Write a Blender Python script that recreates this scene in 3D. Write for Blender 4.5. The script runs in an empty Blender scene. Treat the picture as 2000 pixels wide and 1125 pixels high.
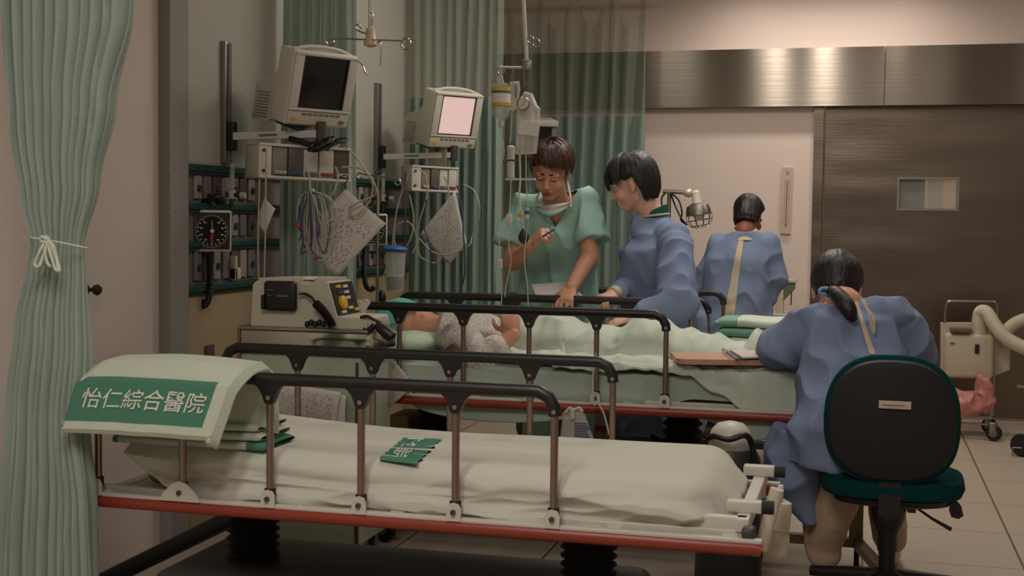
import bpy, bmesh, math, random
from mathutils import Vector, Matrix, noise
from mathutils.bvhtree import BVHTree
V = Vector
PI = math.pi
sc = bpy.context.scene
COL = sc.collection

# ---------------------------------------------------------------- camera
F_PX = 2572.0
YAW, PITCH, ROLL = -0.25935, 0.05342, -0.01138
EYE = V((0, 0, 1.32))
_f = V((math.sin(YAW) * math.cos(PITCH), math.cos(YAW) * math.cos(PITCH), -math.sin(PITCH)))
_r = V((math.cos(YAW), -math.sin(YAW), 0))
_d = _f.cross(_r)
RIGHT = _r * math.cos(ROLL) + _d * math.sin(ROLL)
DOWN = -_r * math.sin(ROLL) + _d * math.cos(ROLL)
FWD = _f
cam_data = bpy.data.cameras.new('camera')
cam = bpy.data.objects.new('camera', cam_data)
COL.objects.link(cam)
cam_data.sensor_width = 36
cam_data.lens = F_PX / 2000 * 36
cam_data.clip_start = 0.05
cam_data.dof.use_dof = True
cam_data.dof.focus_distance = 5.9
cam_data.dof.aperture_fstop = 8.0
cam.matrix_world = Matrix(((RIGHT.x, -DOWN.x, -FWD.x, EYE.x), (RIGHT.y, -DOWN.y, -FWD.y, EYE.y),
                           (RIGHT.z, -DOWN.z, -FWD.z, EYE.z), (0, 0, 0, 1)))
sc.camera = cam

# ---------------------------------------------------------------- world, exposure, lamps
sc.view_settings.view_transform = 'Standard'
sc.view_settings.look = 'None'
sc.view_settings.gamma = 1
sc.view_settings.use_curve_mapping = False
sc.view_settings.exposure = 0.64
w = bpy.data.worlds.new('world'); sc.world = w; w.use_nodes = True
w.node_tree.nodes['Background'].inputs[0].default_value = (1.0, 0.9, 0.8, 1)
w.node_tree.nodes['Background'].inputs[1].default_value = 0.14

def area(name, loc, sx, sy, power, color, target=None, spread=PI):
    l = bpy.data.lights.new(name, 'AREA'); l.shape = 'RECTANGLE'; l.size = sx; l.size_y = sy
    l.energy = power; l.color = color; l.spread = spread
    o = bpy.data.objects.new(name, l); COL.objects.link(o); o.location = loc
    if target is not None:
        o.rotation_euler = (V(target) - V(loc)).to_track_quat('-Z', 'Y').to_euler()
    return o
WARM = (1.0, 0.93, 0.87)
area('ceiling_lamp_beds', (0.2, 4.6, 3.08), 1.2, 2.0, 11, WARM)
for sx in (-1.14, -0.55): area('ceiling_lamp_front', (sx, 0.9, 3.08), 0.28, 1.6, 22, WARM)
for sx in (-0.76, -0.36): area('ceiling_tube_lamp', (sx, 6.6, 3.08), 0.14, 1.3, 10, (1.0, 0.92, 0.84))
area('ceiling_lamp_back', (1.6, 7.4, 3.08), 0.6, 1.2, 8, WARM)
area('ceiling_lamp_headwall', (-1.7, 6.2, 3.08), 0.4, 1.6, 5, (0.98, 0.94, 0.84))
for sx in (-0.75, -0.28, 0.2):
    l = bpy.data.lights.new('downlight', 'SPOT'); l.energy = 15; l.color = (1, 0.92, 0.82)
    l.spot_size = math.radians(150); l.spot_blend = 1.0; l.shadow_soft_size = 0.08
    o = bpy.data.objects.new('downlight_lamp', l); COL.objects.link(o); o.location = (sx, 8.75, 3.10)

# ---------------------------------------------------------------- pixel helpers (2000 x 1125 frame)
def ray(px, py):
    return RIGHT * ((px - 1000) / F_PX) + DOWN * ((py - 562.5) / F_PX) + FWD
def Py(px, py, y):
    r = ray(px, py); return EYE + r * (y / r.y)
def Px(px, py, x):
    r = ray(px, py); return EYE + r * (x / r.x)
def Pz(px, py, z):
    r = ray(px, py); return EYE + r * ((z - EYE.z) / r.z)
def scale_at(p):
    return F_PX / (V(p) - EYE).dot(FWD)

# ---------------------------------------------------------------- materials
def s2l(c):
    return tuple(((v / 255) / 12.92 if v / 255 <= 0.04045 else ((v / 255 + 0.055) / 1.055) ** 2.4) for v in c)
MATS = {}
def mat(name, rgb, rough=0.6, metal=0.0, bump=0.0, bscale=40.0, var=0.0, vscale=6.0, emit=None, estr=0.0,
        alpha=1.0, trans=0.0, spec=0.5, aniso=0.0, sheen=0.0, subsurf=0.0, stretch=None, coat=0.0, wr=0.0, wscale=6.0):
    if name in MATS: return MATS[name]
    m = bpy.data.materials.new(name); m.use_nodes = True
    nt = m.node_tree; b = nt.nodes['Principled BSDF']
    c = s2l(rgb)
    b.inputs['Base Color'].default_value = (*c, 1)
    b.inputs['Roughness'].default_value = rough
    b.inputs['Metallic'].default_value = metal
    b.inputs['Specular IOR Level'].default_value = spec
    b.inputs['Alpha'].default_value = alpha
    b.inputs['Transmission Weight'].default_value = trans
    b.inputs['Anisotropic'].default_value = aniso; b.inputs['Anisotropic Rotation'].default_value = 0.25 if aniso else 0
    b.inputs['Sheen Weight'].default_value = sheen
    b.inputs['Coat Weight'].default_value = coat
    if subsurf:
        b.inputs['Subsurface Weight'].default_value = subsurf
        b.inputs['Subsurface Radius'].default_value = (0.02, 0.008, 0.004)
        b.inputs['Subsurface Scale'].default_value = 0.5
    if emit is not None:
        b.inputs['Emission Color'].default_value = (*s2l(emit), 1)
        b.inputs['Emission Strength'].default_value = estr
    if bump or var:
        tc = nt.nodes.new('ShaderNodeTexCoord'); mp = nt.nodes.new('ShaderNodeMapping')
        nt.links.new(tc.outputs['Object'], mp.inputs[0])
        if stretch: mp.inputs['Scale'].default_value = stretch
    if var:
        n = nt.nodes.new('ShaderNodeTexNoise'); n.inputs['Scale'].default_value = vscale
        n.inputs['Detail'].default_value = 4
        nt.links.new(mp.outputs[0], n.inputs['Vector'])
        mx = nt.nodes.new('ShaderNodeMix'); mx.data_type = 'RGBA'
        nt.links.new(n.outputs[0], mx.inputs[0])
        mx.inputs[6].default_value = (*[v * (1 - var) for v in c], 1)
        mx.inputs[7].default_value = (*[min(1, v * (1 + var)) for v in c], 1)
        nt.links.new(mx.outputs[2], b.inputs['Base Color'])
    if bump:
        n = nt.nodes.new('ShaderNodeTexNoise'); n.inputs['Scale'].default_value = bscale
        n.inputs['Detail'].default_value = 5
        nt.links.new(mp.outputs[0], n.inputs['Vector'])
        bp = nt.nodes.new('ShaderNodeBump'); bp.inputs['Strength'].default_value = bump
        bp.inputs['Distance'].default_value = 0.01
        nt.links.new(n.outputs[0], bp.inputs['Height']); nt.links.new(bp.outputs[0], b.inputs['Normal'])
    if wr:
        tc = nt.nodes.new('ShaderNodeNewGeometry')
        n = nt.nodes.new('ShaderNodeTexNoise'); n.noise_type = 'RIDGED_MULTIFRACTAL'; n.inputs['Scale'].default_value = wscale
        n.inputs['Detail'].default_value = 2.5; n.inputs['Distortion'].default_value = 0.6
        nt.links.new(tc.outputs['Position'], n.inputs['Vector'])
        bp = nt.nodes.new('ShaderNodeBump'); bp.inputs['Strength'].default_value = 1.0; bp.inputs['Distance'].default_value = wr
        nt.links.new(n.outputs[0], bp.inputs['Height'])
        if b.inputs['Normal'].links: nt.links.new(b.inputs['Normal'].links[0].from_socket, bp.inputs['Normal'])
        nt.links.new(bp.outputs[0], b.inputs['Normal'])
    MATS[name] = m
    return m

def net_mat():
    m = bpy.data.materials.new('curtain_net'); m.use_nodes = True; nt = m.node_tree
    b = nt.nodes['Principled BSDF']; b.inputs['Base Color'].default_value = (*s2l((150, 164, 148)), 1)
    b.inputs['Roughness'].default_value = 0.9
    out = nt.nodes['Material Output']
    tr = nt.nodes.new('ShaderNodeBsdfTransparent'); mx = nt.nodes.new('ShaderNodeMixShader')
    mx.inputs[0].default_value = 0.40
    nt.links.new(tr.outputs[0], mx.inputs[1]); nt.links.new(b.outputs[0], mx.inputs[2])
    nt.links.new(mx.outputs[0], out.inputs['Surface'])
    return m
def fabric_mat(name, rgb, trl=0.25, bump=0.15, bscale=300):
    m = mat(name, rgb, 0.9, bump=bump, bscale=bscale, spec=0.1, var=0.06, vscale=9)
    nt = m.node_tree; b = nt.nodes['Principled BSDF']; out = nt.nodes['Material Output']
    t = nt.nodes.new('ShaderNodeBsdfTranslucent'); t.inputs[0].default_value = (*s2l(rgb), 1)
    mx = nt.nodes.new('ShaderNodeMixShader'); mx.inputs[0].default_value = trl
    nt.links.new(b.outputs[0], mx.inputs[1]); nt.links.new(t.outputs[0], mx.inputs[2])
    nt.links.new(mx.outputs[0], out.inputs['Surface'])
    return m

M_black = mat('black_plastic', (24, 20, 18), 0.42)
M_rubber = mat('black_rubber', (22, 19, 17), 0.7)
M_steel = mat('polished_steel', (176, 170, 160), 0.22, 1.0)
M_satin = mat('satin_metal', (150, 146, 138), 0.38, 1.0)
M_white = mat('white_enamel', (196, 192, 178), 0.45)
M_beige = mat('beige_plastic', (196, 190, 176), 0.5)
M_beige2 = mat('dark_beige_plastic', (128, 120, 104), 0.55)
M_grey = mat('grey_plastic', (98, 94, 88), 0.5)
M_dgrey = mat('dark_grey_plastic', (58, 56, 52), 0.5)
M_red = mat('red_bumper', (136, 52, 36), 0.4)
M_green = mat('green_rail', (14, 60, 52), 0.5)
M_paper = mat('paper', (200, 192, 184), 0.9)
M_ink = mat('ink', (70, 66, 74), 0.9)
M_wtext = mat('white_print', (205, 212, 196), 0.9)
M_clear = mat('clear_vinyl', (225, 225, 215), 0.12, trans=0.0, alpha=0.24)
M_clear2 = mat('cloudy_vinyl', (215, 212, 200), 0.25, alpha=0.42)
M_tube = mat('clear_tube', (200, 202, 192), 0.3, alpha=0.75)
M_cable = mat('beige_cable', (170, 160, 142), 0.5)
M_bluecable = mat('blue_cable', (52, 58, 96), 0.5)
M_skin = mat('skin', (202, 148, 120), 0.5, subsurf=0.15, var=0.06, vscale=14, spec=0.3)
M_skin2 = mat('fair_skin', (220, 172, 148), 0.5, subsurf=0.15, var=0.05, vscale=14, spec=0.3)
M_hair = mat('black_hair', (20, 16, 15), 0.46, bump=0.5, bscale=60, stretch=(1, 1, 0.15))
M_hairb = mat('dark_brown_hair', (66, 42, 30), 0.4, bump=0.5, bscale=60, stretch=(1, 1, 0.15))
M_scrub = mat('green_scrubs', (156, 192, 178), 0.9, wr=0.03, wscale=4, bump=0.25, bscale=220, var=0.08, vscale=5, spec=0.15)
M_gown = mat('blue_gown', (124, 138, 166), 0.9, wr=0.03, wscale=4, bump=0.25, bscale=240, var=0.07, vscale=5, spec=0.15)
M_cream = mat('cream_cloth', (198, 180, 154), 0.9, bump=0.2, bscale=200)
M_sheet = mat('pale_sheet', (198, 196, 182), 0.9, bump=0.12, bscale=260, spec=0.1)
M_sheet2 = mat('green_sheet', (166, 178, 164), 0.9, wr=0.015, wscale=4, bump=0.12, bscale=260, spec=0.1)
M_quilt = mat('green_quilt', (196, 204, 188), 0.9, wr=0.02, wscale=7, bump=0.25, bscale=160, spec=0.1, var=0.05, vscale=8)
M_towel = mat('pale_towel', (200, 208, 188), 0.95, bump=0.5, bscale=420, spec=0.05, var=0.04)
M_towelg = mat('green_towel_band', (84, 134, 112), 0.95, bump=0.5, bscale=420, spec=0.05)
M_curt = fabric_mat('curtain_fabric', (170, 184, 172))
M_curt2 = fabric_mat('curtain_fabric_back', (146, 166, 154))
M_net = net_mat()
M_teal = mat('teal_upholstery', (8, 58, 62), 0.9, bump=0.4, bscale=500, spec=0.1)
M_wood = mat('table_laminate', (184, 138, 110), 0.5, var=0.05, vscale=30)

# ---------------------------------------------------------------- mesh building
def wloc(o):
    p = V((0, 0, 0))
    while o is not None:
        p += V(o.location); o = o.parent
    return p

class MB:
    def __init__(s): s.v = []; s.f = []; s.mi = []
    def add(s, vs, fs, mi=0):
        n = len(s.v); s.v += [V(p) for p in vs]
        for f in fs: s.f.append([n + i for i in f]); s.mi.append(mi)
        return s
    def box(s, lo, hi, mi=0, bev=0.0, rot=None):
        lo = V(lo); hi = V(hi); c = (lo + hi) / 2; h = (hi - lo) / 2
        bm = bmesh.new(); bmesh.ops.create_cube(bm, size=1)
        for v in bm.verts: v.co = V((v.co.x * 2 * h.x, v.co.y * 2 * h.y, v.co.z * 2 * h.z))
        if bev > 0:
            bmesh.ops.bevel(bm, geom=list(bm.edges), offset=min(bev, min(abs(h.x), abs(h.y), abs(h.z)) * 0.98), segments=3, affect='EDGES', profile=0.5)
        bm.verts.index_update()
        vs = [((rot @ v.co) if rot else v.co) + c for v in bm.verts]
        s.add(vs, [[v.index for v in f.verts] for f in bm.faces], mi); bm.free()
        return s
    def loft(s, rings, cap=True, mi=0, closed=True):
        n = len(rings[0]); vs = [p for r in rings for p in r]; fs = []
        for i in range(len(rings) - 1):
            for j in range(n if closed else n - 1):
                k = (j + 1) % n
                fs.append([i * n + j, i * n + k, (i + 1) * n + k, (i + 1) * n + j])
        if cap:
            fs.append(list(range(n))[::-1]); fs.append([(len(rings) - 1) * n + j for j in range(n)])
        return s.add(vs, fs, mi)
    def tube(s, pts, r, seg=10, mi=0, cap=True, flat=1.0, up=None):
        pts = [V(p) for p in pts]; rings = []; prev = None
        n = len(pts)
        for i, p in enumerate(pts):
            t = (pts[min(i + 1, n - 1)] - pts[max(i - 1, 0)])
            if t.length < 1e-9: t = V((0, 0, 1))
            t.normalize()
            if prev is None:
                a = V(up) if up else (V((0, 0, 1)) if abs(t.z) < 0.9 else V((1, 0, 0)))
            else: a = prev
            u = (a - t * a.dot(t))
            if u.length < 1e-6: u = t.orthogonal()
            u.normalize(); prev = u; w_ = t.cross(u)
            rr = r[i] if isinstance(r, (list, tuple)) else r
            rings.append([p + u * rr * flat * math.cos(2 * PI * k / seg) + w_ * rr * math.sin(2 * PI * k / seg) for k in range(seg)])
        return s.loft(rings, cap, mi)
    def cyl(s, a, b, r, r2=None, seg=20, mi=0):
        return s.tube([a, b], [r, r if r2 is None else r2], seg, mi)
    def lathe(s, prof, c=(0, 0, 0), axis=(0, 0, 1), seg=28, mi=0):
        ax = V(axis).normalized(); u = ax.orthogonal().normalized(); w_ = ax.cross(u); c = V(c)
        rings = [[c + ax * z + (u * math.cos(2 * PI * k / seg) + w_ * math.sin(2 * PI * k / seg)) * max(r, 1e-5) for k in range(seg)] for r, z in prof]
        return s.loft(rings, True, mi)
    def prism(s, poly, off, mi=0):
        off = V(off); n = len(poly); a = [V(p) for p in poly]; b = [p + off for p in a]
        fs = [list(range(n))[::-1], [n + i for i in range(n)]] + [[i, (i + 1) % n, n + (i + 1) % n, n + i] for i in range(n)]
        return s.add(a + b, fs, mi)
    def ell(s, c, r, rot=None, seg=16, mi=0):
        c = V(c); rings = []; n = seg // 2 + 1
        if not hasattr(r, '__len__'): r = (r, r, r)
        for i in range(n + 1):
            a = PI * i / n; rings.append([])
            for k in range(seg):
                p = V((math.sin(a) * math.cos(2 * PI * k / seg) * r[0], math.sin(a) * math.sin(2 * PI * k / seg) * r[1], -math.cos(a) * r[2]))
                if i in (0, n): p.x += 1e-5 * math.cos(k); p.y += 1e-5 * math.sin(k)
                rings[-1].append(c + ((rot @ p) if rot else p))
        return s.loft(rings, True, mi)
    def cap(s, a, b, ra, rb, seg=14, mi=0):
        a = V(a); b = V(b); ax = (b - a); L = ax.length; ax = ax / L if L > 1e-6 else V((0, 0, 1))
        prof = [(ra * math.sin(t), -ra * math.cos(t)) for t in [PI / 2 * i / 5 for i in range(6)]]
        prof += [(rb * math.cos(t), L + rb * math.sin(t)) for t in [PI / 2 * i / 5 for i in range(6)]]
        return s.lathe(prof, a, ax, seg, mi)
    def grid(s, fn, nu, nv, mi=0, mif=None):
        vs = [fn(i / nu, j / nv) for j in range(nv + 1) for i in range(nu + 1)]
        n = len(s.v); s.v += [V(p) for p in vs]
        for j in range(nv):
            for i in range(nu):
                a = n + j * (nu + 1) + i
                s.f.append([a, a + 1, a + nu + 2, a + nu + 1]); s.mi.append(mif((i + .5) / nu, (j + .5) / nv) if mif else mi)
        return s
    def mesh(s, name, mats, smooth=True, off=V((0, 0, 0))):
        me = bpy.data.meshes.new(name)
        me.from_pydata([tuple(p - off) for p in s.v], [], s.f)
        for m in (mats if isinstance(mats, (list, tuple)) else [mats]): me.materials.append(m)
        me.polygons.foreach_set('material_index', s.mi)
        me.polygons.foreach_set('use_smooth', [smooth] * len(s.f))
        me.update()
        bm = bmesh.new(); bm.from_mesh(me); bmesh.ops.recalc_face_normals(bm, faces=list(bm.faces))
        if smooth:
            for e in bm.edges:
                if len(e.link_faces) == 2 and e.calc_face_angle(0) > 0.7: e.smooth = False
        bm.to_mesh(me); bm.free()
        return me
    def build(s, name, mats, parent=None, smooth=True, solid=0.0):
        if parent is not None: off = wloc(parent)
        else:
            xs = [p.x for p in s.v]; ys = [p.y for p in s.v]; zs = [p.z for p in s.v]
            off = V(((min(xs) + max(xs)) / 2, (min(ys) + max(ys)) / 2, min(zs)))
        me = s.mesh(name, mats, smooth, off)
        o = bpy.data.objects.new(name, me); COL.objects.link(o)
        if parent is not None: o.parent = parent
        else: o.location = off
        if solid:
            md = o.modifiers.new('thickness', 'SOLIDIFY'); md.thickness = solid; md.offset = 0
        return o

def tag(o, label=None, cat=None, group=None, kind=None):
    if label: o['label'] = label
    if cat: o['category'] = cat
    if group: o['group'] = group
    if kind: o['kind'] = kind
    return o
def thing(name, loc, label, cat, group=None):
    o = bpy.data.objects.new(name, None); COL.objects.link(o); o.location = V(loc)
    return tag(o, label, cat, group)
def struct(name, mb, m, smooth=False): return tag(mb.build(name, m, None, smooth), kind='structure')

def catmull(pts, n=8):
    pts = [V(p) for p in pts]; P = [pts[0] * 2 - pts[1]] + pts + [pts[-1] * 2 - pts[-2]]; out = []
    for i in range(1, len(P) - 2):
        for k in range(n):
            t = k / n; a, b, c, d = P[i - 1], P[i], P[i + 1], P[i + 2]
            out.append(0.5 * ((2 * b) + (c - a) * t + (2 * a - 5 * b + 4 * c - d) * t * t + (3 * b - a - 3 * c + d) * t ** 3))
    out.append(pts[-1]); return out

def text_mesh(body, size, fn, name, material, parent, extrude=0.0, bold=0.0, align='LEFT', sub=True):
    """flat lettering laid on a surface: fn(x, y) -> point, x along the line and y up, in metres"""
    cu = bpy.data.curves.new(name, 'FONT'); cu.body = body; cu.size = size; cu.align_x = align
    cu.offset = bold; cu.resolution_u = 3
    t = bpy.data.objects.new(name, cu); COL.objects.link(t)
    dg = bpy.context.evaluated_depsgraph_get(); dg.update()
    me = bpy.data.meshes.new_from_object(t.evaluated_get(dg)); bpy.data.objects.remove(t)
    bm = bmesh.new(); bm.from_mesh(me)
    bmesh.ops.triangulate(bm, faces=list(bm.faces))
    if sub:
        for _ in range(2):
            es = [e for e in bm.edges if e.calc_length() > size * 0.22]
            if es: bmesh.ops.subdivide_edges(bm, edges=es, cuts=1); bmesh.ops.triangulate(bm, faces=list(bm.faces))
    off = wloc(parent) if parent is not None else V((0, 0, 0))
    for v in bm.verts: v.co = V(fn(v.co.x, v.co.y)) - off
    bm.to_mesh(me); bm.free(); me.materials.clear(); me.materials.append(material)
    o = bpy.data.objects.new(name, me); COL.objects.link(o); o.parent = parent
    return o

def nz(x, y, z=0.0): return noise.noise(V((x, y, z)))
def fold(x, y, z=0.0):
    """sharp-crested wrinkle noise, 0..1"""
    return (1 - abs(noise.noise(V((x, y, z))))) ** 3
def lerp(a, b, t): return a + (b - a) * t
def sm(a, b, t):
    t = max(0, min(1, (t - a) / (b - a))); return t * t * (3 - 2 * t)
def interp(tab, x):
    if x <= tab[0][0]: return tab[0][1]
    for (a, va), (b, vb) in zip(tab, tab[1:]):
        if x <= b:
            t = (x - a) / (b - a); t = t * t * (3 - 2 * t); return va + (vb - va) * t
    return tab[-1][1]

# ================================================================ ROOM
XW, YB = -2.6, 9.3           # head wall and back wall
CEIL = 3.15
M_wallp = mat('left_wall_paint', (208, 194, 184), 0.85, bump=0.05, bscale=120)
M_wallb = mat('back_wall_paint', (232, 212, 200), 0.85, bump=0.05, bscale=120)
M_ceil = mat('ceiling_paint', (200, 190, 175), 0.9)
def floor_mat():
    m = mat('floor_tiles', (172, 158, 140), 0.42, var=0.06, vscale=3)
    nt = m.node_tree; b = nt.nodes['Principled BSDF']
    geo = nt.nodes.new('ShaderNodeNewGeometry'); sep = nt.nodes.new('ShaderNodeSeparateXYZ')
    nt.links.new(geo.outputs['Position'], sep.inputs[0])
    fac = None
    for ax, o0 in ((0, 0.626), (1, 6.5)):
        a = nt.nodes.new('ShaderNodeMath'); a.operation = 'SUBTRACT'; a.inputs[1].default_value = o0 - 60
        nt.links.new(sep.outputs[ax], a.inputs[0])
        q = nt.nodes.new('ShaderNodeMath'); q.operation = 'MODULO'; q.inputs[1].default_value = 0.6
        nt.links.new(a.outputs[0], q.inputs[0])
        l = nt.nodes.new('ShaderNodeMath'); l.operation = 'LESS_THAN'; l.inputs[1].default_value = 0.009 if ax == 0 else 0.005
        nt.links.new(q.outputs[0], l.inputs[0])
        if fac is None: fac = l
        else:
            mxx = nt.nodes.new('ShaderNodeMath'); mxx.operation = 'MAXIMUM'
            nt.links.new(fac.outputs[0], mxx.inputs[0]); nt.links.new(l.outputs[0], mxx.inputs[1]); fac = mxx
    mx = nt.nodes.new('ShaderNodeMix'); mx.data_type = 'RGBA'
    src = b.inputs['Base Color'].links[0].from_socket
    nt.links.new(fac.outputs[0], mx.inputs[0]); nt.links.new(src, mx.inputs[6])
    mx.inputs[7].default_value = (*s2l((98, 76, 58)), 1)
    nt.links.new(mx.outputs[2], b.inputs['Base Color'])
    return m
struct('floor', MB().box((XW - 0.1, -1.5, -0.1), (4.0, YB + 0.1, 0)), floor_mat())
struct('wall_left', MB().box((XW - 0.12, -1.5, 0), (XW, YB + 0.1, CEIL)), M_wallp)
struct('ceiling', MB().box((XW - 0.1, -1.5, CEIL), (4.0, YB + 0.1, CEIL + 0.1)), M_ceil)
# back wall with the opening of the steel sliding door
DX0 = Py(1584, 500, YB).x; DTOP = Py(1700, 207, YB).z; DX1 = 2.6
struct('wall_back', MB().box((XW, YB, 0), (DX0, YB + 0.12, CEIL)).box((DX1, YB, 0), (4.0, YB + 0.12, CEIL)).box((DX0, YB, DTOP), (DX1, YB + 0.12, CEIL)), M_wallb)
struct('wall_right', MB().box((4.0, -1.5, 0), (4.1, YB + 0.1, CEIL)), M_wallp)

def brushed(name, rgb, rough, aniso, sc3, wav=0.0):
    m = mat(name, rgb, rough, 1.0, aniso=aniso)
    nt = m.node_tree; b = nt.nodes['Principled BSDF']
    tg = nt.nodes.new('ShaderNodeTangent'); tg.direction_type = 'RADIAL'; tg.axis = 'Z'
    nt.links.new(tg.outputs[0], b.inputs['Tangent'])
    tc = nt.nodes.new('ShaderNodeNewGeometry'); mp = nt.nodes.new('ShaderNodeMapping')
    nt.links.new(tc.outputs['Position'], mp.inputs[0]); mp.inputs['Scale'].default_value = sc3
    n = nt.nodes.new('ShaderNodeTexNoise'); n.inputs['Scale'].default_value = 1; n.inputs['Detail'].default_value = 3
    nt.links.new(mp.outputs[0], n.inputs['Vector'])
    bp = nt.nodes.new('ShaderNodeBump'); bp.inputs['Strength'].default_value = 0.25; bp.inputs['Distance'].default_value = 0.002
    nt.links.new(n.outputs[0], bp.inputs['Height'])
    last = bp
    if wav:
        mp2 = nt.nodes.new('ShaderNodeMapping'); nt.links.new(tc.outputs['Position'], mp2.inputs[0]); mp2.inputs['Scale'].default_value = (1.1, 1, 3.0)
        n2 = nt.nodes.new('ShaderNodeTexNoise'); n2.inputs['Scale'].default_value = 1.2; n2.inputs['Detail'].default_value = 1
        nt.links.new(mp2.outputs[0], n2.inputs['Vector'])
        b2 = nt.nodes.new('ShaderNodeBump'); b2.inputs['Strength'].default_value = 1; b2.inputs['Distance'].default_value = wav
        nt.links.new(n2.outputs[0], b2.inputs['Height']); nt.links.new(bp.outputs[0], b2.inputs['Normal']); last = b2
    nt.links.new(last.outputs[0], b.inputs['Normal'])
    return m
M_brush = brushed('brushed_steel_band', (150, 140, 128), 0.22, 0.95, (1.2, 1.2, 60))
M_door = brushed('brushed_steel_door', (124, 110, 98), 0.3, 0.0, (3, 3, 90), 0.012)
# steel band over the door
zt = Py(1500, 95, YB - 0.09).z; zb = Py(1500, 208, YB - 0.09).z
f = MB().box((XW + 0.02, YB - 0.09, zb), (Py(1728, 150, YB - .09).x - 0.002, YB, zt)).box((Py(1728, 150, YB - .09).x + 0.002, YB - 0.09, zb), (3.6, YB, zt))
struct('trim_1', f, M_brush)
# door leaf with a small window, jamb
jx0, jx1 = DX0, Py(1603, 500, YB).x
d = tag(MB().box((jx0, YB - 0.02, 0), (jx1, YB + 0.13, DTOP)).build('trim_2', M_door, None, False), kind='structure')
lf = Py(1607, 500, YB + 0.03).x
wa = Py(1757, 350, YB + 0.03); wb = Py(1868, 408, YB + 0.03)
m = MB()
y0, y1 = YB + 0.03, YB + 0.08
m.box((lf, y0, 0.01), (wa.x, y1, DTOP)).box((wb.x, y0, 0.01), (DX1, y1, DTOP)).box((wa.x, y0, 0.01), (wb.x, y1, wb.z)).box((wa.x, y0, wa.z), (wb.x, y1, DTOP))
door = struct('door_1', m, M_door)
fr = 0.014; m = MB()
m.box((wa.x - fr, y0 - 0.01, wb.z - fr), (wb.x + fr, y0, wb.z)).box((wa.x - fr, y0 - 0.01, wa.z), (wb.x + fr, y0, wa.z + fr))
m.box((wa.x - fr, y0 - 0.01, wb.z), (wa.x, y0, wa.z)).box((wb.x, y0 - 0.01, wb.z), (wb.x + fr, y0, wa.z))
m.build('window_frame', M_steel, door, False)
MB().box((wa.x, y0 + 0.02, wb.z), (wb.x, y0 + 0.026, wa.z)).build('glass', mat('door_glass', (220, 225, 215), 0.05, alpha=0.15), door, False)
# room beyond the window
struct('wall_far', MB().box((-0.6, YB + 2.2, 0), (3.2, YB + 2.3, CEIL)), mat('far_wall', (196, 160, 130), 0.9))
cx = Py(1815, 380, YB + 1.4).x
struct('trim_3', MB().box((cx, YB + 1.4, 0), (cx + 0.1, YB + 1.5, CEIL)), mat('far_post', (170, 160, 140), 0.8))
far = MB().box((cx - 0.45, YB + 1.7, 1.2), (cx - 0.02, YB + 1.9, 2.3), bev=0.01).box((cx - 0.4, YB + 1.55, 0), (cx - 0.05, YB + 1.7, 1.42), bev=0.02)
tag(far.build('cabinet', mat('far_cabinet', (70, 62, 44), 0.7)), 'dark cabinet seen through the small window of the steel door', 'cabinet')
area('far_room_lamp', (1.0, YB + 1.1, 2.9), 0.6, 0.6, 9, WARM)

# ---- headwall service panel on the left wall
hx = XW
colA, colB = Px(333, 400, hx + 0.05).y, Px(369, 400, hx + 0.05).y
m = MB().box((hx, colA, 0), (hx + 0.05, colB, CEIL), bev=0.004)
for py_ in (330, 415, 485, 560): 
    for q in (0.25, 0.75):
        p = Px(333 + 36 * q, py_, hx + 0.052); m.cyl((hx + 0.05, p.y, p.z), (hx + 0.053, p.y, p.z), 0.003, seg=8)
tag(m.build('trim_4', mat('column_grey', (140, 134, 126), 0.7), None, False), kind='structure')
hp = thing('wall_service_panel', (hx, 6.0, 0), 'beige bedhead service panel with dark green rails along the left wall', 'wall panel')
PY0, PY1 = colB, 8.6
def hz(px, py): return Px(px, py, hx + 0.05).z
z_top = hz(372, 325); z_g2 = 1.32 - 0.0
zr = [hz(372, 326), hz(480, 405), hz(372, 488) if False else hz(480, 474), hz(372, 566)]
MB().box((hx, PY0, zr[0] + 0.012), (hx + 0.03, PY1, CEIL - 0.02), bev=0.004).build('upper_panel', mat('upper_panel', (172, 168, 156), 0.6), hp)
MB().box((hx, PY0, zr[3]), (hx + 0.02, PY1, zr[0]), bev=0.003).build('middle_panel', mat('mid_panel', (112, 104, 96), 0.5, var=0.1), hp)
MB().box((hx, PY0, 0.02), (hx + 0.028, PY1, zr[3] - 0.014), bev=0.004).build('lower_panel', mat('lower_panel', (156, 136, 104), 0.6), hp)
for z in zr:
    MB().box((hx, PY0, z - 0.014), (hx + 0.05, PY1, z + 0.014), bev=0.004).build('rail', M_green, hp)
    MB().box((hx, PY0, z - 0.024), (hx + 0.042, PY1, z - 0.014), bev=0.002).build('rail_trim', M_dgrey, hp)
for (pa, pb, row) in ((378, 500, 0), (378, 500, 2), (700, 760, 0), (700, 760, 2), (850, 960, 0), (378, 500, 1)):
    ya = Px(pa, 400, hx + 0.03).y; yb = Px(pb, 400, hx + 0.03).y
    z0 = zr[row + 1] + 0.02; z1 = zr[row] - 0.03; n = max(2, int((yb - ya) / 0.075))
    for k in range(n):
        y = ya + (k + 0.5) * (yb - ya) / n
        c = [mat('outlet_white', (150, 140, 132), 0.5), mat('outlet_brown', (92, 70, 60), 0.5), mat('outlet_grey', (112, 108, 106), 0.5)][(k * 2 + row) % 3]
        g = MB().box((hx + 0.02, y - 0.03, z0 + 0.01), (hx + 0.032, y + 0.028, z1), bev=0.003).build('outlet_plate', c, hp)
        if k % 2 == 0: MB().cyl((hx + 0.03, y, (z0 + z1) / 2), (hx + 0.042, y, (z0 + z1) / 2), 0.014, seg=14).build('socket', M_dgrey, g)
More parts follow.
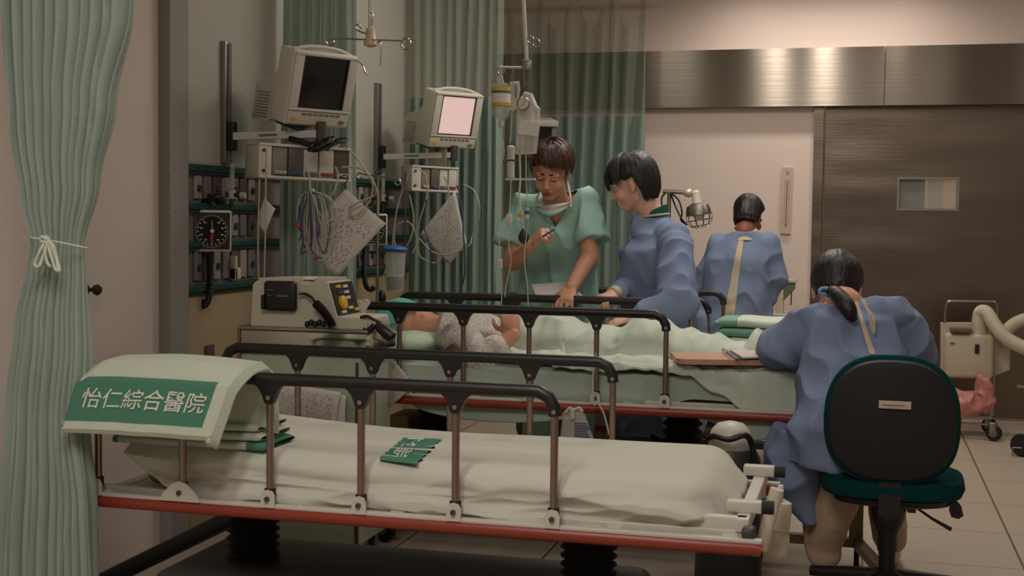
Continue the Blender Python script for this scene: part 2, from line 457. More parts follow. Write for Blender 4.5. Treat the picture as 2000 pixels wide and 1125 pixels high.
# door stop knob on the pink wall
p = Px(182, 566, hx + 0.03)
tag(MB().lathe([(0.018, 0), (0.018, 0.006), (0.007, 0.01), (0.007, 0.03), (0.017, 0.036), (0.02, 0.048), (0.012, 0.058)], (hx, p.y, p.z), (1, 0, 0)).build('coat_stop', M_black),
    'small black knob on the pinkish wall beside the tied curtain', 'knob')

# ================================================================ CURTAINS
def pleated(x0f, x1f, yc, z0, z1, npl, amp, m, name, parent=None, nu=160, nv=50, seed=0.0, ampf=None, solid=0.0, sag=0):
    def fn(u, v):
        z = lerp(z0, z1 - (sag * math.sin(PI * ((u * 4) % 1)) ** 2 if sag else 0), v)
        wob = 0.55 * nz(u * 5 + seed, z * 0.5) + 0.3 * nz(u * 11 + seed, z * 0.25, 3)
        ph = 2 * PI * (u * npl + wob)
        a = amp * (0.55 + 0.6 * abs(nz(u * 7 + seed, z * 0.4, 9)) + 0.15) * (ampf(z) if ampf else 1)
        s_ = math.sin(ph); y = yc + a * (s_ * 0.75 + 0.25 * math.sin(ph * 2 + 1))
        x = lerp(x0f(z), x1f(z), u) + a * 0.35 * math.cos(ph) * (1 if 0.02 < u < 0.98 else 0.2)
        return V((x, y, z))
    return MB().grid(fn, nu, nv).build(name, m, parent, True, solid)
# front curtain, tied
YC = 3.21
def edge(tab):
    t = sorted((Py(px, py, YC).z, Py(px, py, YC).x) for px, py in tab); return lambda z: interp(t, z)
eL = edge([(18, -60), (22, 22), (36, 250), (52, 400), (66, 470), (60, 520), (42, 640), (30, 800), (8, 1100), (4, 1200)])
eR = edge([(262, -60), (256, 22), (224, 200), (196, 360), (166, 482), (170, 560), (178, 700), (170, 830), (186, 1000), (188, 1200)])
ztie = Py(115, 475, YC).z
cur = thing('privacy_curtain', (-2.25, YC, 0.1), 'pale green curtain in the left foreground, gathered and tied with white cord', 'curtain')
pleated(eL, eR, YC, 0.12, 2.9, 10.5, 0.042, M_curt, 'curtain_cloth', cur, 220, 90, 1.3,
        lambda z: (0.35 + 0.75 * min(1, abs(z - ztie) / 0.35)), 0.002)
# cord with a bow
pl = [Py(62, 464, YC - 0.06), Py(100, 470, YC - 0.07), Py(140, 478, YC - 0.06), Py(168, 484, YC - 0.03), Py(168, 484, YC + .03), Py(110, 472, YC + 0.06), Py(62, 464, YC + 0.03), Py(62, 464, YC - 0.06)]
MB().tube(catmull(pl, 5), 0.0022, 8).build('tie_cord', M_wtext, cur)
kx = Py(90, 468, YC - 0.07)
m = MB().ell(kx, (0.012, 0.01, 0.012))
for pts in ([(90, 470), (78, 490), (68, 515), (76, 520), (84, 500), (92, 476)], [(92, 472), (100, 500), (108, 525), (116, 528), (110, 505), (98, 474)],
            [(92, 472), (88, 492), (92, 512), (98, 520)], [(90, 468), (82, 462), (80, 470), (90, 474)], [(94, 470), (104, 480), (110, 500), (114, 530)]):
    m.tube(catmull([Py(a, b, YC - 0.08 - 0.006 * (i % 2)) for i, (a, b) in enumerate(pts)], 5), 0.0042, 8)
m.build('tie_bow', M_wtext, cur)

def wall_curtain(pxl, pxr, y, npl, amp, seed, label, mtop=None, pyb=900, net=True, leanl=0, leanr=0, m=M_curt2, sag=0, group='privacy curtains between the beds'):
    xl = Py(pxl, 400, y).x; xr = Py(pxr, 400, y).x
    c = thing('privacy_curtain', ((xl + xr) / 2, y, 0.3), label, 'curtain', group)
    fl = lambda z: max(XW + 0.06, xl + leanl * (z - 1.3)); fr_ = lambda z: xr + leanr * (z - 1.3)
    zt = mtop if mtop else CEIL - 0.02
    pleated(fl, fr_, y, 0.3, zt, npl, amp, m, 'curtain_cloth', c, int(npl * 14), 30, seed)
    if mtop: pleated(fl, fr_, y, mtop, 2.82 if sag else CEIL - 0.02, npl, amp, M_net, 'net_top', c, int(npl * 14), 24, seed, sag=sag)
    return c
wall_curtain(521, 695, 5.5, 6.5, 0.035, 4.1, 'pale green curtain hanging beside the large dark-screened monitor', None, m=M_curt)
wall_curtain(778, 978, 7.22, 9, 0.045, 7.7, 'green net-topped curtain behind the lit pinkish monitor', 2.0)
cC = wall_curtain(982, 1257, 8.9, 10, 0.05, 2.2, 'green net-topped curtain behind the man in scrubs, scalloped on hooks', 2.02, m=M_curt2, sag=0.2)
# hooks and rail of the rear curtain
xr_ = Py(1262, 22, 8.9).x
tag(MB().box((XW, 8.88, 2.84), (xr_ + 0.1, 8.92, 2.87), bev=0.004).cyl((xr_ + 0.05, 8.9, 2.86), (xr_ + 0.05, 8.9, CEIL), 0.008).build('curtain_rail', M_satin), 'metal curtain rail above the rear net-topped curtain', 'curtain rail')

# ================================================================ BEDS (wheeled stretchers)
def rail_side(bed, y, xr, n, zt, zr, face, label=None):
    """folding side rail: black top bar, posts and white feet; face = -1 when its knuckles face the viewer"""
    pitch = 0.266; xl = xr - n * pitch
    top = zt
    bar = MB()
    R = 0.05
    path = [V((xl - 0.0, y, top - 0.062)), V((xl + 0.002, y, top - 0.04)), V((xl + 0.016, y, top - 0.014)), V((xl + 0.045, y, top)), V((xl + 0.08, y, top))]
    path += [V((xl + (xr - xl) * t, y, top)) for t in (0.2, 0.4, 0.6, 0.8)]
    path += [V((xr - 0.08, y, top)), V((xr - 0.045, y, top)), V((xr - 0.016, y, top - 0.014)), V((xr - 0.002, y, top - 0.04)), V((xr, y, top - 0.062))]
    bar.tube(path, 0.0145, 14, flat=1.2, up=(0, 0, 1))
    for k in range(1, n):
        x = xl + k * pitch; pr = []
        for s_ in (-1, 1):
            seq = [(0.052, 0.0), (0.036, -0.010), (0.026, -0.022), (0.019, -0.038), (0.015, -0.05), (0.009, -0.058)]
            if s_ == 1: seq = seq[::-1]
            pr += [V((x + s_ * a, y - 0.011, top - 0.01 + b)) for a, b in seq]
        bar.prism(pr, (0, 0.022, 0))
    rail = bar.build('side_rail', M_black, bed)
    for k in range(n + 1):
        x = xl + k * pitch
        MB().cyl((x, y, top - 0.05), (x, y, zr + 0.06), 0.0105, seg=14).build('rail_post', M_post, rail)
        MB().cyl((x, y - 0.016, top - 0.05), (x, y - 0.010, top - 0.05), 0.0062, seg=12).build('rivet', M_steel, rail)
        MB().cyl((x, y, zr + 0.042), (x, y, zr + 0.068), 0.0155, seg=14).build('post_collar', M_rubber, rail)
        pr = [V((x + a, y - 0.018, zr + b)) for a, b in [(-0.02, 0.018), (0.02, 0.018), (0.02, 0.05), (0.014, 0.062), (0, 0.067), (-0.014, 0.062), (-0.02, 0.05)]]
        if face < 0 and k == 1:
            pr = [V((x + a, y - 0.02, zr + b)) for a, b in [(-0.062, 0.018), (0.062, 0.018), (0.05, 0.04), (0.02, 0.068), (0, 0.074), (-0.02, 0.068), (-0.05, 0.04)]]
        ft = MB().prism(pr, (0, 0.006, 0)).build('post_foot', M_white, rail)
        q = MB(); q.cyl((x, y - 0.026, zr + 0.042), (x, y - 0.017, zr + 0.042), 0.007, seg=12); q.build('foot_bolt', M_dgrey, rail)
    return rail

def caster(bed, x, y, r=0.07, rot=0.0):
    c = MB()
    c.lathe([(r * 0.55, -0.014), (r * 0.93, -0.016), (r, -0.008), (r, 0.008), (r * 0.93, 0.016), (r * 0.55, 0.014)], (x, y, r), (math.sin(rot), math.cos(rot), 0), 28)
    w_ = c.build('caster', M_rubber, bed)
    MB().lathe([(r * 0.2, -0.019), (r * 0.55, -0.017), (r * 0.6, 0), (r * 0.55, 0.017), (r * 0.2, 0.019)], (x, y, r), (math.sin(rot), math.cos(rot), 0), 22).build('wheel_disc', M_satin, w_)
    f = MB()
    for s_ in (-1, 1):
        f.box((x - 0.02, y + s_ * 0.024 - 0.003, r - 0.01), (x + 0.02, y + s_ * 0.024 + 0.003, 2 * r + 0.02))
    f.box((x - 0.025, y - 0.027, 2 * r + 0.012), (x + 0.025, y + 0.027, 2 * r + 0.03), bev=0.004)
    f.cyl((x, y, 2 * r + 0.02), (x, y, 2 * r + 0.07), 0.013)
    f.build('caster_fork', M_satin, w_)

M_post = mat('rail_post_metal', (150, 128, 118), 0.25, 0.9)
def make_bed(label, yn, yf, zr, zrail, x0, x1, xr_n, n_n, xr_f, n_f, pedestal=True):
    bed = thing('stretcher_bed', ((x0 + x1) / 2, (yn + yf) / 2, 0), label, 'hospital bed', 'stretcher beds in a row')
    for y, s_ in ((yn, -1), (yf, 1)):
        b = MB().tube([(x0, y, zr - 0.006), (x0 + 0.01, y, zr), (x1 - 0.01, y, zr), (x1, y, zr - 0.004)], 0.019, 16, flat=1.0).build('bumper_bar', M_red, bed)
        MB().box((x0, y - 0.012, zr + 0.014), (x1, y + 0.016, zr + 0.024), bev=0.002).build('bumper_channel', M_white, b)
    rail_side(bed, yn, xr_n, n_n, zrail, zr, -1)
    rail_side(bed, yf, xr_f, n_f, zrail, zr, 1)
    # deck frame
    fm = MB()
    zd = zr + 0.005
    for y in (yn + 0.05, yf - 0.05):
        fm.box((x0 + 0.03, y - 0.015, zd - 0.02), (x1 - 0.04, y + 0.015, zd + 0.03), bev=0.004)
    for k in range(7):
        x = lerp(x0 + 0.06, x1 - 0.08, k / 6)
        fm.box((x - 0.02, yn + 0.02, zd - 0.012), (x + 0.02, yf - 0.02, zd + 0.02), bev=0.004)
    fm.box((x0 + 0.12, yn + 0.06, zd + 0.02), (x1 - 0.15, yf - 0.06, zd + 0.03))
    fm.build('deck_frame', M_beige, bed)
    # foot end: cross bar, brackets and push handles
    fe = MB()
    fe.box((x1 - 0.21, yn + 0.045, zr + 0.03), (x1 - 0.04, yn + 0.075, zr + 0.066), bev=0.004)
    fe.box((x1 - 0.07, yn + 0.03, zr + 0.03), (x1 - 0.035, yf - 0.03, zr + 0.066), bev=0.004)
    for y in (yn + 0.12, yf - 0.12):
        fe.box((x1 - 0.10, y - 0.02, zr + 0.065), (x1 - 0.01, y + 0.02, zr + 0.095), bev=0.004)
    fe.build('foot_frame', M_white, bed)
    for y in (yn + 0.12, yf - 0.12):
        MB().cyl((x1 - 0.01, y, zr + 0.08), (x1 + 0.02, y, zr + 0.08), 0.018).build('push_grip', M_rubber, bed)
    MB().box((x1 - 0.052, yn + 0.0, zr - 0.0), (x1 - 0.018, yn + 0.05, zr + 0.05), bev=0.01).build('end_bracket', M_dgrey, bed)
    # pedestal columns with bellows, base hood and casters
    yc = (yn + yf) / 2
    for x in (xr_n + 0.02, xr_n - 1.03):
        col = MB(); prof = []
        z0, z1 = 0.27, zr - 0.01; nb = 9
        for k in range(nb):
            zz = lerp(z0, z1, k / nb); zn = lerp(z0, z1, (k + 1) / nb)
            prof += [(0.062, zz), (0.082, (zz + zn) / 2)]
        prof.append((0.062, z1))
        col.lathe(prof, (x, yc, 0), (0, 0, 1), 24)
        col.build('bellows_column', M_rubber, bed)
    MB().box((x0 + 0.14, yc - 0.27, 0.15), (x1 - 0.36, yc + 0.27, 0.275), bev=0.05).build('base_hood', M_dgrey, bed)
    bf = MB()
    for y in (yn + 0.05, yf - 0.05):
        bf.box((x0 + 0.25, y - 0.02, 0.175), (x1 - 0.2, y + 0.02, 0.215), bev=0.008)
    for x in (x0 + 0.27, x1 - 0.22):
        bf.box((x - 0.02, yn + 0.03, 0.175), (x + 0.02, yf - 0.03, 0.215), bev=0.008)
    bf.build('base_frame', M_black, bed)
    for x in (x0 + 0.27, x1 - 0.22):
        for y in (yn + 0.06, yf - 0.06): caster(bed, x, y, 0.062, 0.5)
    return bed

# ---- bed 1 (empty, foreground)
B1n, B1f, Z1, ZR1 = 3.29, 4.035, 0.503, 0.872
bed1 = make_bed('empty stretcher bed with raised side rails in the foreground, blanket hung at its head', B1n, B1f, Z1, ZR1, -2.14, -0.222, -0.755, 5, -0.741, 5)
MB().tube([Py(170, 1150, 4.0), Py(436, 1020, 4.0), Py(480, 1012, 4.0)], 0.03, 12).build('base_strut', M_black, bed1)
def mattress(bed, x0, x1, yn, yf, z0, z1, m=None):
    return MB().box((x0, yn + 0.035, z0), (x1, yf - 0.035, z1), bev=0.035).build('mattress', m or mat('mattress_vinyl', (120, 128, 116), 0.6), bed)
mattress(bed1, -2.0, -0.40, B1n + 0.06, B1f - 0.04, 0.535, 0.618)
# fitted sheet, sagging over the near side
S1x0, S1x1 = -2.02, -0.30
def sheet1_prof(x, s):
    """s: 0 far lower edge .. 1 near hem"""
    zt = 0.648 + 0.03 * sm(-1.4, -2.0, x)
    w_ = (B1f - B1n) / 2 - 0.045; yc = (B1n + B1f) / 2
    e = sm(0.16, 0, S1x1 - x)
    w2 = w_ - 0.10 * e * e; zt -= 0.05 * e * e
    if s < 0.10:
        t = s / 0.10; return V((x, yc + w2 + 0.012 * math.sin(PI * t), lerp(0.55, zt - 0.02, t)))
    yn_ = yc - w2 + 0.085                             # the top starts to roll over here
    if s < 0.52:
        t = (s - 0.10) / 0.42
        y = lerp(yc + w2, yn_, t)
        z = zt - 0.02 * sm(0.12, 0, t)
        z += 0.0045 * math.sin(y * 62 + 2.5 * nz(x * 1.5, y * 4)) * sm(0.55, 0.0, abs(x + 1.15)) * 0.6
        z += 0.004 * nz(x * 2.5, y * 9, 1)
        return V((x, y, z))
    hem = interp([(-2.02, 0.516), (-1.80, 0.512), (-1.3, 0.516), (-1.05, 0.522), (-0.8, 0.508), (-0.5, 0.512), (-0.40, 0.535), (-0.30, 0.57)], x)
    if s < 0.70:
        t = (s - 0.52) / 0.18; a = t * PI / 2
        y = yn_ - 0.088 * math.sin(a); z = zt - 0.052 * (1 - math.cos(a)); f_ = t * t
    else:
        t = (s - 0.70) / 0.30; f_ = 1.0
        z = lerp(zt - 0.052, hem, t); y = yn_ - 0.088 - 0.012 * math.sin(PI * t)
    z0 = (z - 0.5)
    ph = z0 * 62 + 4.2 * x + 2.2 * math.sin(x * 2.3 + 0.5)
    k1 = math.sin(ph); k2 = fold(x * 1.8 + 2, z0 * 15 + x * 2.0, 2); k3 = fold(x * 4.5, z0 * 22 - x * 2.5, 6)
    y -= (0.011 * k1 + 0.020 * (k2 - 0.5) + 0.010 * (k3 - 0.5)) * f_
    z += 0.004 * k1 * f_
    return V((x, max(y, B1n + 0.021), z))
def sheet1(u, v):
    x = lerp(S1x0, S1x1, u); p = sheet1_prof(x, v)
    if u < 0.12: # head corner cut diagonal
        d_ = (0.12 - u) / 0.12
        if v > 0.68: p.x += 0.12 * ((v - 0.68) / 0.32) * d_ * 1.6
    if u > 0.93:
        t = (u - 0.93) / 0.07
        p.z -= 0.05 * t ** 3; p.x += 0.012 * nz(p.y * 30, 0, 5) * t
        p.z += 0.018 * fold(p.y * 26, 3, 1) * t * t * (1 if 0.15 < v < 0.7 else 0.4)
    return p
sh1 = MB().grid(sheet1, 220, 130).grid(lambda u, v: V((S1x1 + 0.004 + 0.012 * fold(sheet1(1, lerp(0.1, 0.8, u)).y * 20, v * 3, 2), sheet1(1, lerp(0.1, 0.8, u)).y, lerp(sheet1(1, lerp(0.1, 0.8, u)).z, 0.545, v))), 60, 14).build('bed_sheet', M_sheet, None, True, 0.003)
tag(sh1, 'pale fitted sheet with a small green printed patch on the empty foreground bed', 'bed sheet')
# green print on the sheet, rucked into pleats
pc = [Py(740, 900, 1), 0]
def onsheet(px, py):
    r = ray(px, py); 
    z = 0.65; p = EYE + r * ((z - EYE.z) / r.z); return p
qa, qb, qc, qd = onsheet(790, 857), onsheet(862, 859), onsheet(815, 908), onsheet(740, 899)  # far-left, far-right, near-right, near-left
def patch(u, v, h=0.0035):
    p = qa.lerp(qb, u).lerp(qd.lerp(qc, u), v)
    base = 0.648 + 0.03 * sm(-1.4, -2.0, p.x)
    saw = (v * 6) % 1.0
    p.x += 0.018 * (abs(saw - 0.5) - 0.25)
    return V((p.x, p.y, base + h + 0.0045 * math.sin(v * 6 * 2 * PI)))
pm = MB().grid(lambda u, v: patch(u, v), 20, 60).build('green_print', M_towelg, sh1)
pw = (qb - qa).length; ph_ = (qd - qa).length
# glyphs stand sideways: their line runs across the bed
text_mesh('\u6021\u4ec1\u91ab\u9662', 0.072, lambda a, b: patch(0.20 + b / pw * 0.75, 0.03 + a / ph_ * (ph_ / 0.36), 0.006), 'print_lettering', M_wtext, pm)

# ---- folded blanket draped over the near rail at the head
TX0, TX1 = Py(138, 830, 3.12).x, Py(474, 730, 3.22).x
tz = ZR1 + 0.036
def drape(u, v, off=0.0):
    """u along the rail; v: 0 front hem -> top -> inner hem"""
    x = lerp(TX0, TX1, u) + 0.0
    ft = [(0.0, 3.18, 0.730), (0.05, 3.152, 0.722), (0.10, 3.142, 0.735), (0.42, 3.165, 0.865), (0.50, 3.185, 0.888), (0.57, 3.235, tz), (0.70, 3.33, tz + 0.006), (0.78, 3.38, tz - 0.02), (0.88, 3.40, 0.80), (1.0, 3.40, 0.72)]
    for (a, ya, za), (b, yb, zb_) in zip(ft, ft[1:]):
        if v <= b + 1e-9:
            t = (v - a) / (b - a); y = lerp(ya, yb, t); z = lerp(za, zb_, t); break
    xs = 0
    if v < 0.5: xs = -0.05 * (0.5 - v) / 0.5 * u - 0.03 * (0.5 - v) / 0.5 * (1 - u)
    z += 0.012 * math.sin(PI * u) * (1 if v > 0.45 else 0.3) - 0.014 * sm(0.08, 0, u) * (v > 0.4)
    return V((x + xs, y - 0.03 * (v < 0.6) * (1 - v / 0.6) + 0.003 * nz(x * 8, z * 10) - off * (1 if v < 0.52 else 0), z + 0.002 * nz(x * 9, v * 7, 4) + (off if v >= 0.52 else 0)))
bl = thing('folded_blanket', (-1.86, 3.28, 0.72), 'pale folded blanket with white characters on a green band, draped over the bed rail', 'blanket')
def band_mi(u, v): return 1 if (0.15 < v < 0.45 and u < 0.925) else 0
o = MB().grid(drape, 90, 120, mif=band_mi).build('blanket_cloth', [M_towel, M_towelg], bl, True); md = o.modifiers.new('t', 'SOLIDIFY'); md.thickness = 0.022; md.offset = -1 if False else 1
# make sure thickness grows inwards: sample normal direction
nrm = o.data.polygons[90 * 40 + 45].normal
md.offset = -1 if nrm.y < 0 else 1
# inner folded layers seen at the right end
m = MB()
for k in range(4):
    path = [drape(1, v) + V((0.012 + 0.004 * k, 0.004 + 0.0045 * k, -0.004 - 0.004 * k)) for v in [i / 24 for i in range(1, 25)]]
    a = [p for p in path]; 
    m.tube([p + V((-0.02 + 0.01 * nz(i, k), 0.004, -0.004)) for i, p in enumerate(a)], 0.011 - 0.001 * k, 8)
m.build('folded_edge', M_towel, bl)
def band_xy(a, b):   # lettering on the band: a along, b up
    u = 0.075 + a / ((TX1 - TX0) * 1.0); v = 0.25 + b / 0.50
    return drape(u, v, 0.0035)
text_mesh('\u6021\u4ec1\u7d9c\u5408\u91ab\u9662', 0.079, lambda a, b: band_xy(a * 0.80, b * 0.88), 'lettering', M_wtext, bl, bold=0.0004)
# second folded blanket underneath, on the mattress
b2 = thing('folded_blanket', (-1.8, 3.5, 0.66), 'second folded blanket with a green edge, lying on the mattress under the lettered one', 'blanket')
bx0, bx1 = Py(215, 850, 3.34).x, Py(538, 850, 3.42).x
for k in range(3):
    z0 = 0.668 + 0.026 * k; xe = bx1 - 0.012 * k
    def lay(u, v, z0=z0, xe=xe, k=k):
        a = 2 * PI * v; x = lerp(bx0 + 0.01 * k, xe + 0.01 * nz(k, v * 3), u); r = 0.0135
        hw = 0.10 - 0.004 * k
        cy = 3.452; yy = math.cos(a); zz = math.sin(a)
        y = cy + hw * (abs(yy) ** 0.35) * (1 if yy > 0 else -1); z = z0 + r * (abs(zz) ** 0.6) * (1 if zz > 0 else -1)
        tp = sm(1.0, 0.97, u)
        return V((x, y + 0.004 * nz(x * 12, k), z0 + (z - z0) * (0.35 + 0.65 * tp) + 0.004 * nz(x * 7, k, 2)))
    mb = MB().grid(lay, 60, 32, mif=lambda u, v, k=k: 1 if k == 0 and (u > 0.86 or u < 0.04) else 0)
    mb.build('folded_layer', [M_towel, M_towelg], b2)

# ---- bed 2 (patient)
B2n, B2f, Z2, ZR2 = 4.93, 5.68, 0.593, 0.962
bed2 = make_bed('stretcher bed with raised rails holding the covered patient, in the middle of the row', B2n, B2f, Z2, ZR2, -2.12, -0.17, -0.705, 5, -0.705, 5)
mattress(bed2, -2.08, -0.24, B2n + 0.025, B2f, 0.625, 0.72)
def sheet2(u, v):
    x = lerp(-2.08, -0.2, u); w_ = (B2f - B2n) / 2 - 0.04; yc = (B2n + B2f) / 2; zt = 0.737 - 0.006 * sm(-0.3, -0.2, x)
    s = v
    if s < 0.1: return V((x, yc + w_ + 0.004, lerp(0.62, zt - 0.01, s / 0.1)))
    if s < 0.6:
        t = (s - 0.1) / 0.5; y = lerp(yc + w_, yc - w_ + 0.01, t)
        return V((x, y, zt - 0.012 * abs(2 * t - 1) ** 8 + 0.003 * nz(x * 5, y * 8)))
    t = (s - 0.6) / 0.4
    hem = interp([(-2.08, 0.66), (-1.8, 0.625), (-1.0, 0.612), (-0.72, 0.612), (-0.6, 0.64), (-0.2, 0.63)], x)
    z = lerp(zt - 0.012, hem, t); y = yc - w_ + 0.01 - 0.022 * math.sin(t * PI * 0.7) - 0.006 * fold(x * 2, z * 14, 7) - 0.004 * math.sin(x * 3 + z * 50)
    return V((x, max(y, B2n + (0.024 if x < -0.8 else 0.04)), z))
tag(MB().grid(sheet2, 100, 60).build('bed_sheet', M_sheet2, None, True, 0.003), 'pale green sheet hanging down the side of the patient\'s bed', 'bed sheet')
# drape hanging below the bumper
def lowcloth(u, v):
    x = lerp(-1.72, -0.98, u); dip = 0.052 * math.sin(PI * (u ** 0.8)) ** 0.8 + 0.012
    return V((x, B2n + 0.032 + 0.01 * math.sin(u * 7) * v, lerp(0.585, 0.578 - dip, v)))
tag(MB().grid(lowcloth, 40, 8).build('draw_sheet', M_sheet2, None, True, 0.003), 'green cloth edge sagging below the red bar of the patient\'s bed', 'cloth')
def lowcloth2(u, v):
    x = lerp(-0.58, -0.24, u); dip = 0.07 * math.sin(PI * (u ** 1.5)) + 0.01
    return V((x, B2n + 0.032 + 0.01 * math.sin(u * 7) * v, lerp(0.585, 0.578 - dip, v)))
tag(MB().grid(lowcloth2, 30, 8).build('draw_sheet', M_sheet2, None, True, 0.003), 'green cloth corner sagging below the bed foot near the white dome', 'cloth')

# ---- bed 3 (behind), with folded towel
B3n, B3f, Z3, ZR3 = 6.60, 7.34, 0.545, 0.914
bed3 = make_bed('stretcher bed behind the two people, its rail ends showing past the woman', B3n, B3f, Z3, ZR3, -1.9, -0.17, -0.734, 4, -0.734, 4)
mattress(bed3, -1.86, -0.25, B3n, B3f, 0.575, 0.655)
tag(MB().box((-1.85, B3n + 0.03, 0.60), (-0.22, B3f - 0.03, 0.667), bev=0.03).build('bed_sheet', M_sheet2), 'pale green sheet on the rear bed under the folded towel', 'bed sheet')
tw = thing('folded_towel', (-0.5, 6.95, 0.67), 'green and pale folded towel lying on the foot of the rear bed', 'towel')
tx0, tx1 = Py(1396, 640, 6.75).x, Py(1600, 640, 6.75).x
for k in range(3):
    def lay(u, v, k=k):
        a = 2 * PI * v; yy = math.cos(a); zz = math.sin(a)
        x = lerp(tx0 + 0.025 * (k == 0) + 0.012 * (k == 1), tx1, u)
        hw = 0.16; y = 6.9 + hw * (abs(yy) ** 0.4) * (1 if yy > 0 else -1)
        r = 0.027; tp = 0.3 + 0.7 * sm(0, 0.06, u)
        return V((x, y, 0.700 + 0.047 * k + r * tp * (abs(zz) ** 0.55) * (1 if zz > 0 else -1) + 0.006 * nz(x * 8, y * 6, k)))
    MB().grid(lay, 50, 36, mif=lambda u, v, k=k: 1 if (u < 0.22 if k == 2 else u < 0.12 + 0.5 * k) else 0).build('folded_layer', [M_quilt, mat('towel_teal', (124, 166, 144), 0.95, bump=0.4, bscale=300)], tw)

# ================================================================ EQUIPMENT
def frame_at(p, yaw, tilt, roll=0.0):
    """axes of a front face at p: W to image right, Hh up, N outward; yaw turns it to the viewer's right, tilt looks down"""
    p = V(p); n = (EYE - p); n.z = 0; n.normalize()
    n = Matrix.Rotation(math.radians(yaw), 3, 'Z') @ n
    up = V((0, 0, 1)); t = math.radians(tilt)
    N = n * math.cos(t) - up * math.sin(t); Hh = up * math.cos(t) + n * math.sin(t); W = Hh.cross(N)
    if roll:
        R = Matrix.Rotation(math.radians(roll), 3, N); W = R @ W; Hh = R @ Hh
    M3 = Matrix((W, Hh, N)).transposed()
    return lambda a, b, c, p=p, M3=M3: p + M3 @ V((a, b, c)), M3, p

class FM(MB):
    """mesh builder in a frame: local (a right, b up, c out)"""
    def __init__(s, fr): super().__init__(); s.fr = fr
    def fbox(s, lo, hi, mi=0, bev=0.0):
        n = len(s.v); s.box(lo, hi, mi, bev)
        for i in range(n, len(s.v)): s.v[i] = s.fr[0](*s.v[i])
        return s
    def fprism(s, poly, dc, mi=0):
        return s.prism([s.fr[0](*p) for p in poly], s.fr[1] @ V(dc), mi)
    def fcyl(s, a, b, r, r2=None, seg=20, mi=0): return s.cyl(s.fr[0](*a), s.fr[0](*b), r, r2, seg, mi)
    def flathe(s, prof, c, axis, seg=24, mi=0): return s.lathe(prof, s.fr[0](*c), s.fr[1] @ V(axis), seg, mi)
    def ftube(s, pts, r, seg=10, mi=0): return s.tube([s.fr[0](*p) for p in pts], r, seg, mi)

M_scr_off = mat('screen_glass_dark', (20, 24, 20), 0.15, spec=0.6)
M_btn = mat('button_grey', (110, 104, 96), 0.5)
M_orange = mat('orange_mark', (205, 140, 50), 0.5)
M_yellow = mat('yellow_mark', (205, 160, 30), 0.5)

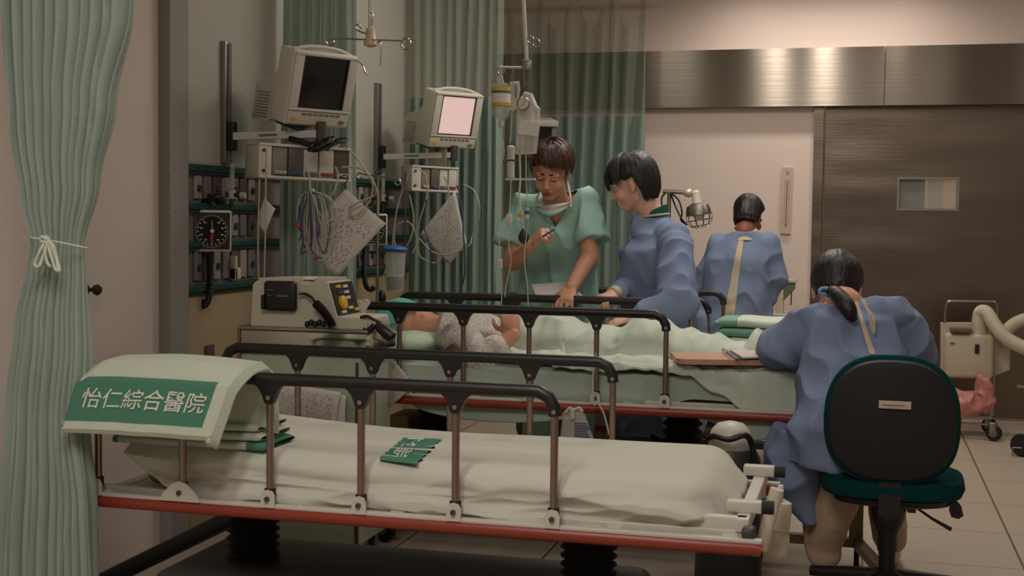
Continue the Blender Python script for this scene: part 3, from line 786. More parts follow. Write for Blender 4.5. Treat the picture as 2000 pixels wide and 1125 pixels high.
def monitor(p, label, yaw, tilt, screen, arm_from=None, scale=1.0, simple=False):
    fr = frame_at(p, yaw, tilt); root = thing('patient_monitor', p, label, 'monitor', None)
    w2, h2 = 0.158, 0.152
    m = FM(fr)
    pr = [(-w2, -h2, 0), (w2, -h2, 0), (w2, h2 - 0.012, 0), (w2 - 0.02, h2, 0), (-w2 + 0.02, h2, 0), (-w2, h2 - 0.012, 0)]
    m.fbox((-w2, -h2, -0.11), (w2, h2, -0.0), bev=0.012)
    body = m.build('casing', M_beige, root)
    m = FM(fr)  # raised bezel ring round the screen
    sw, sh, sy = 0.112, 0.106, 0.028
    for lo, hi in (((-w2 + 0.004, sy + sh, 0), (w2 - 0.004, h2 - 0.006, 0.012)), ((-w2 + 0.004, -h2 + 0.062, 0), (w2 - 0.004, sy - sh, 0.010)),
                   ((-w2 + 0.004, sy - sh, 0), (-sw, sy + sh, 0.010)), ((sw, sy - sh, 0), (w2 - 0.004, sy + sh, 0.010))):
        m.fbox(lo, hi, bev=0.003)
    m.build('bezel', M_beige, root)
    def gl(u, v):
        a, b = (u - 0.5) * 2, (v - 0.5) * 2
        return fr[0](a * sw, sy + b * sh, 0.001 + 0.004 * (1 - a * a) * (1 - b * b))
    MB().grid(gl, 12, 12).build('screen', screen, root)
    m = FM(fr)
    for lo, hi in (((-sw, sy + sh - 0.006, 0), (sw, sy + sh, 0.008)), ((-sw, sy - sh, 0), (sw, sy - sh + 0.006, 0.008)), ((-sw, sy - sh, 0), (-sw + 0.006, sy + sh, 0.008)), ((sw - 0.006, sy - sh, 0), (sw, sy + sh, 0.008))): m.fbox(lo, hi)
    m.build('screen_surround', mat('surround_brown', (52, 36, 28), 0.5), root)
    m = FM(fr); m.fbox((-w2 + 0.006, -h2 + 0.008, 0), (w2 - 0.012, -h2 + 0.058, 0.007), bev=0.002)
    pnl = m.build('control_panel', mat('monitor_panel', (184, 176, 158), 0.5), root)
    for k in range(7):
        m = FM(fr); m.fbox((-0.085 + k * 0.028, -h2 + 0.046, 0.006), (-0.065 + k * 0.028, -h2 + 0.054, 0.010)); m.build('button', M_btn, pnl)
    m = FM(fr); m.fbox((-w2 + 0.02, -h2 + 0.022, 0.006), (-w2 + 0.045, -h2 + 0.034, 0.009)); m.build('orange_button', M_orange, pnl)
    m = FM(fr); m.fprism([(0.115, -h2 + 0.034, 0.006), (0.135, -h2 + 0.024, 0.006), (0.115, -h2 + 0.012, 0.006), (0.095, -h2 + 0.024, 0.006)], (0, 0, 0.004)); m.build('direction_key', M_btn, pnl)
    m = FM(fr)      # low arch handle on the top
    m.ftube(catmull([(-w2 + 0.01, h2 - 0.004, -0.03), (-0.08, h2 + 0.012, -0.03), (0.0, h2 + 0.016, -0.03), (0.08, h2 + 0.010, -0.03), (w2 - 0.02, h2 - 0.006, -0.03)], 5), 0.009)
    m.build('handle', M_beige, root)
    m = FM(fr)      # rear picture tube housing
    rings = []
    for c_, ww, y0_, y1_ in ((-0.11, w2 - 0.015, -h2 + 0.004, h2 - 0.09), (-0.17, w2 - 0.03, -h2 - 0.02, h2 - 0.135), (-0.33, w2 - 0.06, -h2 - 0.045, -0.035), (-0.35, w2 - 0.075, -h2 - 0.03, -0.05)):
        rings.append([fr[0](a, b, c_) for a, b in ((-ww, y0_), (ww, y0_), (ww, y1_), (-ww, y1_))])
    m.loft(rings); hs = m.build('rear_housing', M_beige, root, False)
    m = FM(fr)
    for k in range(9):
        t = k / 8; c0, c1 = -0.175, -0.30; b = lerp(-h2 - 0.005, -0.055, t)
        m.ftube([(-w2 + 0.030 - 0.002, b, c0), (-w2 + 0.054, b - 0.018, c1)], 0.0018, 6)
    m.build('vent_slits', M_beige2, hs)
    m = FM(fr); m.fbox((-0.07, -h2 - 0.03, -0.2), (0.07, -h2, -0.03), bev=0.006).build('swivel_mount', M_dgrey, root)
    return root, fr
pm1 = Py(629, 176, 5.03)
mon1, f1 = monitor(pm1, 'large beige patient monitor with a dark blank screen on a wall arm', 36, 15, M_scr_off)
pm2 = Py(890, 236, 6.79)
m_lit = mat('screen_lit', (120, 104, 100), 0.3, emit=(236, 200, 190), estr=0.48)
mon2, f2 = monitor(pm2, 'beige patient monitor with a glowing pinkish screen beside the curtain', 36, 15, m_lit)
m = FM(f2); m.fbox((-0.1, -0.074, 0.004), (0.0, -0.071, 0.0045)); m.build('screen_text_line', mat('screen_ink', (150, 110, 104), 0.5), mon2)
pm3 = Py(1052, 272, 8.45)
fr3 = frame_at(pm3, 12, 10); root = thing('patient_monitor', pm3, 'partly hidden monitor behind the hanging pressure bag, above the man\'s head', 'monitor')
FM(fr3).fbox((-0.12, -0.11, -0.2), (0.12, 0.12, 0), bev=0.01).build('casing', M_beige2, root)
FM(fr3).fbox((-0.125, 0.085, -0.21), (0.125, 0.125, 0.02), bev=0.008).build('top_hood', M_beige, root)
FM(fr3).fbox((-0.095, -0.09, 0), (0.085, 0.08, 0.006)).build('screen', M_scr_off, root)
MB().tube([pm3 + V((-0.02, 0.12, -0.13)), V((XW + 0.03, pm3.y + 0.15, pm3.z - 0.13))], 0.018, 8).build('mount_arm', M_beige2, root)

def wall_arm(yw, top_px, ztop, zbot, mon_p, label, pz):
    root = thing('monitor_mount', (XW + 0.03, yw, zbot), label, 'wall mount')
    MB().box((XW + 0.03, yw - 0.028, zbot), (XW + 0.055, yw + 0.028, ztop), bev=0.003).build('track', M_satin, root)
    MB().box((XW + 0.055, yw - 0.012, zbot + 0.01), (XW + 0.062, yw + 0.012, ztop - 0.01)).build('track_slot', mat('slot_grey', (104, 98, 100), 0.5), root)
    MB().box((XW + 0.055, yw - 0.02, pz - 0.06), (XW + 0.085, yw + 0.02, pz + 0.06), bev=0.004).build('slider', M_black, root)
    end = V((mon_p.x - 0.02, mon_p.y + 0.03, pz + 0.012)); a = V((XW + 0.08, yw, pz)); d_ = end - a; n = V((-d_.y, d_.x, 0)).normalized() * 0.02
    ar = MB().loft([[q + n * s1 + V((0, 0, s2 * 0.015)) for s1, s2 in ((-1, -1), (1, -1), (1, 1), (-1, 1))] for q in (a, end)]).build('arm', M_beige, root, False)
    mid = a.lerp(end, 0.3); q = mid.lerp(end, 0.3)
    MB().loft([[p_ + n * s1 * 1.05 + V((0, 0, s2 * 0.005)) for s1, s2 in ((-1, -1), (1, -1), (1, 1), (-1, 1))] for p_ in (mid, q)]).build('arm_label', M_grey, ar, False)
    MB().cyl(end - V((0, 0, 0.03)), end + V((0, 0, 0.05)), 0.024).build('pivot', M_dgrey, root)
    return root
y_t1 = Px(447, 250, XW + 0.055).y; y_t2 = Px(742, 250, XW + 0.055).y
wall_arm(y_t1, 0, Px(447, 82, XW + 0.05).z, Px(447, 320, XW + 0.05).z, pm1, 'grey wall track and arm holding the large dark-screened monitor', Px(455, 266, XW + .08).z)
wall_arm(y_t2, 0, Px(742, 163, XW + 0.05).z, Px(742, 342, XW + 0.05).z, pm2, 'grey wall track and arm holding the lit monitor', Px(748, 306, XW + .08).z)

def rack(p, wid, hgt, yaw, label, n=4):
    fr = frame_at(p, yaw, 0, -1.5); root = thing('module_rack', p, label, 'monitor module rack')
    w2 = wid / 2; h2 = hgt / 2; D = 0.16
    m = FM(fr); m.fbox((-w2, h2 - 0.012, -D), (w2, h2, 0.004), bev=0.003); m.fbox((-w2, -h2, -D), (w2, -h2 + 0.012, 0.012), bev=0.003)
    m.fbox((-w2, -h2, -D), (-w2 + 0.055, h2, 0.0), bev=0.004); m.fbox((w2 - 0.008, -h2, -D), (w2, h2, 0), bev=0.002); m.fbox((-w2, -h2, -D), (w2, h2, -D + 0.01))
    m.build('rack_case', M_beige, root)
    step = (wid - 0.065) / n; tones = [M_beige2, M_white, mat('module_brown', (92, 84, 74), 0.5), M_beige]
    for k in range(n):
        a0 = -w2 + 0.058 + k * step; m = FM(fr); m.fbox((a0 + 0.002, -h2 + 0.014, -D + 0.02), (a0 + step - 0.002, h2 - 0.014, -0.006 + 0.006 * (k % 2)), bev=0.003)
        mod = m.build('module', tones[(k * 2 + (k // 2)) % 4], root)
        m = FM(fr); m.fbox((a0 + 0.008, -h2 + 0.02, -0.004), (a0 + step - 0.008, -h2 + 0.034, 0.010), bev=0.002); m.build('connector', [M_cable, mat('socket_blue', (58, 78, 130), 0.5), M_grey, M_red][k % 4], mod)
    for b in (h2 - 0.03, -h2 + 0.03):
        m = FM(fr); m.fcyl((-w2 + 0.02, b, 0), (-w2 + 0.02, b, 0.006), 0.007, seg=10); m.build('screw', M_dgrey, root)
    return root, fr
pr1 = Py(597, 318, 5.0); rk1, fr1 = rack(pr1, 0.40, 0.142, 22, 'wide beige module rack with plugged cables under the dark-screened monitor', 5)
pr2 = Py(850, 350, 6.75); rk2, fr2_ = rack(pr2, 0.27, 0.138, 22, 'smaller beige module rack with plugged cables under the lit monitor', 4)
# rack brackets down from the arms
for p_, nm, lb in ((pr1, 'rack_bracket', 'metal bracket carrying the wide module rack'), (pr2, 'rack_bracket', 'metal bracket carrying the smaller module rack')):
    q = p_ + V((0.0, 0.06, 0.07)); up = 0.09 if p_ is pr1 else 0.11
    tag(MB().box(q + V((-0.05, -0.02, 0)), q + V((0.05, 0.02, up)), bev=0.004).build(nm, M_beige2), lb, 'bracket')

def cable(pts, y, r, m, name='cable', label=None, cat='cable', group=None, parent=None, dy=None):
    P_ = [Py(a, b, y + (dy[i] if dy else 0.008 * math.sin(i * 2.1))) for i, (a, b) in enumerate(pts)]
    o = MB().tube(catmull(P_, 7), r, 8).build(name, m, parent)
    return tag(o, label, cat, group) if label else o
# bundle of black cable on top of the wide rack
cb = MB()
for k in range(5):
    c = Py(648 - 6 * k, 279 + (k % 3) * 3, 4.97 - 0.01 * k); R = 0.05 - 0.004 * k
    cb.tube([c + V((R * 1.25 * math.cos(a * PI / 12), 0.05 * math.sin(a * PI / 12), (0.018 + 0.002 * k) * math.sin(a * PI / 12 + 0.6))) for a in range(25)], 0.0065, 8)
cb.tube(catmull([Py(566, 271, 4.98), Py(585, 276, 4.97), Py(605, 282, 4.97), Py(625, 281, 4.96), Py(640, 290, 4.95)], 5), 0.013, 10)
tag(cb.build('cable_bundle', M_black), 'coiled black cable bundle lying on the wide module rack', 'cable bundle')
cb = MB()
for k in range(3):
    c = Py(650, 283, 4.93); R = 0.028 - 0.005 * k
    cb.tube([c + V((R * math.cos(a * PI / 10), 0.015 * math.sin(a * PI / 10), 0.010 * math.sin(a * PI / 10))) for a in range(21)], 0.0028, 8)
tag(cb.build('cable_loop', M_cable), 'small white cable loop tucked into the black bundle', 'cable')

G1 = 'cables of the dark-screened monitor'; G2 = 'cables of the lit monitor'
C1 = [([(672, 288), (690, 300), (712, 330), (728, 360), (722, 392), (700, 418), (684, 420), (682, 408), (700, 396), (730, 382)], 'white cable looping from the black bundle over the tilted paper'),
      ([(668, 326), (700, 328), (724, 345), (738, 380), (738, 420)], 'cable curving right from the wide rack\'s last plug'),
      ([(597, 325), (604, 345), (606, 370)], 'thick grey cable dropping from the middle plug of the wide rack'),
      ([(655, 325), (660, 345), (652, 375), (640, 392)], 'pale cable dropping from the right plug of the wide rack'),
      ([(520, 290), (519, 360), (518, 460), (516, 545)], 'long white cable hanging straight beside the small paper'),
      ([(507, 350), (505, 420), (504, 480), (505, 548)], 'long white cable hanging straight at the rack\'s left edge')]
for pts, lb in C1: cable(pts, 4.86, 0.0035, M_cable, 'monitor_cable', lb, 'cable', G1)
# looped lead bundle with individual leads
rnd = random.Random(5)
lb_ = thing('lead_bundle', Py(610, 372, 4.86), 'bundle of grey and blue patient leads looped under the wide rack', 'cable bundle')
for k in range(13):
    x1 = 580 + k * 6.5; m_ = M_bluecable if k % 3 == 1 else M_cable
    bot = 470 + rnd.uniform(-40, 30); pts = [(606, 372), (lerp(606, x1, .7), 385), (x1, (bot + 372) / 2), (lerp(x1, 612, .3), bot), (lerp(x1, 608, .6), bot - 20), (605 + k, 400), (607, 374)]
    cable(pts, 4.84 - 0.004 * k, 0.0026, m_, 'lead', parent=lb_)
for pts in ([(600, 380), (590, 430), (592, 470), (588, 495), (598, 490)], [(604, 385), (610, 460), (605, 480), (618, 500), (630, 504)], [(585, 400), (582, 440), (590, 455), (584, 470)]):
    cable(pts, 4.80, 0.0032, M_bluecable, 'blue_lead', parent=lb_)
MB().cyl(Py(609, 370, 4.83), Py(613, 385, 4.83), 0.011, 0.008, 10).build('bundle_plug', M_white, lb_)
MB().ell(Py(583, 441, 4.80), (0.008, 0.006, 0.011)).build('red_clip', mat('red_clip', (190, 50, 35), 0.5), lb_)
MB().ell(Py(618, 504, 4.80), (0.008, 0.006, 0.008)).build('brown_clip', mat('brown_clip', (120, 60, 45), 0.5), lb_)
C2 = [([(868, 345), (876, 370), (877, 420), (872, 490)], 'thin cable hanging in front of the lit monitor\'s paper'),
      ([(905, 360), (925, 372), (936, 400), (934, 430), (922, 462), (915, 480), (880, 497), (845, 492), (818, 465)], 'cable making the wide right-hand loop beside the lit monitor\'s paper'),
      ([(818, 330), (832, 345), (834, 380), (820, 430), (814, 465), (820, 500), (850, 514), (864, 500)], 'cable looping down the left of the lit monitor\'s paper'),
      ([(802, 330), (780, 390), (770, 440), (766, 490), (770, 530), (780, 570), (784, 596)], 'long white cable falling from the smaller rack to the rail'),
      ([(800, 380), (808, 430), (800, 470), (780, 490), (770, 470), (775, 440), (800, 435), (815, 470), (805, 495)], 'cable tangle left of the lit monitor\'s paper'),
      ([(765, 500), (752, 530), (744, 560), (742, 585)], 'thin tube running down to the black bulb')]
for pts, lb in C2: cable(pts, 6.5, 0.0038, M_cable, 'monitor_cable', lb, 'cable', G2)
C3 = [([(893, 362), (900, 390), (904, 440), (908, 510), (905, 550), (892, 582)], 'blue cable hanging down right of the lit monitor\'s paper'),
      ([(833, 390), (828, 440), (840, 480), (843, 540), (850, 575)], 'blue cable hanging down left of the lit monitor\'s paper'),
      ([(792, 335), (790, 380), (792, 440), (790, 500), (792, 545)], 'blue cable beside the smaller rack\'s left end')]
for pts, lb in C3: cable(pts, 6.45, 0.004, M_bluecable, 'monitor_cable', lb, 'cable', G2)

def sheet_of_paper(cs, y, label, lines=8, name='paper_sheet', seed=1, cat='paper', holes=False, curl=0.01, dy=(0, 0, 0, 0), title=False):
    """cs: 4 pixel corners: tl, tr, br, bl of the page; text lines run tl->tr"""
    c = [Py(a, b, y + dy[i]) for i, (a, b) in enumerate(cs)]
    nrm = (c[1] - c[0]).cross(c[3] - c[0]).normalized()
    if nrm.dot(EYE - c[0]) < 0: nrm = -nrm
    def f(u, v, h=0.0):
        return c[0].lerp(c[1], u).lerp(c[3].lerp(c[2], u), v) + nrm * (curl * math.sin(PI * v) + curl * 0.6 * math.sin(PI * u) + h)
    o = MB().grid(f, 12, 12).build(name, M_paper, None, True, 0.0008); tag(o, label, cat)
    r = random.Random(seed); m = MB(); lines = int(lines * 1.7)
    for k in range(lines):
        v0 = lerp(0.12, 0.92, k / lines); u = 0.1 + r.choice((0, 0, 0.05))
        while u < 0.86:
            w_ = r.uniform(0.015, 0.06)
            if r.random() < 0.62: m.add([f(u, v0, 0.0012), f(min(u + w_, .92), v0, 0.0012), f(min(u + w_, .92), v0 + 0.009, 0.0012), f(u, v0 + 0.009, 0.0012)], [[0, 1, 2, 3]])
            u += w_ + r.uniform(0.01, 0.08)
    if lines and m.v: m.build('print_lines', M_ink, o)
    if holes:
        m = MB()
        for k in range(7):
            v0 = lerp(0.08, 0.9, k / 6); m.add([f(0.03, v0, .0012), f(0.055, v0, .0012), f(0.055, v0 + 0.03, .0012), f(0.03, v0 + 0.03, .0012)], [[0, 1, 2, 3]])
        m.build('binder_holes', M_dgrey, o)
    return o
sheet_of_paper([(579, 474), (675.6, 368), (754, 436.5), (658.6, 541.8)], 4.90, 'large printed page hung askew under the wide module rack', 14, seed=3)
sheet_of_paper([(503, 432), (517, 384), (538, 408), (519, 457)], 4.90, 'small folded paper hanging beside the white cables', 3, seed=4)
sheet_of_paper([(820, 458), (889, 372), (912, 474), (878, 517)], 6.62, 'printed page with binder holes hung under the smaller module rack', 12, seed=5, holes=True)
MB_ = MB().tube(catmull([Py(664, 346, 4.88), Py(676, 342, 4.88), Py(680, 350, 4.88), Py(672, 360, 4.88), Py(676, 370, 4.89)], 4), 0.0022, 6)
tag(MB_.build('string', M_black), 'black string tying the large page to the rack', 'string')

# ---- wall gauges
def gauge(px, py, y, size, label, yaw=14, hose=True):
    p = Py(px, py, y); fr = frame_at(p, yaw, 0, -0.5); root = thing('pressure_gauge', p, label, 'blood pressure gauge')
    h = size / 2
    m = FM(fr); m.fbox((-h, -h, -0.05), (h, h, 0), bev=0.008); m.build('gauge_case', M_white, root)
    m = FM(fr); m.fbox((-h * .88, -h * .88, 0), (h * .88, h * .88, 0.003)); m.build('dial_plate', mat('dial_dark', (38, 31, 27), 0.4), root)
    m = FM(fr)
    m.flathe([(h * .79, 0), (h * .79, 0.003), (h * .72, 0.003), (h * .72, 0)], (0.0, -0.002, 0.003), (0, 0, 1), 40); m.build('dial_ring', M_grey, root)
    m = FM(fr)
    for k in range(17):
        a = math.radians(-230 + k * 280 / 16); c, s_ = math.cos(a), math.sin(a)
        m.fprism([(c * h * .62 - s_ * 0.002, s_ * h * .62 + c * 0.002, .006), (c * h * .7 - s_ * 0.002, s_ * h * .7 + c * 0.002, .006), (c * h * .7 + s_ * 0.002, s_ * h * .7 - c * 0.002, .006), (c * h * .62 + s_ * 0.002, s_ * h * .62 - c * 0.002, .006)], (0, 0, .001))
        if k % 2 == 0: m.fbox((c * h * .52 - 0.005, s_ * h * .52 - 0.0025, .006), (c * h * .52 + 0.005, s_ * h * .52 + 0.0025, .007))
    m.build('dial_marks', M_white, root)
    m = FM(fr); m.fcyl((0, 0, .004), (0, 0, .014), 0.008, seg=14); m.fbox((-0.0012, 0, .009), (0.0012, h * .5, .011)); m.build('needle', M_white, root)
    m = FM(fr); m.fbox((-0.006, -h * .62, .0065), (0.006, -h * .12, .0075)); m.build('red_mark', M_red, root)
    return root, fr
g1, gf1 = gauge(413, 451, 4.80, 0.168, 'square dark-faced pressure gauge nearest the tied curtain, above its coiled hose')
g2, gf2 = gauge(727, 448, 6.55, 0.168, 'square pressure gauge half hidden behind the hanging page')
def coil_hose(pts, y, R, r, turns, label):
    P_ = catmull([Py(a, b, y) for a, b in pts], 16); L = [0]
    for a, b in zip(P_, P_[1:]): L.append(L[-1] + (b - a).length)
    out = []; n = turns * 10
    for i in range(n + 1):
        s_ = L[-1] * i / n; j = max(k for k in range(len(L)) if L[k] <= s_ + 1e-9); j = min(j, len(P_) - 2)
        t = (s_ - L[j]) / max(L[j + 1] - L[j], 1e-9); c = P_[j].lerp(P_[j + 1], t); T = (P_[j + 1] - P_[j]).normalized()
        u = V((0, 1, 0)); w_ = T.cross(u).normalized(); u = w_.cross(T); a = 2 * PI * i / 10
        out.append(c + u * R * math.cos(a) + w_ * R * math.sin(a))
    return tag(MB().tube(out, r, 6).build('coiled_hose', M_black), label, 'hose')
coil_hose([(388, 494), (387, 530), (389, 575), (399, 597), (409, 575), (410, 530), (408, 494)], 4.82, 0.011, 0.0038, 52, 'black coiled hose hanging below the nearest pressure gauge')
coil_hose([(713, 482), (711, 520), (714, 556), (724, 566), (732, 560)], 6.5, 0.011, 0.004, 32, 'black coiled hose beside the half-hidden pressure gauge')
m = MB().tube(catmull([Py(372, 402, 4.84), Py(378, 388, 4.86), Py(400, 394, 4.83), Py(425, 384, 4.83), Py(436, 396, 4.86)], 5), 0.013, 10)
m.tube(catmull([Py(380, 398, 4.86), Py(400, 380, 4.86), Py(430, 398, 4.86)], 5), 0.01, 8); m.tube(catmull([Py(386, 404, 4.80), Py(386, 440, 4.785), Py(387, 494, 4.785)], 5), 0.010, 8)
tag(m.build('gauge_cuff', M_black), 'rolled black cuff hose resting on the nearest pressure gauge', 'cuff')
# flowmeter and connectors on the first bay
def flowmeter(px, py, y, label):
    p = Py(px, py, y); root = thing('flowmeter', p, label, 'flowmeter')
    MB().cyl(p + V((0, 0, -0.01)), p + V((0, 0, 0.10)), 0.011).build('sight_tube', M_clear2, root)
    MB().cyl(p + V((0, 0, -0.05)), p + V((0, 0, -0.012)), 0.016).build('valve_body', M_white, root)
    MB().cyl(p + V((-0.08, 0.0, -0.03)), p + V((0.05, 0.0, -0.035)), 0.010).build('gas_stem', M_dgrey, root)
    MB().lathe([(0.006, 0), (0.02, 0.004), (0.022, 0.02), (0.012, 0.03)], p + V((-0.06, 0, -0.03)), (-1, 0, 0)).build('gas_knob', mat('gas_green', (18, 70, 46), 0.5), root)
    MB().cyl(p + V((0.04, 0.0, -0.035)), p + V((0.06, 0.0, -0.035)), 0.014).build('white_cap', M_white, root)
    MB().cyl(p + V((0, 0, -0.12)), p + V((0, 0, -0.05)), 0.008).build('outlet_stem', mat('gas_green', (18, 70, 46), 0.5), root)
flowmeter(453, 365, 5.02, 'oxygen flowmeter with green knob above the nearest gauge')
flowmeter(748, 375, 6.75, 'oxygen flowmeter with green parts right of the half-hidden gauge')
tag(MB().box(Px(448, 546, XW + .03) , Px(448, 546, XW + .03) + V((0.03, 0.05, 0.05)), bev=.004).box(Px(448, 546, XW + .03), Px(448, 546, XW + .03) + V((0.03, 0.018, 0.10)), bev=.004).build('wall_hook', mat('hook_cream', (190, 180, 150), 0.5)), 'cream plastic L-shaped holder on the wall panel below the gauge', 'holder')
# suction jar
p = Py(772, 492, 6.0); sj = thing('suction_jar', p - V((0, 0, 0.19)), 'clear suction jar with a bright blue lid beside the bed curtain', 'jar')
MB().lathe([(0.05, 0), (0.058, 0.004), (0.06, 0.014), (0.054, 0.022), (0.02, 0.03)], p, (0, 0, 1)).build('lid', mat('lid_blue', (30, 84, 150), 0.4), sj)
MB().lathe([(0.002, -0.19), (0.042, -0.19), (0.052, 0.0), (0.049, 0.0), (0.04, -0.186), (0.002, -0.186)], p, (0, 0, 1)).build('jar_body', M_clear, sj)
MB().box(p + V((-0.13, -0.008, -0.012)), p + V((-0.045, 0.008, 0.004)), bev=0.003).build('jar_bracket', M_dgrey, sj)
MB().lathe([(0.002, -0.185), (0.04, -0.185), (0.044, -0.12), (0.002, -0.12)], p, (0, 0, 1)).build('jar_liquid', mat('jar_liq', (96, 106, 122), 0.3, alpha=0.6), sj)
tag(MB().tube([Py(746, 566, 6.2), Py(746, 572, 6.2), Py(746, 582, 6.2), Py(746, 592, 6.2), Py(746, 598, 6.2)], [0.006, 0.016, 0.022, 0.016, 0.006], 14).build('rubber_bulb', M_black), 'black rubber bulb hanging by the silver pole behind the bed', 'bulb')
# slim pole behind the defibrillator
pl_ = thing('infusion_stand', Pz(738, 345, 1.6) * 0 + V((Py(737, 600, 5.95).x, 5.95, 0)), 'slim chrome infusion stand with curled hooks right of the hanging page', 'infusion stand')
ptop = Py(738, 342, 5.95)
MB().cyl((ptop.x, 5.95, 0.08), (ptop.x, 5.95, ptop.z), 0.008).build('pole', M_steel, pl_)
for pts in ([(738, 344), (715, 341), (700, 338), (698, 345), (703, 350), (707, 345)], [(738, 344), (765, 348), (779, 350), (782, 358), (776, 362), (770, 356)]):
    MB().tube(catmull([Py(a, b, 5.95) for a, b in pts], 5), 0.004, 8).build('hook', M_steel, pl_)
for a in range(5):
    an = a * 2 * PI / 5; MB().tube([(ptop.x, 5.95, 0.10), (ptop.x + 0.18 * math.cos(an), 5.95 + 0.18 * math.sin(an), 0.05), (ptop.x + 0.2 * math.cos(an), 5.95 + 0.2 * math.sin(an), 0.0)], 0.012, 8).build('foot', M_satin, pl_)

# ---- ceiling-hung infusion hanger above the dark monitor
YH = 5.35
h1 = thing('infusion_hanger', Py(722, 60, YH), 'ceiling-hung chrome infusion hanger with looped hooks above the dark-screened monitor', 'infusion hanger')
c0 = Py(722, 60, YH)
MB().cyl((c0.x, YH, c0.z), (c0.x, YH, CEIL - 0.001), 0.0055).build('rod', M_steel, h1)
MB().lathe([(0.012, 0.035), (0.02, 0.03), (0.022, -0.01), (0.03, -0.025), (0.03, -0.04), (0.014, -0.048)], Py(724, 70, YH), (0, 0, 1)).build('hub', mat('hub_cream', (205, 180, 160), 0.4), h1)
for pts in ([(722, 78), (680, 76), (642, 77), (638, 84), (644, 90), (652, 84), (650, 76)], [(724, 78), (760, 79), (788, 80)],
            [(715, 66), (700, 60), (693, 52), (700, 48), (706, 56)], [(735, 84), (743, 82), (744, 100), (743, 128)], [(700, 118), (708, 128), (714, 142), (718, 146)], [(724, 22), (728, 30), (726, 50)]):
    MB().tube(catmull([Py(a, b, YH - 0.02) for a, b in pts], 5), 0.0035, 8).build('hook_arm', M_steel, h1)
R_ = [Py(793 + 9 * math.cos(a * PI / 10), 86 + 11 * math.sin(a * PI / 10), YH - 0.02) for a in range(21)]
MB().tube(R_, 0.0045, 8).build('hook_ring', M_steel, h1)

# ---- second hanger with bottle and bags
YI = 5.45
h2_ = thing('infusion_hanger', Py(1030, 130, YI), 'ceiling-hung white infusion pole carrying bottle and bags beside the man', 'infusion hanger')
a_ = Py(1029, 128, YI); b_ = Py(1020, -40, YI)
tt = (CEIL - 0.002 - a_.z) / (b_.z - a_.z)
MB().tube([a_, a_ + (b_ - a_) * tt], 0.0095, 14).build('rod', M_white, h2_)
MB().box(a_ + V((-0.018, -0.012, -0.02)), a_ + V((0.02, 0.012, 0.022)), bev=0.003).build('clamp', M_satin, h2_)
MB().tube([Py(975, 131, YI), Py(1032, 132, YI)], 0.005, 10).build('cross_arm', mat('arm_cream', (220, 200, 185), 0.3), h2_)
for cx_, cy_, r_ in ((978, 138, 7), (1047, 84, 7), (1036, 78, 6)):
    MB().tube([Py(cx_ + r_ * math.cos(a * PI / 8), cy_ + r_ * 1.15 * math.sin(a * PI / 8), YI) for a in range(17)], 0.0032, 8).build('hook_ring', M_steel, h2_)
MB().tube([Py(1042, 88, YI), Py(1035, 122, YI)], 0.003, 8).build('hook_stem', M_steel, h2_)
for xx in (1024, 1038): MB().tube([Py(xx, 136, YI), Py(xx, 170, YI)], 0.0028, 8).build('hanger_loop', M_steel, h2_)
MB().tube([Py(1022, 162, YI), Py(1040, 170, YI)], 0.004, 8).build('hanger_bar', M_steel, h2_)
M_glass = mat('bottle_glass', (225, 225, 215), 0.08, alpha=0.24, spec=0.9)
def lathe_px(cx_, y, prof_px, m_, name, parent, seg=24):
    """prof: (py, half-width px)"""
    pts = []; s_ = scale_at(Py(cx_, prof_px[0][0], y)); base = Py(cx_, prof_px[0][0], y)
    prof = [(hw / s_, base.z * 0 + (Py(cx_, py_, y).z - base.z)) for py_, hw in prof_px]
    return MB().lathe(prof, base, (0, 0, 1), seg).build(name, m_, parent)
bt = thing('infusion_bottle', Py(979, 240, YI), 'upside-down glass infusion bottle with a yellow-edged label', 'infusion bottle')
lathe_px(979, YI, [(160, 6), (163, 14), (172, 18), (215, 18), (226, 16), (236, 8), (240, 6)], M_glass, 'bottle_body', bt)
lathe_px(979, YI, [(186, 16), (214, 16.5), (226, 14), (236, 6)], mat('clear_fluid', (205, 205, 195), 0.1, alpha=0.4), 'fluid', bt)
lb1 = lathe_px(979, YI, [(171, 18.6), (206, 18.6), (206, 18), (171, 18)], mat('label_white', (214, 206, 196), 0.7), 'label', bt)
lathe_px(979, YI, [(171, 19), (177, 19), (177, 18), (171, 18)], M_yellow, 'label_top_edge', lb1)
lathe_px(979, YI, [(201, 19), (207, 19), (207, 18), (201, 18)], M_yellow, 'label_bottom_edge', lb1)
lathe_px(979, YI, [(178, 18.8), (183, 18.8), (183, 18), (178, 18)], mat('label_green', (52, 110, 70), 0.7), 'label_green_line', lb1)
lathe_px(979, YI, [(236, 6), (246, 6), (247, 4), (252, 3)], M_white, 'stopper', bt)
MB().tube([Py(974, 165, YI - 0.03), Py(977, 144, YI)], 0.0018, 6).tube([Py(984, 165, YI - 0.03), Py(979, 144, YI)], 0.0018, 6).build('hanging_loop', M_white, bt)
def bag(corners, y, depth, m_, name, label, cat):
    cs = [Py(a, b, y) for a, b in corners]; ctr = sum(cs, V()) / len(cs)
    f_ = MB(); n = len(cs); rings = []
    for t in (-1, -0.8, 0, 0.8, 1):
        k = 1 - 0.22 * abs(t) ** 3; rings.append([ctr + (c - ctr) * k + V((0, t * depth / 2, 0)) for c in cs])
    o = f_.loft(rings).build(name, m_); return tag(o, label, cat)
bb = bag([(996, 160), (1014, 158), (1016, 172), (1010, 212), (1002, 218), (994, 212)], 5.5, 0.03, M_clear2, 'infusion_bag', 'small clear infusion bag with green print between bottle and pressure bag', 'infusion bag')
m = MB(); q0 = Py(1007, 168, 5.48); m.box(q0 + V((-0.002, 0, -0.05)), q0 + V((0.003, 0.002, 0.0)))
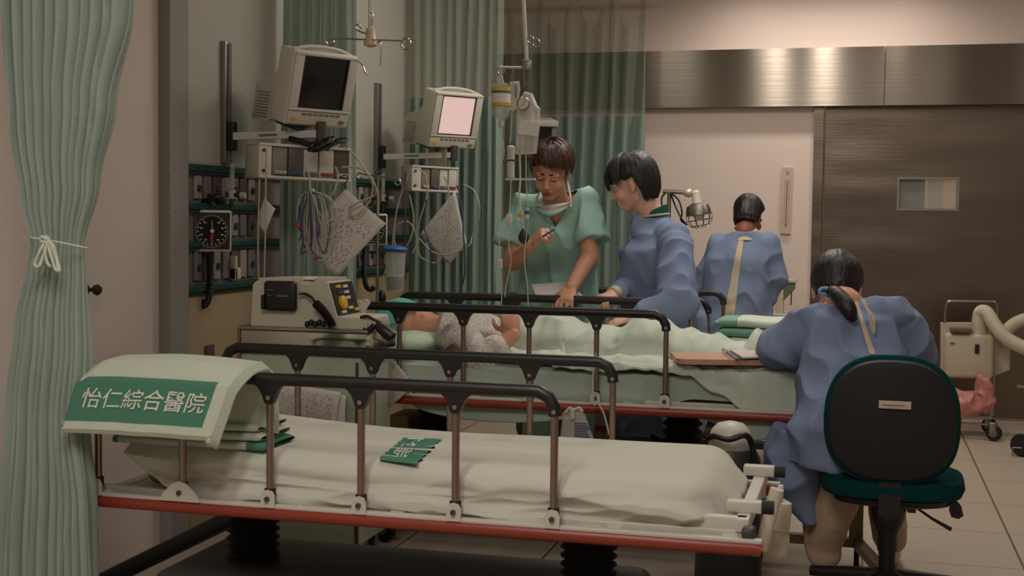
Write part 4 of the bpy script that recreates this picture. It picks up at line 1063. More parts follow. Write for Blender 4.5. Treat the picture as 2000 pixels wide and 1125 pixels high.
m.build('green_print', mat('print_green', (40, 120, 60), 0.6), bb)
MB().tube([Py(1001, 160, 5.49), Py(1000, 146, 5.48), Py(1002, 138, 5.47)], 0.003, 8).build('bag_loop', M_steel, bb)
pb = bag([(1014, 196), (1024, 178), (1040, 182), (1050, 205), (1056, 212), (1054, 250), (1048, 300), (1006, 302), (1008, 240), (1010, 205)], 5.42, 0.055, M_clear2, 'pressure_bag', 'cloudy pressure infusion bag with a round dial hanging by the man\'s head', 'pressure bag')
def qd(m_, cs, y, name, parent, th=0.003): 
    return MB().prism([Py(a, b, y) for a, b in cs], (0, th, 0)).build(name, m_, parent, False)
qd(mat('label_white', (214, 206, 196), 0.7), [(1013, 238), (1053, 242), (1051, 266), (1012, 262)], 5.385, 'bag_label', pb)
gp = Py(1022, 202, 5.37); gfr = frame_at(gp, 5, 0)
gd = FM(gfr).flathe([(0.026, -0.014), (0.028, 0.0), (0.025, 0.004), (0.022, 0.002)], (0, 0, 0), (0, 0, 1)).build('dial_case', M_satin, pb)
FM(gfr).flathe([(0.0225, 0), (0.0225, 0.001)], (0, 0, 0.002), (0, 0, 1)).build('dial_face', mat('dial_face', (190, 180, 150), 0.5), gd)
FM(gfr).ftube([(-0.008, -0.010, 0.004), (0.010, 0.012, 0.004)], 0.001, 6).build('dial_needle', M_black, gd)
# drip chambers, manifold and lines
def line(pts, y, label, r=0.0022, m_=None, group='thin infusion lines beside the man'):
    return cable(pts, y, r, m_ or M_tube, 'infusion_line', label, 'infusion line', group)
line([(979, 250), (981, 272), (984, 300), (976, 340), (975, 420), (976, 500), (980, 560), (979, 610)], 5.3, 'clear infusion line running down from the glass bottle')
line([(1000, 215), (998, 260), (996, 280)], 5.45, 'short infusion line under the small green-printed bag')
line([(1015, 302), (1016, 350), (1014, 390), (1020, 430), (1023, 450)], 5.35, 'thick clear tube from the pressure bag to the black bulb', 0.0045)
line([(1027, 303), (1028, 360), (1031, 400), (1031, 440), (1024, 500), (1030, 560), (1032, 605)], 5.3, 'line with a blue clamp running down past the man\'s chest')
line([(998, 352), (996, 400), (993, 430), (994, 480), (998, 510), (988, 560), (986, 580)], 5.3, 'line with a white clamp running down past the man\'s elbow')
mf = thing('infusion_manifold', Py(998, 350, 5.5), 'white upright syringe holder clamped among the infusion lines', 'syringe holder')
lathe_px(998, 5.5, [(284, 4), (287, 8), (300, 7.5), (346, 7.5), (350, 4)], M_white, 'syringe_body', mf)
lathe_px(998, 5.5, [(312, 8), (315, 8)], M_dgrey, 'syringe_band', mf)
MB().box(Py(988, 352, 5.5) + V((0, -0.01, 0)), Py(1046, 348, 5.5) + V((0, 0.01, 0.0))).build('clamp_bar', M_white, mf)
for cx_, cy_, w_, h_, lb in ((976, 515, 5, 9, 'white roller clamp on the leftmost infusion line'), (994, 429, 5.5, 10, 'white roller clamp on the line by the man\'s sleeve')):
    q = Py(cx_, cy_, 5.29); s_ = scale_at(q)
    tag(MB().box(q + V((-w_ / s_, -0.008, -h_ / s_)), q + V((w_ / s_, 0.008, h_ / s_)), bev=0.003).build('roller_clamp', M_white), lb, 'clamp')
q = Py(1029, 415, 5.29); cl = thing('line_connector', q, 'small blue and white connector on the line by the man\'s chest', 'connector')
MB().cyl(q + V((0, 0, -0.025)), q + V((0, 0, 0.02)), 0.009).build('connector_shell', M_white, cl)
MB().cyl(q + V((0, 0, -0.008)), q + V((0, 0, 0.008)), 0.0095).build('blue_band', mat('band_blue', (40, 80, 170), 0.5), cl)
q = Py(1016, 420, 5.33); tag(MB().cyl(q + V((-0.012, 0, 0)), q + V((0.012, 0, 0)), 0.006).cyl(q + V((0, 0, -0.01)), q + V((0, 0, 0.012)), 0.006).build('stopcock', M_yellow), 'yellow stopcock above the black bulb', 'stopcock')
q = Py(1023, 463, 5.36); tag(MB().tube([q + V((0, 0, 0.036)), q + V((0, 0, 0.026)), q + V((0, 0, 0.01)), q + V((0, 0, -0.008)), q + V((0, 0, -0.022)), q + V((0, 0, -0.03))], [0.006, 0.014, 0.022, 0.023, 0.016, 0.005], 18).build('rubber_bulb', mat('bulb_grey', (44, 40, 44), 0.5)), 'dark rubber bulb hanging before the man\'s raised hand', 'bulb')

# ================================================================ CART AND DEFIBRILLATOR
YD = 4.46
sP = lambda px, py, y=YD: Py(px, py, y)
ct = thing('equipment_cart', (sP(590, 700).x, YD + 0.15, 0), 'polished steel cart standing behind the foreground bed, carrying the defibrillator', 'cart')
xl, xr = sP(463, 700, YD - 0.03).x, sP(716, 700, YD - 0.03).x
zt = sP(590, 641, YD - 0.03).z
M_mirror = mat('polished_panel', (196, 196, 184), 0.12, 1.0)
MB().box((xl, YD - 0.03, zt - 0.012), (xr, YD + 0.30, zt), bev=0.003).build('cart_top', M_steel, ct)
MB().box((xl + 0.005, YD - 0.022, zt - 0.085), (xr - 0.005, YD + 0.29, zt - 0.014), bev=0.002).build('drawer_front', M_mirror, ct)
MB().box((xl + 0.008, YD - 0.015, 0.12), (xr - 0.03, YD + 0.28, zt - 0.094), bev=0.002).build('cart_body', mat('cart_green_panel', (168, 178, 158), 0.25, 0.25), ct)
MB().box((xl + 0.004, YD - 0.024, zt - 0.10), (xr - 0.004, YD - 0.014, zt - 0.092)).build('cart_trim', M_dgrey, ct)
MB().box((xl - 0.001, YD - 0.026, 0.1), (xl + 0.01, YD - 0.01, zt - 0.01)).build('corner_post', mat('post_brown', (124, 84, 48), 0.4), ct)
MB().box((xr - 0.045, YD - 0.024, 0.1), (xr - 0.036, YD - 0.01, zt - 0.12)).build('corner_post', mat('post_dark', (64, 44, 32), 0.4), ct)
for x in (xl + 0.05, xr - 0.08):
    for y in (YD + 0.03, YD + 0.24):
        c = MB().lathe([(0.02, -0.012), (0.05, -0.012), (0.055, 0), (0.05, 0.012), (0.02, 0.012)], (x, y, 0.055), (1, 0.4, 0)).build('cart_wheel', M_rubber, ct)
        MB().box((x - 0.02, y - 0.02, 0.05), (x + 0.02, y + 0.02, 0.12)).build('wheel_bracket', M_satin, c)
df = thing('defibrillator', sP(600, 640), 'beige defibrillator with a black paddle and yellow-marked control panel on the steel cart', 'defibrillator')
M_dfb = mat('defib_casing', (186, 180, 160), 0.5)
zb_ = zt + 0.001
near = [(490, 640), (494, 556), (500, 549), (508, 547), (636, 551), (640, 553), (658, 620), (700, 622), (716, 628), (718, 640)]
pn = [sP(a, b) for a, b in near]
for i in (0, 9): pn[i].z = zb_
MB().prism(pn, (0, 0.23, 0)).build('defib_body', M_dfb, df, False)
top = [sP(500, 549) + V((0.004, 0.02, 0)), sP(638, 551) + V((-0.004, 0.02, 0)), sP(638, 551) + V((-0.006, 0.21, 0)), sP(500, 549) + V((0.06, 0.21, 0))]
MB().prism(top, (0, 0, 0.012)).build('top_cover', M_dfb, df, False)
# control panel on the sloped front
a0, a1 = sP(640, 553), sP(657, 618); e = (a1 - a0); nn = V((0, 1, 0)).cross(e).normalized()
if nn.x < 0: nn = -nn
def pan(u, v, h=0.0): return a0 + V((0, 0.012 + 0.205 * u, 0)) + e * (0.02 + 0.96 * v) + nn * h
MB().prism([pan(0, 0), pan(1, 0), pan(1, 1), pan(0, 1)], nn * 0.006).build('front_panel', M_black, df, False)
def pbtn(u0, u1, v0, v1, m_, name): MB().prism([pan(u0, v0, .006), pan(u1, v0, .006), pan(u1, v1, .006), pan(u0, v1, .006)], nn * 0.006).build(name, m_, df, False)
for u0, v0, m_, nm in ((0.18, 0.08, M_yellow, 'yellow_button'), (0.5, 0.10, M_white, 'white_button'), (0.5, 0.28, M_white, 'white_button'), (0.5, 0.46, M_white, 'white_button'), (0.2, 0.28, M_dgrey, 'grey_button'), (0.5, 0.78, M_white, 'white_button'), (0.16, 0.88, M_white, 'white_button'), (0.78, 0.86, M_yellow, 'yellow_button')):
    pbtn(u0, u0 + 0.18, v0, v0 + 0.09, m_, nm)
kc = pan(0.28, 0.64, 0.006); MB().lathe([(0.026, 0), (0.025, 0.012), (0.018, 0.016)], kc, nn).build('yellow_knob', M_yellow, df)
# printer tray, front right
MB().box((sP(658, 622).x, YD + 0.012, zb_), (sP(722, 640).x, YD + 0.20, sP(658, 618).z), bev=0.008).build('printer_tray', mat('tray_cream', (198, 186, 168), 0.5), df)
pd = MB().box(sP(520, 606) + V((0, -0.03, 0)), sP(583, 549) + V((0, -0.001, 0)), bev=0.014).build('paddle', M_black, df)
MB().box(sP(524, 603) + V((0, -0.036, 0)), sP(518, 575) + V((0, -0.004, 0))).build('paddle_edge', M_black, pd)
for (px0, px1, py_, th) in ((523, 534, 566, .0035), (522, 530, 577, .003), (540, 562, 578, .005)):
    MB().box(sP(px0, py_, YD - .031) - V((0, 0.001, th / 2)), sP(px1, py_, YD - .031) + V((0, 0.001, th / 2))).build('paddle_text', M_grey, pd)
cable([(583, 574), (596, 574), (610, 582), (618, 594)], YD - 0.03, 0.0055, M_black, 'paddle_cord', parent=df)
P_ = catmull([sP(616, 592, YD - .035), sP(630, 606, YD - .04), sP(642, 622, YD - .04), sP(650, 638, YD - .04)], 14); m = MB()
rr = [0.014 + 0.003 * (i % 2) for i in range(len(P_))]; m.tube(P_, rr, 12); m.build('paddle_coil', M_black, df)
m = MB()
for k in range(5): m.ell(sP(600 + k * 8, 633 - (k % 2) * 3, YD - 0.035), (0.010, 0.012, 0.012), seg=10)
m.build('coil_end', M_black, df)
q = sP(600, 548); MB().prism([sP(590, 548) + V((0, 0.04, 0.013)), sP(612, 549) + V((0, 0.04, .013)), sP(612, 549) + V((0.0, 0.0, 0.004)), sP(590, 548) + V((0.0, 0.0, 0.004))], (0, 0, 0.0015)).prism([sP(590, 549) + V((0, -0.002, 0)), sP(606, 549) + V((0, -0.002, 0)), sP(604, 559) + V((0, -0.002, 0)), sP(586, 557) + V((0, -0.002, 0))], (0, 0.001, 0)).build('paper_label', M_paper, df, False)
# white cable tangle behind the tray and black handset
m = MB(); r = random.Random(9)
for k in range(9):
    pts = [sP(r.uniform(690, 722), r.uniform(585, 625), YD + 0.24) for _ in range(4)]; m.tube(catmull(pts, 5), 0.005, 8)
tag(m.build('cable_tangle', M_paper), 'white knotted cable beside the defibrillator\'s control panel', 'cable bundle')
hs = thing('handset', sP(745, 655, YD), 'black corded handset hanging over the right end of the steel cart', 'handset')
MB().tube(catmull([sP(704, 620, YD), sP(718, 618, YD), sP(732, 625, YD), sP(744, 631, YD)], 5), 0.006, 10).build('handset_lever', M_black, hs)
MB().tube([sP(735, 633, YD), sP(744, 640, YD), sP(756, 650, YD), sP(766, 658, YD), sP(768, 661, YD)], [0.012, 0.02, 0.024, 0.022, 0.012], 14).build('handset_body', M_black, hs)
MB().tube(catmull([sP(732, 636, YD), sP(716, 650, YD), sP(706, 662, YD), sP(716, 642, YD)], 5), 0.012, 10).build('handset_grip', M_black, hs)
cable([(728, 660), (745, 668), (762, 688), (775, 700)], YD - 0.02, 0.003, M_black, 'handset_cord', parent=hs)
# papers on the cart front and on the rail
sheet_of_paper([(552, 748), (606, 756), (580, 838), (524, 830)], YD - 0.045, 'left printed form taped on the cart front behind the empty bed', 11, seed=11)
sheet_of_paper([(588, 752), (666, 766), (654, 850), (560, 838)], YD - 0.05, 'right printed form with a framed heading on the cart front', 12, seed=12)
sheet_of_paper([(664, 770), (676, 772), (676, 850), (650, 850)], YD - 0.04, 'blank pale sheet behind the printed forms on the cart', 0, seed=13)
sheet_of_paper([(758, 688), (812, 752), (752, 805), (706, 742)], B2n - 0.03, 'tilted chart page with binder holes clipped to the patient\'s bed rail', 3, seed=14, holes=False)
m = MB()
for k in range(8):
    t = 0.06 + k * 0.12; c = Py(lerp(762, 812, t), lerp(693, 752, t), B2n - 0.048); m.box(c + V((-0.0035, -0.001, -0.0025)), c + V((-0.0005, 0.0, 0.0025)))
tag(m.build('binder_strip', M_dgrey), 'row of punched holes along the chart page edge', 'binder strip')
sheet_of_paper([(702, 700), (742, 712), (738, 800), (700, 780)], B2n - 0.10, 'folded white page hanging just left of the tilted chart page', 2, seed=15)

tag(MB().tube(catmull([Py(376, 572, 4.86), Py(381, 600, 4.86), Py(388, 650, 4.86), Py(396, 700, 4.86), Py(400, 760, 4.86), Py(402, 900, 4.86)], 6), 0.018, 12, flat=0.6).build('leaning_pole', mat('pole_cream', (196, 176, 146), 0.5)), 'cream curved pole standing against the lower wall below the coiled hose', 'pole')
tag(MB().box(Px(400, 702, XW + .03), Px(414, 672, XW + .03) + V((0.012, 0, 0)), bev=0.002).build('wall_plate', mat('plate_brown', (84, 70, 62), 0.5)), 'small dark plate on the lower wall right of the cream pole', 'plate')

# ================================================================ PEOPLE
def fuse(mb, name, mats, parent, voxel=0.006, it=4, disp=None, mif=None, cut=None, planes=(), label=None):
    me = mb.mesh(name, mats); t = bpy.data.objects.new(name, me); COL.objects.link(t)
    r = t.modifiers.new('r', 'REMESH'); r.mode = 'VOXEL'; r.voxel_size = voxel; r.use_smooth_shade = True
    s_ = t.modifiers.new('s', 'SMOOTH'); s_.factor = 0.5; s_.iterations = it
    dg = bpy.context.evaluated_depsgraph_get(); dg.update()
    out = bpy.data.meshes.new_from_object(t.evaluated_get(dg)); bpy.data.objects.remove(t)
    out.materials.clear()
    for m_ in (mats if isinstance(mats, (list, tuple)) else [mats]): out.materials.append(m_)
    if disp:
        co = [v.co.copy() for v in out.vertices]; no = [v.normal.copy() for v in out.vertices]
        for v, c, n in zip(out.vertices, co, no): v.co = c + n * disp(c, n)
    if mif:
        for p in out.polygons: p.material_index = mif(p.center, p.normal)
    if cut:
        bm = bmesh.new(); bm.from_mesh(out)
        for pc_, pn_ in planes: bmesh.ops.bisect_plane(bm, geom=list(bm.verts) + list(bm.edges) + list(bm.faces), plane_co=pc_, plane_no=pn_, dist=1e-5)
        bmesh.ops.delete(bm, geom=[v for v in bm.verts if cut(v.co)], context='VERTS'); bm.to_mesh(out); bm.free()
    off = wloc(parent)
    out.transform(Matrix.Translation(-off))
    out.polygons.foreach_set('use_smooth', [True] * len(out.polygons)); out.update()
    o = bpy.data.objects.new(name, out); COL.objects.link(o); o.parent = parent
    if label: o['label'] = label
    return o

def frame(c, fwd, up, s=1.0):
    f_ = V(fwd).normalized(); u = V(up); u = (u - f_ * u.dot(f_)).normalized(); r = f_.cross(u); c = V(c)
    g = lambda x, y, z: c + (r * x + f_ * y + u * z) * s
    g.R = Matrix((r, f_, u)).transposed(); g.s = s
    return g

def head_blobs(mb, g, neck):
    R = g.R; s = g.s
    def E(c, r): mb.ell(g(*c), [q * s for q in r], R, 20)
    E((0, -0.012, 0.035), (0.073, 0.092, 0.083)); E((0, 0.028, -0.03), (0.056, 0.058, 0.078))
    E((0, 0.046, -0.088), (0.034, 0.034, 0.026)); E((0, 0.0, -0.05), (0.056, 0.06, 0.05))
    for q in (-1, 1):
        E((q * 0.034, 0.056, -0.034), (0.027, 0.028, 0.03)); E((q * 0.074, -0.010, -0.008), (0.009, 0.016, 0.027))
        E((q * 0.072, -0.006, -0.03), (0.008, 0.012, 0.014))
        mb.cap(g(q * 0.045, -0.005, -0.07), g(q * 0.012, 0.05, -0.097), 0.018 * s, 0.016 * s)
        E((q * 0.011, 0.098, -0.033), (0.009, 0.010, 0.008))
    mb.cap(g(-0.04, 0.072, 0.02), g(0.04, 0.072, 0.02), 0.014 * s, 0.014 * s)
    mb.cap(g(0, 0.080, 0.012), g(0, 0.106, -0.028), 0.008 * s, 0.0115 * s)
    E((0, 0.083, -0.062), (0.024, 0.014, 0.016)); E((0, 0.078, -0.085), (0.018, 0.014, 0.012))
    mb.cap(g(0, -0.012, -0.05), neck, 0.054 * s, 0.058 * s)

def face_parts(g, body, skinm, lidded=True, brow=M_hair):
    s = g.s
    for q in (-1, 1):
        e = MB().ell(g(q * 0.030, 0.074, 0.0), [0.013 * s, 0.0095 * s, 0.010 * s], g.R, 16).build('eye', mat('eye_white', (190, 180, 170), 0.3), body)
        MB().ell(g(q * 0.030, 0.0805, -0.003), [0.0055 * s, 0.0035 * s, 0.0055 * s], g.R, 12).build('iris', mat('iris_dark', (24, 16, 12), 0.2), e)
        if lidded:
            MB().grid(lambda u, v, q=q: g(q * 0.030 + 0.0155 * math.cos(PI * u), 0.0755 + 0.0112 * math.sin(PI * u) * math.cos(v * 1.2), -0.001 + 0.011 * math.sin(v * 1.2)), 12, 6).build('eyelid', skinm, e, True, 0.001)
            MB().tube([g(q * 0.030 + 0.0150 * math.cos(PI * i / 8), 0.0765 + 0.0112 * math.sin(PI * i / 8), -0.001) for i in range(9)], 0.0012 * s, 6).build('eyelash', brow, e)
        MB().tube([g(q * (0.010 + 0.0072 * i), 0.0855 - 0.0009 * i * i, 0.022 + 0.003 * math.sin(i * 0.7)) for i in range(6)], [0.002 * s, 0.004 * s, 0.004 * s, 0.0035 * s, 0.003 * s, 0.001 * s], 8).build('eyebrow', brow, body)
    lm = mat('lips', (150, 84, 72), 0.45)
    m = MB().tube([g(-0.022 + 0.0044 * i, 0.092 + 0.004 * math.sin(PI * i / 10), -0.059 + 0.002 * math.sin(PI * i / 5)) for i in range(11)], [0.001] + [0.0042 * s] * 9 + [0.001], 8)
    m.tube([g(-0.018 + 0.0036 * i, 0.090 + 0.005 * math.sin(PI * i / 10), -0.069) for i in range(11)], [0.001] + [0.005 * s] * 9 + [0.001], 8)
    m.build('lips', lm, body)
    MB().ell(g(0, 0.0935, -0.064), [0.012 * s, 0.004 * s, 0.0028 * s], g.R, 10).build('mouth_opening', mat('mouth_dark', (50, 20, 16), 0.6), body)

def hair_shell(g, lenf, m_, parent, c=(0, -0.012, 0.038), rad=(0.086, 0.106, 0.097), hang=None, ridge=0.02, freq=9, na=160, ns=46, seed=0.0, name='hair', crown=(0, -0.25), thick=0.02, tail=0.0):
    """a: azimuth, 0 = front, grows to the wearer's left; lenf(a) in radians from the crown"""
    def pt(a, th, k=1.0):
        thm = PI * 0.53; t = min(th, thm); ex = max(0, th - thm)
        rr = 1 + ridge * nz(math.cos(a) * freq + seed, math.sin(a) * freq, th * 1.3) + ridge * 0.5 * nz(math.cos(a) * freq * 3, math.sin(a) * freq * 3, th * 1.6 + seed)
        rr *= k
        hx = math.sin(t); z = math.cos(t)
        ta = hang(a, ex) if hang else 1 - 0.25 * ex
        x = -math.sin(a) * hx * rad[0] * rr * ta; y = math.cos(a) * hx * rad[1] * rr * ta
        x += crown[0] * rad[0] * math.cos(t) * max(0, 1 - t) * 0.5; y += crown[1] * rad[1] * max(0, math.cos(t)) * 0.5 * max(0, 1 - t)
        return g(c[0] + x, c[1] + y, c[2] + z * rad[2] * rr - ex * rad[2])
    rings = []
    def tip(a): return lenf(a) * (1 + 0.06 * nz(math.cos(a) * 14 + seed, math.sin(a) * 14, 5))
    for j in range(ns + 1):
        rings.append([pt(2 * PI * i / na, max(0.02, tip(2 * PI * i / na) * j / ns), 1 - (0.10 * sm(0.88, 1, j / ns))) for i in range(na)])
    for j in (1.0, 0.9, 0.6, 0.2):
        rings.append([pt(2 * PI * i / na, max(0.02, tip(2 * PI * i / na) * j), 1 - thick / 0.09) for i in range(na)])
    return MB().loft(rings, True).build(name, m_, parent)

def angd(a, b): return abs((a - b + PI) % (2 * PI) - PI)

def hand(mb, wrist, dirv, palm, side, s=1.0, curl=(0.5, 0.55, 0.6, 0.65), thumb=(0.6, 0.5), spread=0.05, k2=1.0):
    """dirv: towards the fingers, palm: out of the palm, side: towards the thumb"""
    d_ = V(dirv).normalized(); p = V(palm); p = (p - d_ * p.dot(d_)).normalized(); a = d_.cross(p)
    if a.dot(V(side)) < 0: a = -a
    w_ = V(wrist); rings = []
    for t, hw, hh in ((-0.012, 0.026, 0.019), (0.012, 0.030, 0.017), (0.035, 0.038, 0.015), (0.06, 0.042, 0.014), (0.082, 0.042, 0.012), (0.092, 0.036, 0.008)):
        rings.append([w_ + d_ * t * s + (a * math.cos(2 * PI * q / 16) * hw + p * math.sin(2 * PI * q / 16) * hh) * s for q in range(16)])
    mb.loft(rings)
    for i, (o_, L) in enumerate(((0.031, 0.072), (0.0105, 0.080), (-0.0105, 0.075), (-0.031, 0.060))):
        b = w_ + d_ * (0.082 - 0.004 * abs(i - 1)) * s + a * o_ * s; ang = 0; sp = a * (o_ / 0.031) * spread
        r0 = 0.0092
        for j, fr_ in enumerate((0.44, 0.31, 0.25)):
            ang += curl[i] * (1.0 if j == 0 else 1.15 * k2)
            v = (d_ * math.cos(ang) + p * math.sin(ang) + sp).normalized(); e = b + v * L * fr_ * s
            mb.cap(b, e, r0 * s, (r0 - 0.0009) * s, 10); b = e; r0 -= 0.0009
    b = w_ + d_ * 0.022 * s + a * 0.026 * s
    v = (a * 0.75 + d_ * 0.6 + p * thumb[0]).normalized(); e = b + v * 0.042 * s; mb.cap(b, e, 0.0135 * s, 0.011 * s, 10)
    v = (d_ * 0.9 + a * 0.2 + p * thumb[1]).normalized(); f_ = e + v * 0.03 * s; mb.cap(e, f_, 0.0105 * s, 0.0095 * s, 10)
    v = (d_ * 0.9 - a * 0.15 + p * thumb[1] * 1.4).normalized(); mb.cap(f_, f_ + v * 0.024 * s, 0.0095 * s, 0.008 * s, 10)

def ringe(c, u, v, n=28, pw=1.0):
    out = []
    for k in range(n):
        a = 2 * PI * k / n; ca, sa = math.cos(a), math.sin(a)
        ca = math.copysign(abs(ca) ** pw, ca); sa = math.copysign(abs(sa) ** pw, sa); out.append(V(c) + V(u) * ca + V(v) * sa)
    return out
def torso(mb, secs, ax, pw=0.85):
    """secs: (centre, half width, half depth[, tilt vector]) ; ax: width direction"""
    ax = V(ax).normalized(); dp = V((-ax.y, ax.x, 0)).normalized()
    mb.loft([ringe(c, ax * w_, dp * h_, 32, pw) for c, w_, h_ in secs])

def legs(mb, hipc, ax, feet, knees, r=(0.085, 0.058, 0.042)):
    ax = V(ax).normalized()
    for q, ft, kn in zip((-1, 1), feet, knees):
        h_ = V(hipc) + ax * 0.09 * q
        mb.cap(h_, kn, r[0], r[1]); mb.cap(kn, ft, r[1], r[2])
def shoe(parent, ankle, fwd, m_=None):
    g = frame(ankle, (fwd[0], fwd[1], 0), (0, 0, 1)); m = MB(); a = V(ankle); h_ = a.z
    m.ell(g(0, 0.06, -h_ + 0.035), (0.045, 0.10, 0.034), g.R); m.ell(g(0, 0.0, -h_ + 0.045), (0.04, 0.055, 0.045), g.R)
    fuse(m, 'shoe', m_ or M_white, parent, 0.008, 4)

def wrinkle(a1, s1, a2=0.0, s2=1.0, ax=(1, 1, 1), seed=0.0):
    def d_(c, n):
        q = V((c.x * ax[0] * s1, c.y * ax[1] * s1, c.z * ax[2] * s1)) + V((seed, 0, 0))
        f_ = (1 - abs(noise.noise(q))) ** 3 - 0.4
        w_ = noise.noise(V((c.x * ax[0], c.y * ax[1], c.z * ax[2])) * s2 + V((0, seed, 7))) if a2 else 0
        return a1 * f_ + a2 * w_
    return d_

# ---------------------------------------------------------------- man in green scrubs
man = thing('person', (Py(1090, 640, 6.08).x, 6.08, 0), 'man in green scrubs with lowered face mask, leaning on the rail and holding a pen', 'person')
mx = man.location.x
b = MB(); g = frame(Py(1077, 335, 5.78), (-0.02, -1, -0.52), (0.10, -0.42, 1), 1.03)
neck = Py(1086, 398, 5.94); head_blobs(b, g, neck)
hip = V((mx + 0.01, 6.12, 0.93)); ch = Py(1083, 462, 6.0)
shR, shL = Py(1022, 398, 5.94), Py(1144, 390, 5.97)
elR, wrR = Py(1000, 512, 5.84), Py(1036, 480, 5.63)
elL, wrL = Py(1152, 500, 5.90), Py(1116, 562, 5.735)
torso(b, [(hip + V((0, 0, -0.1)), 0.15, 0.10), (hip, 0.16, 0.11), (hip.lerp(ch, 0.5), 0.14, 0.095), (ch, 0.165, 0.105), (shR.lerp(shL, 0.5) + V((0, 0.02, -0.03)), 0.15, 0.08), (neck + V((0, 0.01, -0.02)), 0.06, 0.055)], (1, 0, 0))
b.cap(shR + V((0, 0, -0.01)), shL + V((0, 0, -0.01)), 0.044, 0.044); b.cap(shR + V((0, 0, -0.02)), elR, 0.044, 0.042); b.cap(elR, wrR, 0.043, 0.028); b.cap(shL + V((0, 0, -0.02)), elL, 0.044, 0.042); b.cap(elL, wrL, 0.043, 0.029)
b.cap(neck, neck + V((0, 0.01, -0.06)), 0.058, 0.065)
hand(b, wrR, Py(1062, 452, 5.60) - wrR, (0.5, 0.6, -0.5), (0.3, -0.5, 0.8), 1.0, (0.95, 1.0, 1.05, 1.1), (0.8, 0.9))
hand(b, wrL, Py(1102, 588, 5.66) - wrL, (0, 0.25, -1), (-1, -0.1, 0), 1.02, (0.42, 0.45, 0.47, 0.5), (0.3, 0.4), 0.14)
kn = [V((mx - 0.10, 6.13, 0.50)), V((mx + 0.12, 6.13, 0.50))]; ft = [V((mx - 0.11, 6.16, 0.08)), V((mx + 0.13, 6.16, 0.08))]
legs(b, hip + V((0, 0, -0.06)), (1, 0, 0), ft, kn)
mb_ = fuse(b, 'body', M_skin, man, 0.0052, 3)
face_parts(g, mb_, M_skin, True)
def mlen(a):
    f_ = angd(a, 0)
    if f_ < 0.55: return 1.26 + 0.08 * math.sin(a * 9)
    if f_ < 1.1: return 1.28 + (f_ - 0.55) * 0.6
    if f_ < 1.75: return 1.61 + (f_ - 1.1) * 0.25
    return 1.70 + (f_ - 1.75) * 0.55
hair_shell(g, mlen, M_hairb, man, rad=(0.093, 0.113, 0.110), ridge=0.07, freq=7, seed=2.0)
m = MB(); r = random.Random(3)
for k in range(46):   # fringe locks swept over the forehead
    a = r.uniform(-1.0, 1.0); L = r.uniform(1.25, 1.50) + 0.12 * a; pts = []
    for j in range(6):
        th = 0.35 + (L - 0.35) * j / 5; aa = a + 0.45 * (j / 5) ** 2
        pts.append(g(-math.sin(aa) * math.sin(th) * 0.093, -0.012 + math.cos(aa) * math.sin(th) * 0.113, 0.038 + math.cos(th) * 0.107))
    m.tube(pts, [0.004, 0.007, 0.007, 0.006, 0.004, 0.001], 6)
for k in range(80):   # side and nape locks that break the edge
    a = r.choice((-1, 1)) * r.uniform(0.9, 3.0); L = (1.72 if abs(a) < 1.9 else 2.1) + r.uniform(-0.12, 0.2); pts = []
    for j in range(6):
        th = 0.5 + (L - 0.5) * j / 5; t_ = min(th, 1.665); ex_ = max(0, th - 1.665); aa = a + 0.1 * math.sin(k) * j / 5; q = 1 - 0.16 * ex_
        pts.append(g(-math.sin(aa) * math.sin(t_) * 0.096 * q, -0.012 + math.cos(aa) * math.sin(t_) * 0.116 * q, 0.038 + math.cos(t_) * 0.111 - ex_ * 0.11))
    m.tube(pts, [0.004, 0.006, 0.007, 0.006, 0.004, 0.001], 6)
m.build('fringe', M_hairb, man)
# scrub top
b = MB()
torso(b, [(V((mx, 6.12, 0.72)), 0.20, 0.145), (V((mx, 6.12, 0.85)), 0.195, 0.14), (hip.lerp(ch, 0.45), 0.18, 0.125), (ch, 0.19, 0.13), (shR.lerp(shL, 0.5) + V((0, 0.02, -0.02)), 0.165, 0.095), (neck + V((0, 0.01, -0.012)), 0.085, 0.07)], (1, 0.0, 0))
for s_ in (shR, shL): b.cap(neck + V((0, 0.015, -0.05)), s_ + V((0, 0, -0.008)), 0.076, 0.062)
def sleeve(b, a, c, t, r0, r1, extra=0.0):
    e = a.lerp(c, t); b.cap(a, e, r0, r1); return e
slR = shR.lerp(elR, 0.62) + V((-0.02, 0, 0)); slL = shL.lerp(elL, 0.62) + V((0.015, 0, 0))
def flare(b, a, e, r0, r1):
    d_ = (e - a).normalized(); u = d_.orthogonal().normalized(); w_ = d_.cross(u)
    b.loft([[c + (u * math.cos(2 * PI * k / 20) + w_ * math.sin(2 * PI * k / 20)) * r_ for k in range(20)] for c, r_ in ((a, r0 * .6), (a + d_ * 0.03, r0), (a.lerp(e, 0.5), (r0 + r1) / 2), (e, r1))])
flare(b, shR + V((0, 0, -0.006)), slR + (slR - shR).normalized() * 0.03, 0.058, 0.077); flare(b, shL + V((0, 0, -0.006)), slL + (slL - shL).normalized() * 0.03, 0.058, 0.077)
vtip = Py(1083, 445, 5.86)
def vcut(c):
    nb_ = neck
    t = (c.z - vtip.z) / (nb_.z + 0.03 - vtip.z)
    return c.y < 5.925 and t > 0 and abs(c.x - vtip.x - 0.0) < 0.075 * t - 0.0005
fuse(b, 'scrub_top', M_scrub, man, 0.007, 5, wrinkle(0.022, 8, 0.010, 9, (1.3, 1, 0.7), 3), cut=vcut, planes=[(vtip, V((neck.z + 0.03 - vtip.z, 0, s_ * 0.075))) for s_ in (-1, 1)])
vq = [neck + V((-0.066, -0.055, 0.008)), neck.lerp(vtip, 0.55) + V((-0.036, -0.045, 0)), vtip + V((0, -0.012, 0)), neck.lerp(vtip, 0.55) + V((0.036, -0.045, 0)), neck + V((0.070, -0.055, 0.008))]
